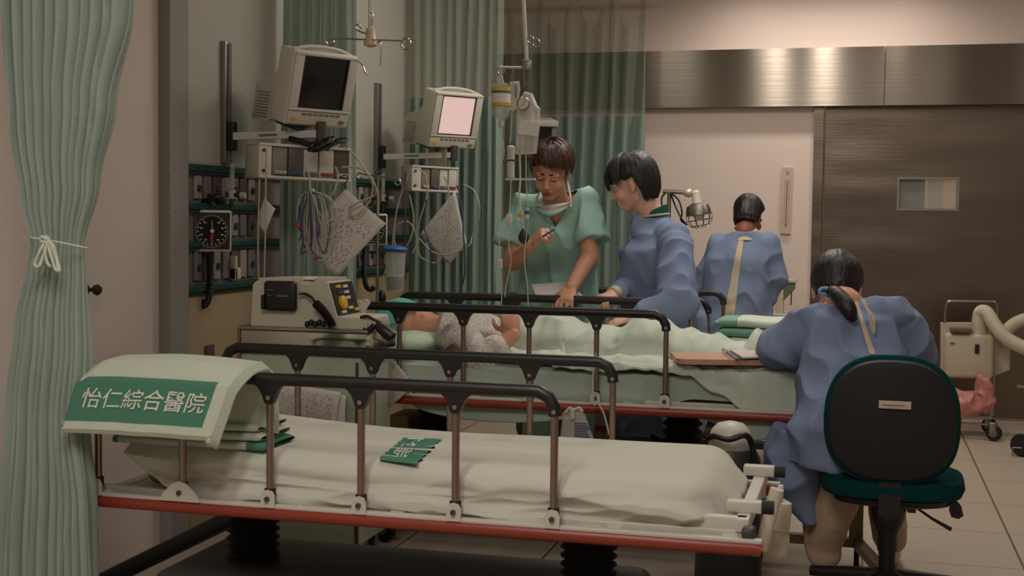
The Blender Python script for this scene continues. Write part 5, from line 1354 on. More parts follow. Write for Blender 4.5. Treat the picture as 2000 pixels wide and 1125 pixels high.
# trousers
b = MB(); torso(b, [(V((mx, 6.12, 0.70)), 0.17, 0.12), (V((mx, 6.12, 0.90)), 0.165, 0.12)], (1, 0, 0))
for q, kk, ff in ((-1, kn[0], ft[0]), (1, kn[1], ft[1])):
    b.cap(V((mx + 0.085 * q, 6.12, 0.80)), kk, 0.098, 0.082); b.cap(kk, ff + V((0, 0, 0.04)), 0.082, 0.078)
fuse(b, 'trousers', M_scrub, man, 0.009, 5, wrinkle(0.012, 6, ax=(1, 1, 0.6)))
for f_ in ft: shoe(man, f_, (0, -1))
# mask hanging under the chin
mk = [Py(a_, b_, y_) for a_, b_, y_ in ((1042, 398, 5.86), (1118, 395, 5.86), (1106, 414, 5.80), (1082, 423, 5.775), (1048, 413, 5.80))]
def mask(u, v):
    top = Py(1043, 397, 5.85).lerp(Py(1117, 394, 5.85), u) + V((0, -0.05 * math.sin(PI * u), -0.010 * math.sin(PI * u)))
    bot = Py(1046, 406, 5.84).lerp(Py(1114, 403, 5.84), u) + V((0, -0.075 * math.sin(PI * u), -0.045 * math.sin(PI * u)))
    return top.lerp(bot, v) + V((0, -0.008 * math.sin(v * PI * 3), 0))
o = MB().grid(mask, 24, 14, mif=lambda u, v: 1 if v > 0.72 else 0).build('face_mask', [M_paper, mat('mask_green', (120, 170, 150), 0.8)], man, True, 0.002)
for pts in ([(1044, 398, 5.83), (1050, 382, 5.84), (1057, 366, 5.86)], [(1046, 404, 5.82), (1049, 390, 5.84), (1055, 372, 5.86)], [(1116, 396, 5.83), (1112, 376, 5.85), (1108, 352, 5.88)], [(1114, 403, 5.82), (1114, 380, 5.87), (1110, 360, 5.9)]):
    MB().tube(catmull([Py(*p_) for p_ in pts], 4), 0.0035, 8, flat=0.5).build('mask_strap', M_paper, o)
MB().box(Py(1092, 448, 5.85) + V((0, 0, 0)), Py(1112, 500, 5.85) + V((0, 0.004, 0)), bev=0.001)
pen = tag(MB().tube([Py(1060, 462, 5.55), Py(1070, 456, 5.54), Py(1084, 448, 5.53)], [0.0045, 0.0045, 0.003], 10).build('pen', mat('pen_blue', (24, 78, 160), 0.4)), 'blue pen held in the man\'s raised hand', 'pen')
# papers under his hand
pp = MB(); cs = [Py(1038, 557, 5.86), Py(1113, 552, 5.86), Py(1143, 584, 5.73), Py(1052, 591, 5.73)]
pp.prism([c + V((0, 0, 0.004)) for c in cs], (0, 0, -0.006)); o = pp.build('paper_stack', M_paper, None, False); tag(o, 'sheaf of white papers pressed on the bed rail under the man\'s hand', 'papers')

# ---------------------------------------------------------------- woman in blue gown
wo = thing('person', (Py(1290, 640, 6.02).x, 6.02, 0), 'woman with short black hair in blue gown, in profile, hands at the rail', 'person')
wx = wo.location.x; b = MB()
g = frame(Py(1234, 360, 6.0), (-1, -0.02, -0.38), (-0.32, 0, 1), 1.0)
neck = Py(1273, 422, 6.03); head_blobs(b, g, neck)
hip = V((wx + 0.03, 6.05, 0.90)); ch = Py(1283, 500, 6.02); AX = (0.12, 1, 0)
shN, shF = Py(1318, 462, 5.86), Py(1262, 450, 6.20)
elN, wrN = Py(1322, 596, 5.63), Py(1236, 619, 5.54)
elF, wrF = Py(1248, 560, 6.02), Py(1196, 574, 5.76)
torso(b, [(hip + V((0, 0, -0.1)), 0.15, 0.10), (hip, 0.155, 0.11), (hip.lerp(ch, 0.5), 0.13, 0.09), (ch, 0.15, 0.105), (shN.lerp(shF, 0.5) + V((0, 0, -0.02)), 0.14, 0.075), (neck, 0.055, 0.05)], AX)
b.cap(shN, shF, 0.05, 0.05); b.cap(shN, elN, 0.045, 0.038); b.cap(elN, wrN, 0.038, 0.025); b.cap(shF, elF, 0.045, 0.038); b.cap(elF, wrF, 0.038, 0.025)
hand(b, wrN, Py(1204, 628, 5.53) - wrN, (0, 0.3, -1), (-0.3, 1, 0), 0.92, (0.3, 0.32, 0.34, 0.36), (0.3, 0.3))
hand(b, wrF, Py(1172, 584, 5.66) - wrF, (0, 0.2, -1), (-0.2, -1, 0), 0.92, (0.75, 0.8, 0.85, 0.9), (0.7, 0.7))
kn = [V((wx + 0.03, 5.96, 0.48)), V((wx + 0.03, 6.14, 0.48))]; ft = [V((wx + 0.04, 5.95, 0.08)), V((wx + 0.04, 6.15, 0.08))]
legs(b, hip + V((0, 0, -0.06)), AX, ft, kn, (0.08, 0.055, 0.04))
wb_ = fuse(b, 'body', M_skin2, wo, 0.0052, 3); face_parts(g, wb_, M_skin2)
def wlen(a):
    f_ = angd(a, 0)
    if f_ < 0.7: return 1.50
    if f_ < 1.35: return 1.50 + (f_ - 0.7) * 0.45
    if f_ < 1.62: return 1.79 - (f_ - 1.35) * 0.3
    return 1.70 + min(1, (f_ - 1.62) / 0.2) * 1.12
hair_shell(g, wlen, M_hair, wo, c=(0, -0.020, 0.042), rad=(0.092, 0.120, 0.108), ridge=0.018, freq=6, seed=5.0, hang=lambda a, ex: 1 - 0.20 * ex * ex)
m = MB(); r = random.Random(8)
for k in range(90):
    a = r.uniform(-1.2, 1.2); L = r.uniform(1.62, 1.92) + 0.02 * abs(a); pts = []
    for j in range(7):
        th = 0.2 + (L - 0.2) * j / 6; aa = a
        q = 1 + 0.14 * max(0, th - 0.75)
        pts.append(g(-math.sin(aa) * math.sin(th) * 0.094, -0.020 + math.cos(aa) * math.sin(th) * 0.121 * q, 0.042 + math.cos(th) * 0.110))
    m.tube(pts, [0.004, 0.006, 0.007, 0.006, 0.005, 0.003, 0.001], 6)
m.build('fringe', M_hair, wo)
MB().ell(g(0.083, -0.010, -0.045), (0.006, 0.006, 0.006)).build('earring', M_white, wb_)
def gown_mesh(b, name, parent, seed, mif=None, mats=None, amp=0.016): return fuse(b, name, mats or M_gown, parent, 0.0075, 5, wrinkle(amp * 1.5, 7.0, 0.012, 8, (1.2, 1.2, 0.7), seed), mif)
b = MB()
bk = lambda px, py, y: Py(px, py, y)
b.cap(neck + V((0.01, 0.0, -0.045)), shN + V((0, 0, -0.02)), 0.062, 0.055); b.cap(neck + V((0.01, 0.0, -0.045)), shF + V((0, 0, -0.02)), 0.062, 0.055)
torso(b, [(V((wx + 0.02, 6.04, 0.34)), 0.20, 0.19), (V((wx + 0.02, 6.04, 0.6)), 0.20, 0.19), (V((wx + 0.01, 6.04, 0.88)), 0.20, 0.18), (bk(1278, 560, 6.03), 0.185, 0.165), (bk(1280, 490, 6.02), 0.185, 0.155), (shN.lerp(shF, 0.5) + V((0.01, 0, -0.035)), 0.165, 0.11), (neck + V((0.0, 0, -0.03)), 0.09, 0.09), (neck + V((0.004, 0, -0.004)), 0.074, 0.072)], AX)
b.cap(shN + V((0, 0, -0.01)), shF + V((0, 0, -0.01)), 0.062, 0.062)
flare(b, shN + V((0, 0, 0.0)), elN, 0.072, 0.085); b.ell(elN + V((0.02, 0, 0)), (0.085, 0.08, 0.085)); b.cap(elN, wrN + (elN - wrN) * 0.25, 0.082, 0.045); b.cap(wrN + (elN - wrN) * 0.3, wrN + (elN - wrN) * 0.12, 0.045, 0.036)
flare(b, shF, elF, 0.07, 0.075); b.cap(elF, wrF + (elF - wrF) * 0.12, 0.07, 0.036)
gown_mesh(b, 'gown', wo, 11.0)
for w_, e in ((wrN, elN), (wrF, elF)):
    d_ = (w_ - e).normalized(); MB().cyl(w_ - d_ * 0.035, w_ + d_ * 0.008, 0.034, 0.030).build('cuff', M_cream, wo)
# neckline trim and green collar
MB().tube([neck + V((0.004 + 0.076 * math.cos(t), 0.074 * math.sin(t), 0.001 + 0.010 * math.cos(t))) for t in [2 * PI * k / 32 for k in range(33)]], 0.0048, 8).build('neck_trim', M_cream, wo)
MB().loft([ringe(neck + V((0.006, 0, -0.02)), (0.066, 0, 0.012), (0, 0.066, 0)), ringe(neck + V((0.014, 0, 0.028)), (0.058, 0, 0.028), (0, 0.060, 0)), ringe(neck + V((0.014, 0, 0.028)), (0.052, 0, 0.026), (0, 0.054, 0)), ringe(neck + V((0.0, 0, -0.03)), (0.05, 0, 0.015), (0, 0.05, 0))]).build('scrub_collar', mat('collar_green', (14, 92, 78), 0.9), wo)
b = MB()
for kk, ff in zip(kn, ft): b.cap(kk + V((0, 0, 0.1)), kk, 0.07, 0.066); b.cap(kk, ff + V((0, 0, 0.04)), 0.066, 0.058)
fuse(b, 'trousers', mat('dark_trousers', (30, 40, 66), 0.9), wo, 0.009, 4)
for f_ in ft: shoe(wo, f_, (-1, 0), M_dgrey)

# ---------------------------------------------------------------- nurse at the back
YN = 7.85
nb = thing('person', (Py(1445, 600, YN).x, YN, 0), 'person in a blue gown with open cream-lined back, standing by the far wall', 'person')
nx = nb.location.x; b = MB()
g = frame(Py(1463, 424, YN + 0.06), (0.42, 1, -0.75), (0, 0.5, 1), 0.98); neck = Py(1454, 452, YN - 0.02); head_blobs(b, g, neck)
shA, shB = Py(1402, 478, YN), Py(1500, 474, YN); hip = V((nx, YN, 0.86)); ch = Py(1446, 530, YN)
elA, wrA = Py(1376, 560, YN + 0.05), Py(1385, 600, YN + 0.25); elB, wrB = Py(1512, 548, YN + 0.04), Py(1500, 606, YN + 0.05)
torso(b, [(hip + V((0, 0, -0.1)), 0.15, 0.10), (hip, 0.155, 0.11), (ch, 0.15, 0.10), (shA.lerp(shB, 0.5), 0.14, 0.075), (neck, 0.055, 0.05)], (1, 0, 0))
for a1, a2, a3 in ((shA, elA, wrA), (shB, elB, wrB)):
    b.cap(a1, a2, 0.045, 0.038); b.cap(a2, a3, 0.038, 0.026)
hand(b, wrA, (0.1, 1, -0.2), (0, 0, -1), (1, 0, 0), 0.92); hand(b, wrB, (-0.1, 0.5, -1), (-1, 0, 0), (0, 1, 0), 0.92)
kn = [V((nx - 0.09, YN, 0.48)), V((nx + 0.09, YN, 0.48))]; ft = [V((nx - 0.1, YN, 0.08)), V((nx + 0.1, YN, 0.08))]
legs(b, hip + V((0, 0, -0.06)), (1, 0, 0), ft, kn, (0.08, 0.055, 0.04))
nb_ = fuse(b, 'body', mat('skin_shade', (140, 80, 56), 0.55), nb, 0.007, 3)  # shadow on the forearm is put into this darker skin colour
def bob(a):
    f_ = angd(a, 0)
    if f_ < 0.8: return 1.1
    if f_ < 1.4: return 1.1 + (f_ - 0.8) * 0.9
    return 1.64 + min(1, (f_ - 1.4) / 0.4) * 1.0
hair_shell(g, bob, M_hair, nb, rad=(0.092, 0.112, 0.104), ridge=0.03, freq=6, seed=9.0, hang=lambda a, ex: 1 - 0.15 * ex)
b = MB()
torso(b, [(V((nx, YN, 0.32)), 0.23, 0.17), (V((nx, YN, 0.6)), 0.235, 0.17), (Py(1437, 610, YN), 0.205, 0.155), (Py(1440, 560, YN), 0.20, 0.15), (Py(1444, 505, YN), 0.19, 0.14), (shA.lerp(shB, 0.5) + V((0, 0, 0.02)), 0.15, 0.10), (neck + V((0, 0, 0.0)), 0.075, 0.07)], (1, 0, 0))
for a1, a2, a3, t in ((shA, elA, wrA, 0.3), (shB, elB, wrB, 0.45)):
    b.cap(a1 + V((0, 0, -0.01)), a2, 0.07, 0.075); b.cap(a2, a3.lerp(a2, t), 0.072, 0.045)
s1, s2 = Py(1453, 455, YN), Py(1425, 640, YN)
def strip(c, n):
    t = (s1.z - c.z) / (s1.z - s2.z); xc = s1.x + (s2.x - s1.x) * t; w_ = 0.014 + 0.022 * min(1.6, max(0, t)) + 0.006 * nz(c.z * 9, 2)
    return 1 if (c.y < YN and abs(c.x - xc) < w_ and t > 0.0) or (c.z > neck.z - 0.035 and c.y < YN + 0.1) else 0
go = gown_mesh(b, 'gown', nb, 21.0, None, None, 0.012)
def overlay(o, fn, nu, nv, name, m_, parent, dirv=(0, 1, 0), off=0.004):
    """cloth strip laid on the surface of o; fn(u, v) -> point in front of it"""
    me = o.data; w0 = wloc(o); bv = BVHTree.FromPolygons([v.co + w0 for v in me.vertices], [list(p.vertices) for p in me.polygons]); dv_ = V(dirv)
    def f(u, v):
        p_ = V(fn(u, v)); h_ = bv.ray_cast(p_ - dv_ * 0.6, dv_)
        return (h_[0] - dv_ * off) if h_[0] is not None else p_
    return MB().grid(f, nu, nv).build(name, m_, parent, True, 0.003)
def sfn(u, v):
    zz = lerp(s1.z - 0.03, s2.z - 0.15, v); t = (s1.z - zz) / (s1.z - s2.z); xc = s1.x + (s2.x - s1.x) * t; w_ = 0.013 + 0.022 * min(1.6, t) + 0.003 * nz(zz * 9, 2)
    return (xc + (u - 0.5) * 2 * w_, YN, zz)
overlay(go, sfn, 8, 60, 'back_opening', M_cream, nb)
MB().loft([ringe(neck + V((0, 0, -0.03)), (0.11, 0, 0), (0, 0.085, 0.02)), ringe(neck + V((0, 0.01, 0.018)), (0.068, 0, 0), (0, 0.062, 0.02)), ringe(neck + V((0, 0.01, 0.018)), (0.06, 0, 0), (0, 0.055, 0.02)), ringe(neck + V((0, 0, -0.03)), (0.09, 0, 0), (0, 0.07, 0.02))]).build('cream_collar', M_cream, nb)
for f_ in ft: shoe(nb, f_, (0, 1))

# ---------------------------------------------------------------- nurse seated at the table
YS = 4.86
ns = thing('person', (Py(1650, 900, 4.72).x, 4.72, 0), 'person with a black ponytail in a blue gown, seated and bent over the table', 'person')
b = MB(); g = frame(Py(1634, 568, YS + 0.16), (0.03, 1, -0.85), (0, 0.55, 1), 1.10); neck = Py(1650, 594, YS + 0.02); head_blobs(b, g, neck)
shA, shB = Py(1590, 630, YS), Py(1745, 618, YS)
elA, wrA = Py(1528, 676, YS + 0.05), Py(1500, 682, YS + 0.30); elB, wrB = Py(1782, 690, YS + 0.10), Py(1740, 700, YS + 0.36)
hip = V((Py(1660, 900, 4.72).x, 4.72, 0.57))
torso(b, [(hip + V((0, 0, -0.06)), 0.16, 0.12), (hip + V((0, 0, 0.05)), 0.165, 0.12), (hip.lerp(shA.lerp(shB, .5), 0.5), 0.14, 0.10), (shA.lerp(shB, 0.5) + V((0, 0, -0.08)), 0.15, 0.10), (shA.lerp(shB, 0.5) + V((0, 0, 0.0)), 0.14, 0.08), (neck, 0.055, 0.05)], (1, 0, 0))
for a1, a2, a3 in ((shA, elA, wrA), (shB, elB, wrB)): b.cap(a1, a2, 0.048, 0.04); b.cap(a2, a3, 0.04, 0.026)
hand(b, wrA, (0.3, 1, -0.05), (0, 0, -1), (1, 0, 0), 0.92, (0.2, 0.2, 0.2, 0.2)); hand(b, wrB, (-0.5, 1, -0.05), (0, 0, -1), (-1, 0, 0), 0.92, (0.6, 0.6, 0.6, 0.6))
kA, kB = V((hip.x - 0.15, 5.10, 0.50)), V((hip.x + 0.10, 5.16, 0.50)); fA, fB = Py(1608, 1098, 4.90), Py(1738, 1098, 5.2); fA.z = 0.08; fB.z = 0.08
for q, kk, ff in ((-1, kA, fA), (1, kB, fB)):
    h_ = hip + V((0.09 * q, 0, -0.03)); b.cap(h_, kk, 0.08, 0.058); b.cap(kk, ff, 0.056, 0.04)
sb = fuse(b, 'body', M_skin, ns, 0.006, 3)
def pul(a):
    f_ = angd(a, 0); return 1.15 if f_ < 0.8 else (1.15 + (f_ - 0.8) * 0.75 if f_ < 1.4 else 1.6 + min(1, (f_ - 1.4) / 0.4) * (0.75 + 0.3 * max(0, f_ - 2)))
hair_shell(g, pul, M_hair, ns, rad=(0.088, 0.108, 0.100), ridge=0.014, freq=8, seed=12.0, hang=lambda a, ex: 1 - 0.22 * ex)
pt = [Py(1618, 570, YS - 0.02), Py(1632, 573, YS - 0.06), Py(1648, 590, YS - 0.10), Py(1658, 605, YS - 0.115), Py(1664, 618, YS - 0.12), Py(1670, 627, YS - 0.12)]
MB().tube(catmull(pt, 5), [0.012 + 0.018 * math.sin(PI * min(1, (i + 3) / 27)) for i in range(26)], 16).build('ponytail', M_hair, ns)
m = MB(); c0 = Py(1611, 569, YS - 0.04)
for k in range(16):
    a = 2 * PI * k / 16; m.ell(c0 + V((0.018 * math.cos(a), -0.004 * (k % 2), 0.011 * math.sin(a))), 0.0075, seg=8)
m.build('hair_tie', mat('scrunchie', (130, 160, 196), 0.8, var=0.4, vscale=120), ns)
b = MB()
torso(b, [(hip + V((-0.02, 0.05, -0.10)), 0.20, 0.19), (hip + V((0, 0, 0.04)), 0.20, 0.165), (hip.lerp(shA.lerp(shB, .5), 0.5), 0.18, 0.14), (shA.lerp(shB, 0.5) + V((0, 0, -0.09)), 0.185, 0.135), (shA.lerp(shB, 0.5) + V((0, 0, 0.01)), 0.16, 0.105), (neck + V((0, 0, -0.005)), 0.09, 0.07)], (1, 0, 0))
b.cap(shA, shB, 0.065, 0.065)
for a1, a2, a3 in ((shA, elA, wrA), (shB, elB, wrB)):
    flare(b, a1, a2, 0.07, 0.088); b.ell(a2 + V((0, 0, 0.0)), (0.085, 0.085, 0.075)); b.cap(a2, a3.lerp(a2, 0.3), 0.08, 0.045)
b.ell(elA + V((0.06, 0.02, -0.02)), (0.07, 0.07, 0.055)); b.ell(shA.lerp(elA, .5) + V((0.02, 0, -0.03)), (0.07, 0.07, 0.065))
# lap and the skirt spilling down on her left
b.cap(hip + V((-0.08, 0.02, 0)), kA, 0.115, 0.09); b.cap(hip + V((0.08, 0.02, 0)), kB, 0.11, 0.09)
sk = [(Py(1560, 835, 4.86), 0.085, 0.13), (Py(1552, 880, 4.85), 0.10, 0.14), (Py(1553, 930, 4.85), 0.098, 0.13), (Py(1562, 980, 4.86), 0.072, 0.10), (Py(1580, 1018, 4.86), 0.036, 0.07)]
torso(b, sk, (1, 0.15, 0))
d1 = wrinkle(0.030, 6.0, 0.014, 7, (1.2, 1.2, 0.8), 31.0)
gs = fuse(b, 'gown', M_gown, ns, 0.0075, 4, d1)
n1, n2 = Py(1672, 592, YS - 0.1), Py(1704, 690, YS - 0.1)
overlay(gs, lambda u, v: (lerp(n1.x, n2.x, v) + (u - 0.5) * (0.012 + 0.010 * v), YS, lerp(n1.z, n2.z, v)), 6, 30, 'back_opening', M_cream, ns)
MB().loft([ringe(neck + V((0.005, -0.03, -0.03)), (0.10, 0, 0.01), (0, 0.085, 0.03)), ringe(neck + V((0.0, 0.01, 0.012)), (0.066, 0, 0), (0, 0.06, 0.03)), ringe(neck + V((0, 0.01, 0.012)), (0.058, 0, 0), (0, 0.052, 0.03)), ringe(neck + V((0, -0.02, -0.03)), (0.08, 0, 0), (0, 0.07, 0.03))]).build('cream_collar', M_cream, ns)
for k in range(2):
    MB().tube(catmull([Py(1684 + 4 * k, 585, YS - 0.11), Py(1692, 600, YS - 0.125), Py(1700 + 6 * k, 622, YS - 0.135), Py(1704 + 3 * k, 645 + 6 * k, YS - 0.14)], 5), 0.006, 8, flat=0.4).build('neck_tie', M_cream, ns)
b = MB(); M_tr = mat('cream_trousers', (188, 160, 134), 0.9, bump=0.2, bscale=200)
for kk, ff in ((kA, fA), (kB, fB)): b.cap(kk + V((0, -0.08, 0)), kk, 0.082, 0.08); b.cap(kk, ff + V((0, 0, 0.03)), 0.078, 0.062)
kc_ = Py(1640, 960, 4.80); b.cap(kc_, fA + V((0.0, 0.0, 0.05)), 0.078, 0.058)
fuse(b, 'trousers', M_tr, ns, 0.008, 5, wrinkle(0.010, 6))
for f_ in (fA, fB): shoe(ns, f_, (0, 1))

# ---------------------------------------------------------------- patient
pa = thing('person', (-1.2, 5.3, 0.74), 'patient lying on the bed in a patterned gown and green cap, arm across the belly', 'person')
b = MB(); g = frame(Py(800, 630, 5.30), (0.12, 0.95, 0.45), (-1, 0.0, 0.12), 0.98); neck = Py(868, 642, 5.30); head_blobs(b, g, neck)
xs = lambda px: Py(px, 660, 5.3).x
torso_c = lambda px, z: V((xs(px), 5.30, z))
rings = [ringe(torso_c(p_, z), (0, w_, 0), (0, 0, h_), 28) for p_, z, w_, h_ in ((872, 0.84, 0.07, 0.06), (890, 0.83, 0.16, 0.08), (950, 0.81, 0.13, 0.06), (1020, 0.775, 0.10, 0.03), (1100, 0.775, 0.10, 0.028))]
b.loft(rings)
shN_, shF_ = Py(898, 662, 5.12), V((xs(905), 5.48, 0.84)); elN_, wrN_ = Py(938, 704, 5.03), Py(1002, 656, 5.10)
b.cap(shN_, shF_, 0.055, 0.055); b.cap(shN_, elN_, 0.05, 0.042); b.cap(elN_, wrN_, 0.042, 0.030)
hand(b, wrN_, Py(994, 612, 5.13) - wrN_, (-0.5, 1, -0.2), (-1, 0, 0), 1.0, (0.3, 0.35, 0.4, 0.45), (0.4, 0.5), 0.05)
b.cap(shF_, V((xs(980), 5.50, 0.80)), 0.05, 0.038)
xk = xs(1262)
for q in (-1, 1):
    h_ = V((xs(1095), 5.33 + q * 0.06, 0.79)); k_ = V((xk, 5.33 + q * 0.06, 0.805)); f_ = V((-0.42, 5.33 + q * 0.06, 0.775))
    b.cap(h_, k_, 0.04, 0.038); b.cap(k_, f_, 0.042, 0.028); b.cap(f_, f_ + V((0.02, 0, 0.05)), 0.026, 0.02)
pb_ = fuse(b, 'body', M_skin, pa, 0.006, 3); face_parts(g, pb_, M_skin)
# bouffant cap
def capf(u, v):
    a = 2 * PI * u; th = v * 1.98; rr = 1 + 0.05 * nz(math.cos(a) * 3, math.sin(a) * 3, th * 2) + 0.03 * fold(a * 3, th * 1.2, 5)
    return g(math.cos(a) * math.sin(th) * 0.104 * rr, -0.022 + math.sin(a) * math.sin(th) * 0.118 * rr, 0.03 + math.cos(th) * 0.118 * rr)
MB().grid(capf, 60, 26).build('surgical_cap', mat('cap_teal', (86, 180, 158), 0.8, bump=0.3, bscale=90, var=0.12, vscale=30), pa, True, 0.002)
def pattern_mat():
    m = mat('patterned_gown', (206, 192, 176), 0.9, bump=0.2, bscale=160)
    nt = m.node_tree; b_ = nt.nodes['Principled BSDF']; tc = nt.nodes.new('ShaderNodeTexCoord'); vo = nt.nodes.new('ShaderNodeTexVoronoi'); vo.inputs['Scale'].default_value = 84
    nt.links.new(tc.outputs['Object'], vo.inputs['Vector']); cr = nt.nodes.new('ShaderNodeMath'); cr.operation = 'LESS_THAN'; cr.inputs[1].default_value = 0.40
    nt.links.new(vo.outputs['Distance'], cr.inputs[0]); mx_ = nt.nodes.new('ShaderNodeMix'); mx_.data_type = 'RGBA'; nt.links.new(cr.outputs[0], mx_.inputs[0])
    mx_.inputs[6].default_value = (*s2l((200, 190, 180)), 1); mx_.inputs[7].default_value = (*s2l((166, 162, 166)), 1)
    nt.links.new(mx_.outputs[2], b_.inputs['Base Color']); return m
M_pat = pattern_mat()
b = MB()
rings = [ringe(torso_c(p_, z), (0, w_, 0), (0, 0, h_), 28) for p_, z, w_, h_ in ((866, 0.845, 0.09, 0.08), (878, 0.84, 0.17, 0.10), (940, 0.835, 0.175, 0.095), (1000, 0.80, 0.12, 0.05))]
b.loft(rings); b.cap(shN_, shF_, 0.075, 0.07)
e2 = elN_.lerp(wrN_, 0.45); flare(b, shN_, elN_, 0.068, 0.075); b.ell(elN_, (0.075, 0.07, 0.07)); b.cap(elN_, e2, 0.07, 0.062)
b.cap(shF_, V((xs(975), 5.52, 0.82)), 0.065, 0.06)
fuse(b, 'patterned_gown', M_pat, pa, 0.007, 4, wrinkle(0.012, 7, 0.006, 12))
br = Py(888, 700, 4.985); bb_ = MB().ell(br, (0.045, 0.03, 0.062), seg=20)
tag(bb_.tube([br + V((0.005, 0, -0.05)), br + V((0.012, 0, -0.075)), br + V((0.02, 0, -0.085))], 0.009, 8).build('breathing_bag', mat('brown_rubber', (84, 60, 50), 0.6, bump=0.3, bscale=60)), 'dark brown rubber breathing bag by the patient\'s elbow', 'breathing bag')
cable([(850, 690), (868, 700), (885, 728), (905, 733), (925, 715)], 4.97, 0.003, M_cable, 'breathing_tube', 'thin tube curling under the brown rubber bag', 'tube')
# pillow
def pil(u, v):
    a = 2 * PI * u; t = PI * v; cx, cy = -1.88, 5.30
    x = math.copysign(abs(math.cos(a) * math.sin(t)) ** 0.55, math.cos(a)) * 0.20; y = math.copysign(abs(math.sin(a) * math.sin(t)) ** 0.55, math.sin(a)) * 0.31; z = math.cos(t) * 0.058
    z *= 1 - 0.55 * math.exp(-((x - 0.02) ** 2 + y * y) / 0.02) * (z > 0)
    return V((cx + x, cy + y, 0.80 + z + 0.006 * nz(x * 12, y * 12)))
tag(MB().grid(pil, 60, 30).build('pillow', mat('pillow_green', (186, 206, 178), 0.9, bump=0.15, bscale=200)), 'pale green pillow under the patient\'s capped head', 'pillow')
# quilt
def bodyh(x, y):
    t = y - interp([(-1.3, 5.40), (-1.0, 5.36), (-0.86, 5.33)], x)
    chest = interp([(-1.62, 0.0), (-1.52, 0.09), (-1.40, 0.155), (-1.22, 0.145), (-1.08, 0.105), (-0.97, 0.095), (-0.86, 0.150), (-0.80, 0.145), (-0.68, 0.105), (-0.55, 0.085), (-0.45, 0.055), (-0.40, 0.11), (-0.35, 0.06), (-0.2, 0.02)], x)
    wd = interp([(-1.6, 0.21), (-1.1, 0.22), (-0.85, 0.20), (-0.5, 0.16)], x)
    prof = max(0, 1 - (abs(t) / wd) ** 2.6) ** 0.8 if abs(t) < wd else 0
    return chest * (0.10 + 0.90 * prof) * (1 if abs(t) < 0.3 else sm(0.36, 0.3, abs(t)))
Qz = 0.752
def quilt(u, v):
    x = lerp(-1.50, -0.19, u) + 0.10 * (v - 0.5) * (1 - u) * 2 * 0.6 + 0.03 * nz(v * 4, 3) * (1 - u)
    near = B2n + 0.012; far = B2f - 0.05
    hem = interp([(-1.6, 0.10), (-1.30, 0.02), (-1.05, -0.012), (-0.95, -0.02), (-0.80, 0.0), (-0.70, -0.012), (-0.62, -0.02), (-0.52, -0.08), (-0.4, -0.14), (-0.2, -0.15)], x)  # >0: hem on top, <0: hangs
    W_ = far - near
    Ltot = W_ - 0.03 - hem if hem > 0 else W_ + (-hem)
    s_ = v * Ltot
    if s_ < W_: y = far - s_; z = Qz + bodyh(x, y)
    else: y = near - 0.0; z = Qz - (s_ - W_)
    if s_ < W_:
        e = sm(0.08, 0.0, y - near) if hem <= 0 else 0; z -= 0.012 * e
        z += 0.014 * fold(x * 6 + 2 * nz(x, y * 2), y * 5 - x * 4, 3) + 0.016 * (fold(x * 9, y * 3, 8) - 0.3) * sm(0, 0.05, bodyh(x, y) + 0.02)
        if v > 0.93: z += 0.012 * math.sin((v - 0.93) / 0.07 * PI)
    else:
        y += 0.010 * math.sin(x * 26 + 2 * z) * min(1, (s_ - W_) / 0.05); y = max(y, near - 0.0)
    z += 0.0035 * math.sin(x * 90) * 0.5
    return V((x, y, z))
q_ = MB().grid(quilt, 150, 110).build('quilt', M_quilt, None, True, 0.012)
tag(q_, 'light green quilt covering the patient from chest to foot', 'quilt')

# ================================================================ RIGHT SIDE
# overbed table
ot = thing('overbed_table', (-0.3, 5.1, 0), 'wood-topped overbed table beside the seated person, over the foot of the bed', 'table')
def tb(u, v, z): 
    a = V((-0.655, 4.885, 0)); b_ = V((-0.80, 5.48, 0)); r_ = V((0.968, 0.245, 0)) * 0.60
    p_ = a + (b_ - a) * v + r_ * u; p_.z = z; return p_
HT = 0.80; poly = []
for cu, cv, a0_ in ((0.93, 0.07, -PI / 2), (0.93, 0.93, 0), (0.07, 0.93, PI / 2), (0.07, 0.07, PI)):
    for k in range(6):
        a = a0_ + PI / 2 * k / 5; poly.append(tb(cu + 0.07 * math.cos(a), cv + 0.07 * math.sin(a), HT))
MB().prism(poly, (0, 0, -0.02)).build('table_top', M_wood, ot, False)
M_tbm = mat('table_metal', (128, 116, 88), 0.45, 0.3)
lx, ly = Py(1676, 960, 5.18).x, 5.18
MB().box((lx - 0.03, ly - 0.02, 0.10), (lx + 0.022, ly + 0.02, HT - 0.03), bev=0.006).build('column', M_tbm, ot)
MB().box((-0.25, 5.16, HT - 0.05), (lx + 0.02, 5.20, HT - 0.021), bev=0.004).build('top_support', M_tbm, ot)
zb2 = 0.095
MB().box((-0.55, ly - 0.022, zb2 - 0.025), (lx + 0.02, ly + 0.022, zb2 + 0.012), bev=0.006).build('base_bar', M_tbm, ot)
c1 = V((lx, ly, zb2 - 0.006)); c2 = V((lx + 0.10, ly - 0.46, zb2 - 0.006)); n_ = V((0.98, 0.2, 0)) * 0.02
MB().loft([[q + n_ * s1 + V((0, 0, 0.016 * s2)) for s1, s2 in ((-1, -1), (1, -1), (1, 1), (-1, 1))] for q in (c1, c2)]).build('base_leg', M_tbm, ot, False)
for q in (c1 + V((0, 0, 0)), c2, V((-0.53, ly, zb2))):
    MB().lathe([(0.01, -0.01), (0.034, -0.01), (0.034, 0.01), (0.01, 0.01)], (q.x, q.y, 0.034), (1, 0, 0), 18).build('castor_wheel', M_rubber, ot)
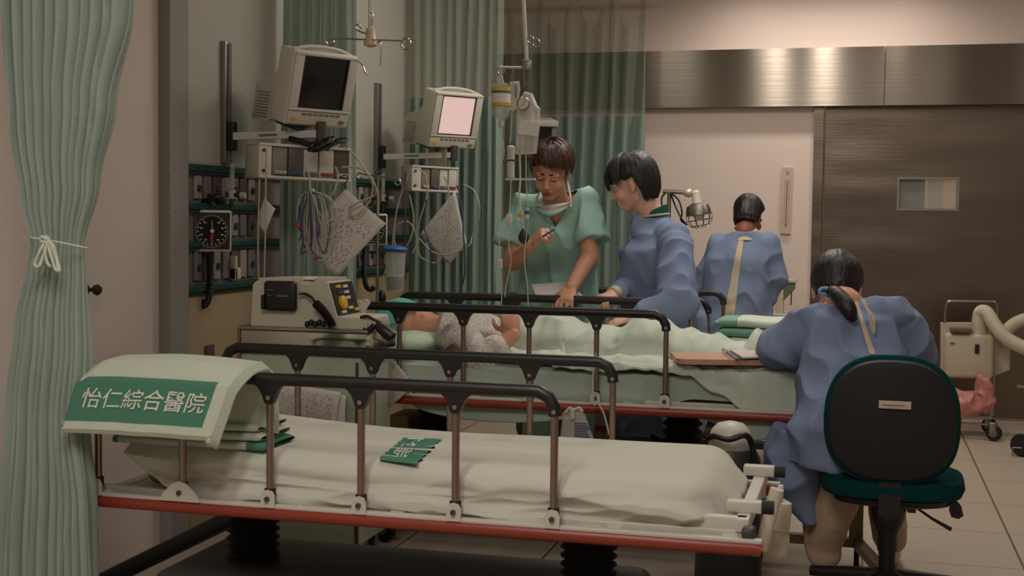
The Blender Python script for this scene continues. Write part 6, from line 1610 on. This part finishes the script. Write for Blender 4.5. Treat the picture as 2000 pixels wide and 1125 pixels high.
# clipboard with papers
def on_t(px, py, z): r_ = ray(px, py); return EYE + r_ * ((z - EYE.z) / r_.z)
zc_ = HT + 0.001
cb_ = thing('clipboard', on_t(1450, 690, HT), 'clipboard with white papers on the wood-topped table', 'clipboard')
poly = [on_t(1400, 676, zc_), on_t(1437, 703, zc_), on_t(1530, 700, zc_), on_t(1530, 671, zc_)]
MB().prism(poly, (0, 0, 0.005)).build('board', mat('clip_board_blue', (96, 96, 124), 0.4), cb_, False)
poly = [on_t(1408, 674.5, zc_ + .006), on_t(1450, 700.5, zc_ + .006), on_t(1530, 699, zc_ + .006), on_t(1530, 669, zc_ + .006)]
pg = MB().prism(poly, (0, 0, 0.006)).build('papers', M_paper, cb_, False)
MB().tube([on_t(1412, 680, zc_ + .015), on_t(1430, 692, zc_ + .02), on_t(1446, 700, zc_ + .015)], 0.0035, 8).build('clip', M_steel, cb_)

# office chair
CY = 4.50
oc = thing('office_chair', (Py(1745, 900, CY).x, CY, 0), 'black-backed office chair with teal upholstery and a white sticker on its back', 'chair')
ocx = oc.location.x
def back_outline(grow=0.0, n=48):
    """superellipse backrest outline in pixel-derived metres around its centre"""
    out = []
    for k in range(n):
        a = 2 * PI * k / n; c, s_ = math.cos(a), math.sin(a)
        w_ = 0.206 - 0.022 * max(0, s_) ** 1 ; h_ = 0.200
        x = math.copysign(abs(c) ** 0.72, c) * (w_ + grow); z = math.copysign(abs(s_) ** 0.72, s_) * (h_ + grow)
        out.append((x, z))
    return out
bc = Py(1742, 822, CY - 0.03); 
def ring_b(grow, dy, sc_=1.0): return [bc + V((x * sc_, dy + 0.22 * (x * x) * 1.2, z * sc_)) for x, z in back_outline(grow)]
MB().loft([ring_b(0, -0.012, 0.86), ring_b(0, -0.006, 0.97), ring_b(0, 0.008, 1.0), ring_b(0, 0.02, 0.99)]).build('back_shell', mat('chair_shell', (12, 10, 9), 0.65), oc)
MB().loft([ring_b(0.0, 0.012, 1.0), ring_b(0.012, 0.02, 1.0), ring_b(0.014, 0.045, 1.0), ring_b(0.0, 0.07, 1.0), ring_b(0, 0.08, 0.9)]).build('backrest', M_teal, oc)
sp_ = Py(1748, 791, CY - 0.047); st = MB().box(sp_ + V((-0.051, -0.002, -0.013)), sp_ + V((0.051, 0.002, 0.013)), bev=0.001).build('sticker', mat('sticker_cream', (196, 180, 156), 0.7), oc)
MB().box(sp_ + V((-0.04, -0.0026, -0.003)), sp_ + V((0.03, -0.0018, 0.0)), ).build('sticker_print', M_grey, st)
sc2 = Py(1742, 925, CY + 0.15)
def seat_ring(gx, z): 
    return [V((sc2.x + math.copysign(abs(math.cos(a)) ** 0.6, math.cos(a)) * (0.24 + gx), CY + 0.20 + math.copysign(abs(math.sin(a)) ** 0.6, math.sin(a)) * (0.215 + gx), z)) for a in [2 * PI * k / 40 for k in range(40)]]
zs = 0.435
MB().loft([seat_ring(-0.05, zs - 0.045), seat_ring(-0.01, zs - 0.035), seat_ring(0.0, zs - 0.01), seat_ring(-0.005, zs + 0.02), seat_ring(-0.04, zs + 0.035)]).build('seat', M_teal, oc)
MB().loft([seat_ring(-0.08, zs - 0.075), seat_ring(-0.045, zs - 0.065), seat_ring(-0.035, zs - 0.045)]).build('seat_shell', M_black, oc)
pc_ = V((Py(1735, 1000, CY + 0.12).x, CY + 0.14, 0))
MB().lathe([(0.062, zs - 0.07), (0.058, zs - 0.12), (0.045, 0.28), (0.034, 0.26), (0.034, 0.2), (0.028, 0.19), (0.028, 0.09)], (pc_.x, pc_.y, 0), (0, 0, 1)).build('gas_column', M_black, oc)
MB().loft([[V((pc_.x + a_, CY + b_, z_)) for a_, b_ in ((-0.035, -0.012), (0.035, -0.012), (0.035, 0.01), (-0.035, 0.01))] for z_ in (zs - 0.09, zs + 0.1)] , True).tube([(pc_.x, CY - 0.002, zs - 0.07), (pc_.x, CY + 0.1, zs - 0.085)], 0.03, 10).build('back_bracket', M_black, oc)
for k in range(5):
    a = 2 * PI * k / 5 + 0.3; e = V((pc_.x + 0.27 * math.cos(a), pc_.y + 0.27 * math.sin(a), 0.085))
    MB().tube([(pc_.x, pc_.y, 0.11), e], [0.028, 0.018], 10).build('base_arm', M_black, oc)
    MB().lathe([(0.008, -0.02), (0.03, -0.018), (0.03, 0.018), (0.008, 0.02)], (e.x, e.y, 0.03), (math.sin(a), -math.cos(a), 0), 18).build('castor_wheel', M_black, oc)
yl = CY + 0.12
MB().box(Py(1772, 1002, yl), Py(1790, 966, yl) + V((0, 0.05, 0)), bev=0.004).build('mechanism', M_dgrey, oc)
l1 = MB().tube(catmull([Py(1786, 966, yl), Py(1820, 968, yl), Py(1842, 974, yl), Py(1858, 982, yl)], 5), 0.0045, 8).build('tilt_lever', M_black, oc)
lp = [Py(a_, b_, yl - 0.008) for a_, b_ in ((1856, 984), (1868, 978), (1878, 990), (1882, 1008), (1872, 1014), (1858, 1010), (1854, 998))]
MB().prism(lp, (0, 0.02, 0)).build('lever_paddle', M_black, l1)
MB().tube([Py(1790, 992, yl), Py(1822, 1014, yl), Py(1858, 1034, yl)], [0.004, 0.005, 0.0075], 8).build('height_lever', M_black, oc)

# thermometer on the back wall
tp_ = Py(1537, 391, YB - 0.01); th = thing('wall_thermometer', (tp_.x, YB, tp_.z), 'long white wall thermometer left of the steel door', 'thermometer')
q1, q2, q3, q4 = Py(1529, 326, YB - .02), Py(1549, 327, YB - .02), Py(1544, 457, YB - .02), Py(1524, 456, YB - .02)
MB().prism([q1, q2, q3, q4], (0, 0.018, 0)).build('backing', mat('thermo_white', (206, 184, 164), 0.5), th, False)
ax_ = (q4 + q3) / 2 - (q1 + q2) / 2; t0 = (q1 + q2) / 2 + V((0, -0.003, 0))
MB().tube([t0 + ax_ * 0.2, t0 + ax_ * 0.86], 0.0022, 8).build('glass_tube', M_grey, th)
MB().ell(t0 + ax_ * 0.87, 0.006, seg=10).build('bulb', M_red, th)
for sd, nm in ((-1, 'scale_marks'), (1, 'scale_marks')):
    m = MB()
    for k in range(26):
        c = t0 + ax_ * (0.2 + 0.026 * k) + V((sd * 0.014, 0, 0)); L = 0.006 if k % 5 else 0.011; m.box(c + V((-L / 2, -0.0005, -0.0008)), c + V((L / 2, 0.0, 0.0008)))
    m.build(nm, M_dgrey, th)
for t_, ch_ in ((0.09, 'C'), ):
    text_mesh(ch_, 0.03, lambda a, b_: t0 + ax_ * t_ + V((a - 0.010, -0.001, b_ - 0.01)), 'scale_letter', M_dgrey, th)

# examination lamp
YE = 7.3
el = thing('examination_lamp', (Py(1305, 500, YE).x, YE, 0), 'chrome examination lamp with a wire-caged head behind the woman', 'lamp')
ex = el.location.x
MB().cyl((ex, YE, 0.06), (ex, YE, Py(1305, 375, YE).z), 0.011).build('stand_pole', M_steel, el)
MB().tube([Py(1294, 374, YE), Py(1320, 375, YE), Py(1343, 377, YE)], 0.012, 12).build('arm', M_steel, el)
MB().lathe([(0.016, -0.02), (0.024, -0.01), (0.024, 0.01), (0.016, 0.02)], Py(1344, 377, YE), (1, 0, 0)).build('arm_joint', mat('lamp_cream', (196, 186, 160), 0.3, 0.4), el)
ca, cb2 = Py(1358, 372, YE), Py(1368, 442, YE); dv = (cb2 - ca).normalized(); Lh = (cb2 - ca).length
MB().lathe([(0.012, 0), (0.022, 0.01), (0.026, 0.06), (0.030, 0.08)], ca, dv).build('lamp_neck', mat('lamp_white', (206, 200, 180), 0.3), el)
MB().lathe([(0.030, 0.07), (0.060, 0.085), (0.068, 0.11), (0.070, 0.135), (0.066, 0.135), (0.063, 0.11), (0.05, 0.09), (0.02, 0.08)], ca, dv).build('reflector', M_satin, el)
m = MB(); u_ = dv.orthogonal().normalized(); w_ = dv.cross(u_)
for k in range(10):
    a = 2 * PI * k / 10; rad_ = u_ * math.cos(a) + w_ * math.sin(a)
    m.tube([ca + dv * 0.13 + rad_ * 0.071, ca + dv * 0.165 + rad_ * 0.07, ca + dv * 0.195 + rad_ * 0.055, ca + dv * 0.208 + rad_ * 0.02], 0.002, 6)
for hh, rr in ((0.135, 0.072), (0.165, 0.071), (0.195, 0.056)):
    m.tube([ca + dv * hh + (u_ * math.cos(a) + w_ * math.sin(a)) * rr for a in [2 * PI * k / 24 for k in range(25)]], 0.0022, 6)
m.build('wire_cage', M_steel, el)
MB().ell(ca + dv * 0.13, 0.035).build('lamp_bulb', mat('bulb_glass', (190, 180, 160), 0.2, alpha=0.6), el)
for pts in ([(1312, 378), (1326, 392), (1332, 415), (1330, 430), (1340, 438)], [(1300, 376), (1292, 390), (1298, 420), (1312, 440)], [(1310, 378), (1318, 400), (1330, 425), (1342, 440)]):
    cable(pts, YE - 0.02, 0.005, M_black, 'lamp_cord', parent=el)
MB().lathe([(0.0, 0), (0.18, 0.005), (0.18, 0.03), (0.03, 0.06)], (ex, YE, 0.0), (0, 0, 1)).build('lamp_base', M_dgrey, el)

# small wall-side trolley with equipment, right of the standing person
YT = 8.7
tr = thing('supply_trolley', (Py(1545, 600, YT).x, YT, 0), 'pale supply trolley with a small device, right of the person at the far wall', 'trolley')
tx = tr.location.x
MB().box((tx - 0.14, YT - 0.15, 0.12), (tx + 0.28, YT + 0.15, Py(1545, 618, YT).z), bev=0.01).build('trolley_body', mat('trolley_cream', (176, 160, 138), 0.5), tr)
MB().box((tx - 0.16, YT - 0.17, Py(1545, 618, YT).z), (tx + 0.30, YT + 0.17, Py(1545, 614, YT).z + 0.01), bev=0.004).build('trolley_top', M_beige, tr)
for dx in (-0.1, 0.24): MB().lathe([(0.01, -0.01), (0.045, -0.01), (0.045, 0.01), (0.01, 0.01)], (tx + dx, YT - 0.1, 0.045), (1, 0, 0), 18).build('trolley_wheel', M_rubber, tr); MB().cyl((tx + dx, YT - 0.1, 0.05), (tx + dx, YT - 0.1, 0.13), 0.012).build('wheel_stem', M_satin, tr)
q = Py(1528, 614, YT - 0.05); dvc = thing('wall_device', q, 'cream device with a dark angled window standing on the far trolley', 'medical device')
MB().box(Py(1514, 613, YT - .08), Py(1530, 566, YT - .08) + V((0, 0.12, 0)), bev=0.006).build('device_case', mat('device_cream', (206, 190, 166), 0.45), dvc)
MB().prism([Py(1528, 549, YT - .06), Py(1554, 549, YT - .06), Py(1552, 566, YT - .06), Py(1530, 588, YT - .06)], (0, 0.06, 0)).build('device_window', mat('device_green', (110, 116, 92), 0.3), dvc, False)
MB().box(Py(1528, 552, YT - .07), Py(1555, 547, YT - .07) + V((0, 0.08, 0)), bev=0.002).build('device_lid', M_beige, dvc)
MB().tube([Py(1546, 570, YT - .07), Py(1545, 590, YT - .07), Py(1545, 596, YT - .07)], 0.004, 8).build('device_handle', M_dgrey, dvc)
MB().cyl(Py(1521, 566, YT - .02), Py(1521, 500, YT - .02), 0.018, 0.012).build('upright_bottle', mat('bottle_cream', (200, 180, 150), 0.5), dvc)

# blower unit on a wire trolley
YW = 8.55
bu = thing('blower_trolley', (Py(1895, 850, YW).x, YW, 0), 'cream warm-air blower on a chrome trolley beside the steel door', 'blower trolley')
W = lambda a_, b_, dy=0.0: Py(a_, b_, YW + dy)
M_cr = mat('blower_cream', (186, 172, 148), 0.5)
MB().box(W(1843, 738, 0.02), W(1943, 654, 0.02) + V((0, 0.20, 0)), bev=0.025).build('blower_body', M_cr, bu)
MB().prism([W(1838, 632, 0.09), W(1935, 632, 0.09), W(1935, 735, 0.09), W(1838, 735, 0.09)], (0, 0.12, 0)).build('rear_housing', M_cr, bu)
MB().prism([W(1940, 650, 0.1), W(1974, 668, 0.1), W(1972, 722, 0.1), W(1940, 735, 0.1)], (0, 0.12, 0)).build('side_box', mat('blower_shade', (168, 156, 134), 0.5), bu)
MB().box(W(1856, 648, -0.0) + V((0, 0, 0)), W(1898, 642, 0) + V((0, 0.08, 0)), bev=0.003).build('handle_slot', mat('slot_brown', (104, 84, 58), 0.6), bu)
MB().box(W(1904, 690, 0.01), W(1913, 673, 0.01) + V((0, 0.02, 0)), bev=0.001).build('switch', M_black, bu)
MB().box(W(1856, 671, 0.012), W(1865, 669, 0.012) + V((0, 0.01, 0))).build('small_mark', M_grey, bu)
m = MB().tube(catmull([W(1845, 632, 0.12), W(1846, 605, 0.12), W(1850, 592, 0.12), W(1862, 588, 0.12), W(1930, 589, 0.12), W(1945, 592, 0.12), W(1947, 610, 0.12), W(1945, 640, 0.12)], 5), 0.008, 10)
m.build('push_handle', M_steel, bu)
for px0 in (1845, 1944):
    MB().cyl(W(px0, 640, 0.14), (W(px0, 640, .14).x, YW + 0.14, 0.12), 0.009).build('upright', M_steel, bu)
hp1 = catmull([W(1914, 655, 0.08), W(1912, 628, 0.08), W(1916, 610, 0.08), W(1928, 612, 0.04), W(1942, 634, 0.0), W(1960, 656, -0.03), W(1980, 670, -0.05), W(2010, 684, -0.06)], 20)
MB().tube(hp1, [0.041 + 0.0025 * (i % 2) for i in range(len(hp1))], 18).build('ribbed_hose', mat('hose_cream', (196, 186, 162), 0.55), bu)
hp2 = catmull([W(1958, 658, 0.10), W(1972, 640, 0.10), W(1990, 628, 0.1), W(2015, 620, 0.1)], 20)
MB().tube(hp2, [0.038 + 0.0025 * (i % 2) for i in range(len(hp2))], 18).build('ribbed_hose', mat('hose_cream', (196, 186, 162), 0.55), bu)
zt_, zl_ = W(1900, 822).z, W(1900, 838).z
x0_, x1_ = W(1845, 830).x, W(1927, 830).x; y0_, y1_ = YW - 0.14, YW + 0.16
for z_, nm in ((max(zt_, 0.14), 'basket_rim'), (max(zl_ - 0.0, 0.10), 'lower_frame')):
    MB().tube([(x0_, y0_, z_), (x1_, y0_, z_), (x1_ + 0.02, y0_ + 0.01, z_), (x1_ + 0.02, y1_, z_), (x0_, y1_, z_), (x0_, y0_, z_)], 0.007, 8).build(nm, M_steel, bu)
MB().tube([(x1_ + 0.01, y0_, max(zt_, .14)), (x1_ + 0.01, y0_, max(zt_, .14) + 0.06)], 0.006, 8).build('basket_post', M_steel, bu)
for x_, y_ in ((x1_ + 0.02, y0_), (x1_ + 0.02, y1_), (x0_, y0_), (x0_, y1_)):
    w1 = MB().lathe([(0.012, -0.012), (0.046, -0.014), (0.050, 0), (0.046, 0.014), (0.012, 0.012)], (x_ + 0.01, y_, 0.05), (0.5, 1, 0), 22).build('castor_wheel', M_rubber, bu)
    MB().lathe([(0.004, -0.016), (0.026, -0.016), (0.026, 0.016), (0.004, 0.016)], (x_ + 0.01, y_, 0.05), (0.5, 1, 0), 18).build('wheel_hub', M_satin, w1)
    MB().box((x_ - 0.02, y_ - 0.022, 0.05), (x_ + 0.022, y_ + 0.022, 0.115), bev=0.006).build('wheel_fork', M_satin, bu)
b = MB(); c = V(((x0_ + x1_) / 2 + 0.02, YW + 0.0, 0.20))
b.ell(c + V((-0.05, 0, 0)), (0.13, 0.10, 0.09)); b.ell(c + V((0.09, 0, 0.05)), (0.055, 0.05, 0.12)); b.cap(c + V((0.08, 0, 0.06)), c + V((0.06, 0, 0.17)), 0.045, 0.015)
t_ = thing('plastic_bag', c - V((0, 0, 0.1)), 'translucent red plastic bag in the basket of the blower trolley', 'bag')
fuse(b, 'bag_film', mat('red_film', (216, 146, 132), 0.3, alpha=0.6, var=0.25, vscale=20), t_, 0.01, 3, wrinkle(0.03, 12, 0.01, 20, (1, 1, 1), 5))

# wheel of another stand at the right edge
p = Py(1992, 868, 7.9); st2 = thing('wheeled_stand', (Py(2010, 870, 7.9).x, 7.9, 0), 'dark castor wheel of a stand cut off by the right edge', 'wheeled stand')
MB().lathe([(0.02, -0.014), (0.06, -0.014), (0.066, 0), (0.06, 0.014), (0.02, 0.014)], (Py(1995, 868, 7.9).x, 7.9, 0.066), (0.6, 1, 0), 26).build('castor_wheel', M_rubber, st2)
MB().cyl((Py(2014, 850, 7.9).x, 7.9, 0.08), (Py(2014, 850, 7.9).x, 7.9, 0.9), 0.012).build('stand_pole', M_steel, st2)
MB().tube([Py(1978, 890, 7.85), Py(1978, 874, 7.85), Py(1996, 875, 7.85)], 0.005, 8).build('brake_lever', M_satin, st2)
MB().tube([Py(1986, 754, 7.9), Py(2004, 755, 7.9)], 0.008, 8).build('side_bar', M_steel, st2)

# white dome unit and other things under the beds
p = Py(1427, 852, 4.72); dm = thing('floor_suction_unit', (p.x, 4.72, 0), 'white domed unit with black straps on the floor under the patient\'s bed foot', 'suction unit')
zt0 = Py(1427, 822, 4.72).z; rr = 0.078
MB().lathe([(rr, 0), (rr * 1.0, 0.03), (rr * .88, 0.065), (rr * .6, 0.088), (rr * .2, 0.096), (0, 0.097)], (p.x, 4.72, zt0 - 0.097), (0, 0, 1)).build('dome', M_white, dm)
MB().lathe([(0.10, 0), (0.12, 0.03), (0.105, zt0 - 0.13), (0.088, zt0 - 0.097), (0.02, zt0 - 0.09)], (p.x, 4.72, 0), (0, 0, 1)).build('drum', mat('drum_dark', (44, 42, 38), 0.45), dm)
MB().tube(catmull([Py(1383, 856, 4.66), Py(1395, 852, 4.60), Py(1425, 858, 4.585), Py(1455, 850, 4.60), Py(1468, 868, 4.63), Py(1474, 910, 4.66)], 6), 0.011, 10).build('strap', M_black, dm)
# urine bags on the rail
ub = bag([(1100, 806), (1112, 800), (1132, 800), (1142, 808), (1160, 858), (1166, 900), (1092, 900), (1094, 850)], 4.88, 0.03, M_clear2, 'drainage_bag', 'clear drainage bag with scale marks hanging from the patient\'s bed rail', 'drainage bag')
m = MB()
for k in range(8): m.box(Py(1122, 828 + 5 * k, 4.862), Py(1146 + (k % 3) * 3, 826.5 + 5 * k, 4.862) + V((0, 0.001, 0)))
m.build('scale_marks', mat('mark_blue', (90, 90, 120), 0.7), ub)
m = MB(); m.tube([Py(1104, 806, 4.86), Py(1112, 797, 4.86), Py(1122, 800, 4.86), Py(1132, 796, 4.86), Py(1138, 804, 4.86)], 0.006, 8).tube([Py(1118, 800, 4.86), Py(1118, 818, 4.86)], 0.010, 10); m.build('bag_hanger', M_white, ub)
cable([(1164, 690), (1158, 740), (1160, 790), (1166, 786), (1180, 810), (1190, 850)], 4.86, 0.0035, M_tube, 'drain_tube', 'clear drain tube hanging beside the drainage bag', 'tube')
u2 = bag([(1162, 796), (1184, 800), (1188, 860), (1158, 858)], 5.9, 0.03, mat('bag_grey', (150, 140, 130), 0.5), 'drainage_bag', 'grey bag with a red band hanging behind the drain tube', 'drainage bag')
qd(M_red, [(1163, 830), (1185, 833), (1186, 845), (1162, 842)], 5.88, 'red_band', u2)
# boxes and bag on the floor
def box_thing(px0, py0, px1, py1, y, d_, m_, nm, label, cat):
    a, c = Py(px0, py1, y), Py(px1, py0, y); return tag(MB().box((a.x, y, max(a.z, 0.0)), (c.x, y + d_, c.z), bev=0.004).build(nm, m_), label, cat)
box_thing(760, 812, 796, 1000, 5.30, 0.2, mat('carton_cream', (170, 150, 118), 0.8), 'carton', 'cream carton with brown marks under the patient\'s bed', 'carton')
box_thing(800, 818, 826, 1000, 5.34, 0.2, mat('carton_brown', (110, 84, 44), 0.8), 'carton', 'brown carton under the patient\'s bed, right of the cream one', 'carton')
m = MB(); fbg = thing('cloth_bag', Pz(640, 1065, 0.0) * 1.0, 'dull purple cloth bag on the floor behind the empty bed\'s base', 'bag')
bgp = Py(620, 1045, 4.75); m.ell((bgp.x, 4.80, 0.13), (0.20, 0.10, 0.12)); m.ell((bgp.x + 0.1, 4.78, 0.10), (0.1, 0.1, 0.1)); fbg.location = V((bgp.x, 4.8, 0))
fuse(m, 'bag_cloth', mat('purple_cloth', (120, 92, 98), 0.9), fbg, 0.012, 3, wrinkle(0.02, 10))
# plastic fittings at the bed foot: holder tube and bottle
q1_, q2_ = Py(1518, 955, 3.62), Py(1486, 1072, 3.62)
tag(MB().tube([q1_, q2_], 0.019, 14).build('holder_tube', mat('tube_white', (206, 196, 176), 0.45)), 'white plastic tube leaning at the foot of the empty bed', 'tube')
bp_ = thing('plastic_bottle', Py(1518, 1050, 3.75), 'translucent white plastic bottle hooked at the foot of the empty bed', 'bottle')
a_, b_ = Py(1526, 975, 3.75), Py(1512, 1085, 3.75); ax3 = (b_ - a_); L = ax3.length
MB().lathe([(0.012, 0), (0.03, 0.008), (0.033, 0.03), (0.034, L * .52), (0.028, L * .55), (0.034, L * .6), (0.04, L * .8), (0.038, L * .95), (0.02, L)], a_, ax3).build('bottle_body', mat('cloudy_plastic', (196, 186, 164), 0.35), bp_)
MB().box(Py(1518, 975, 3.72), Py(1530, 950, 3.72) + V((0, 0.03, 0)), bev=0.004).build('bottle_clip', M_white, bp_)
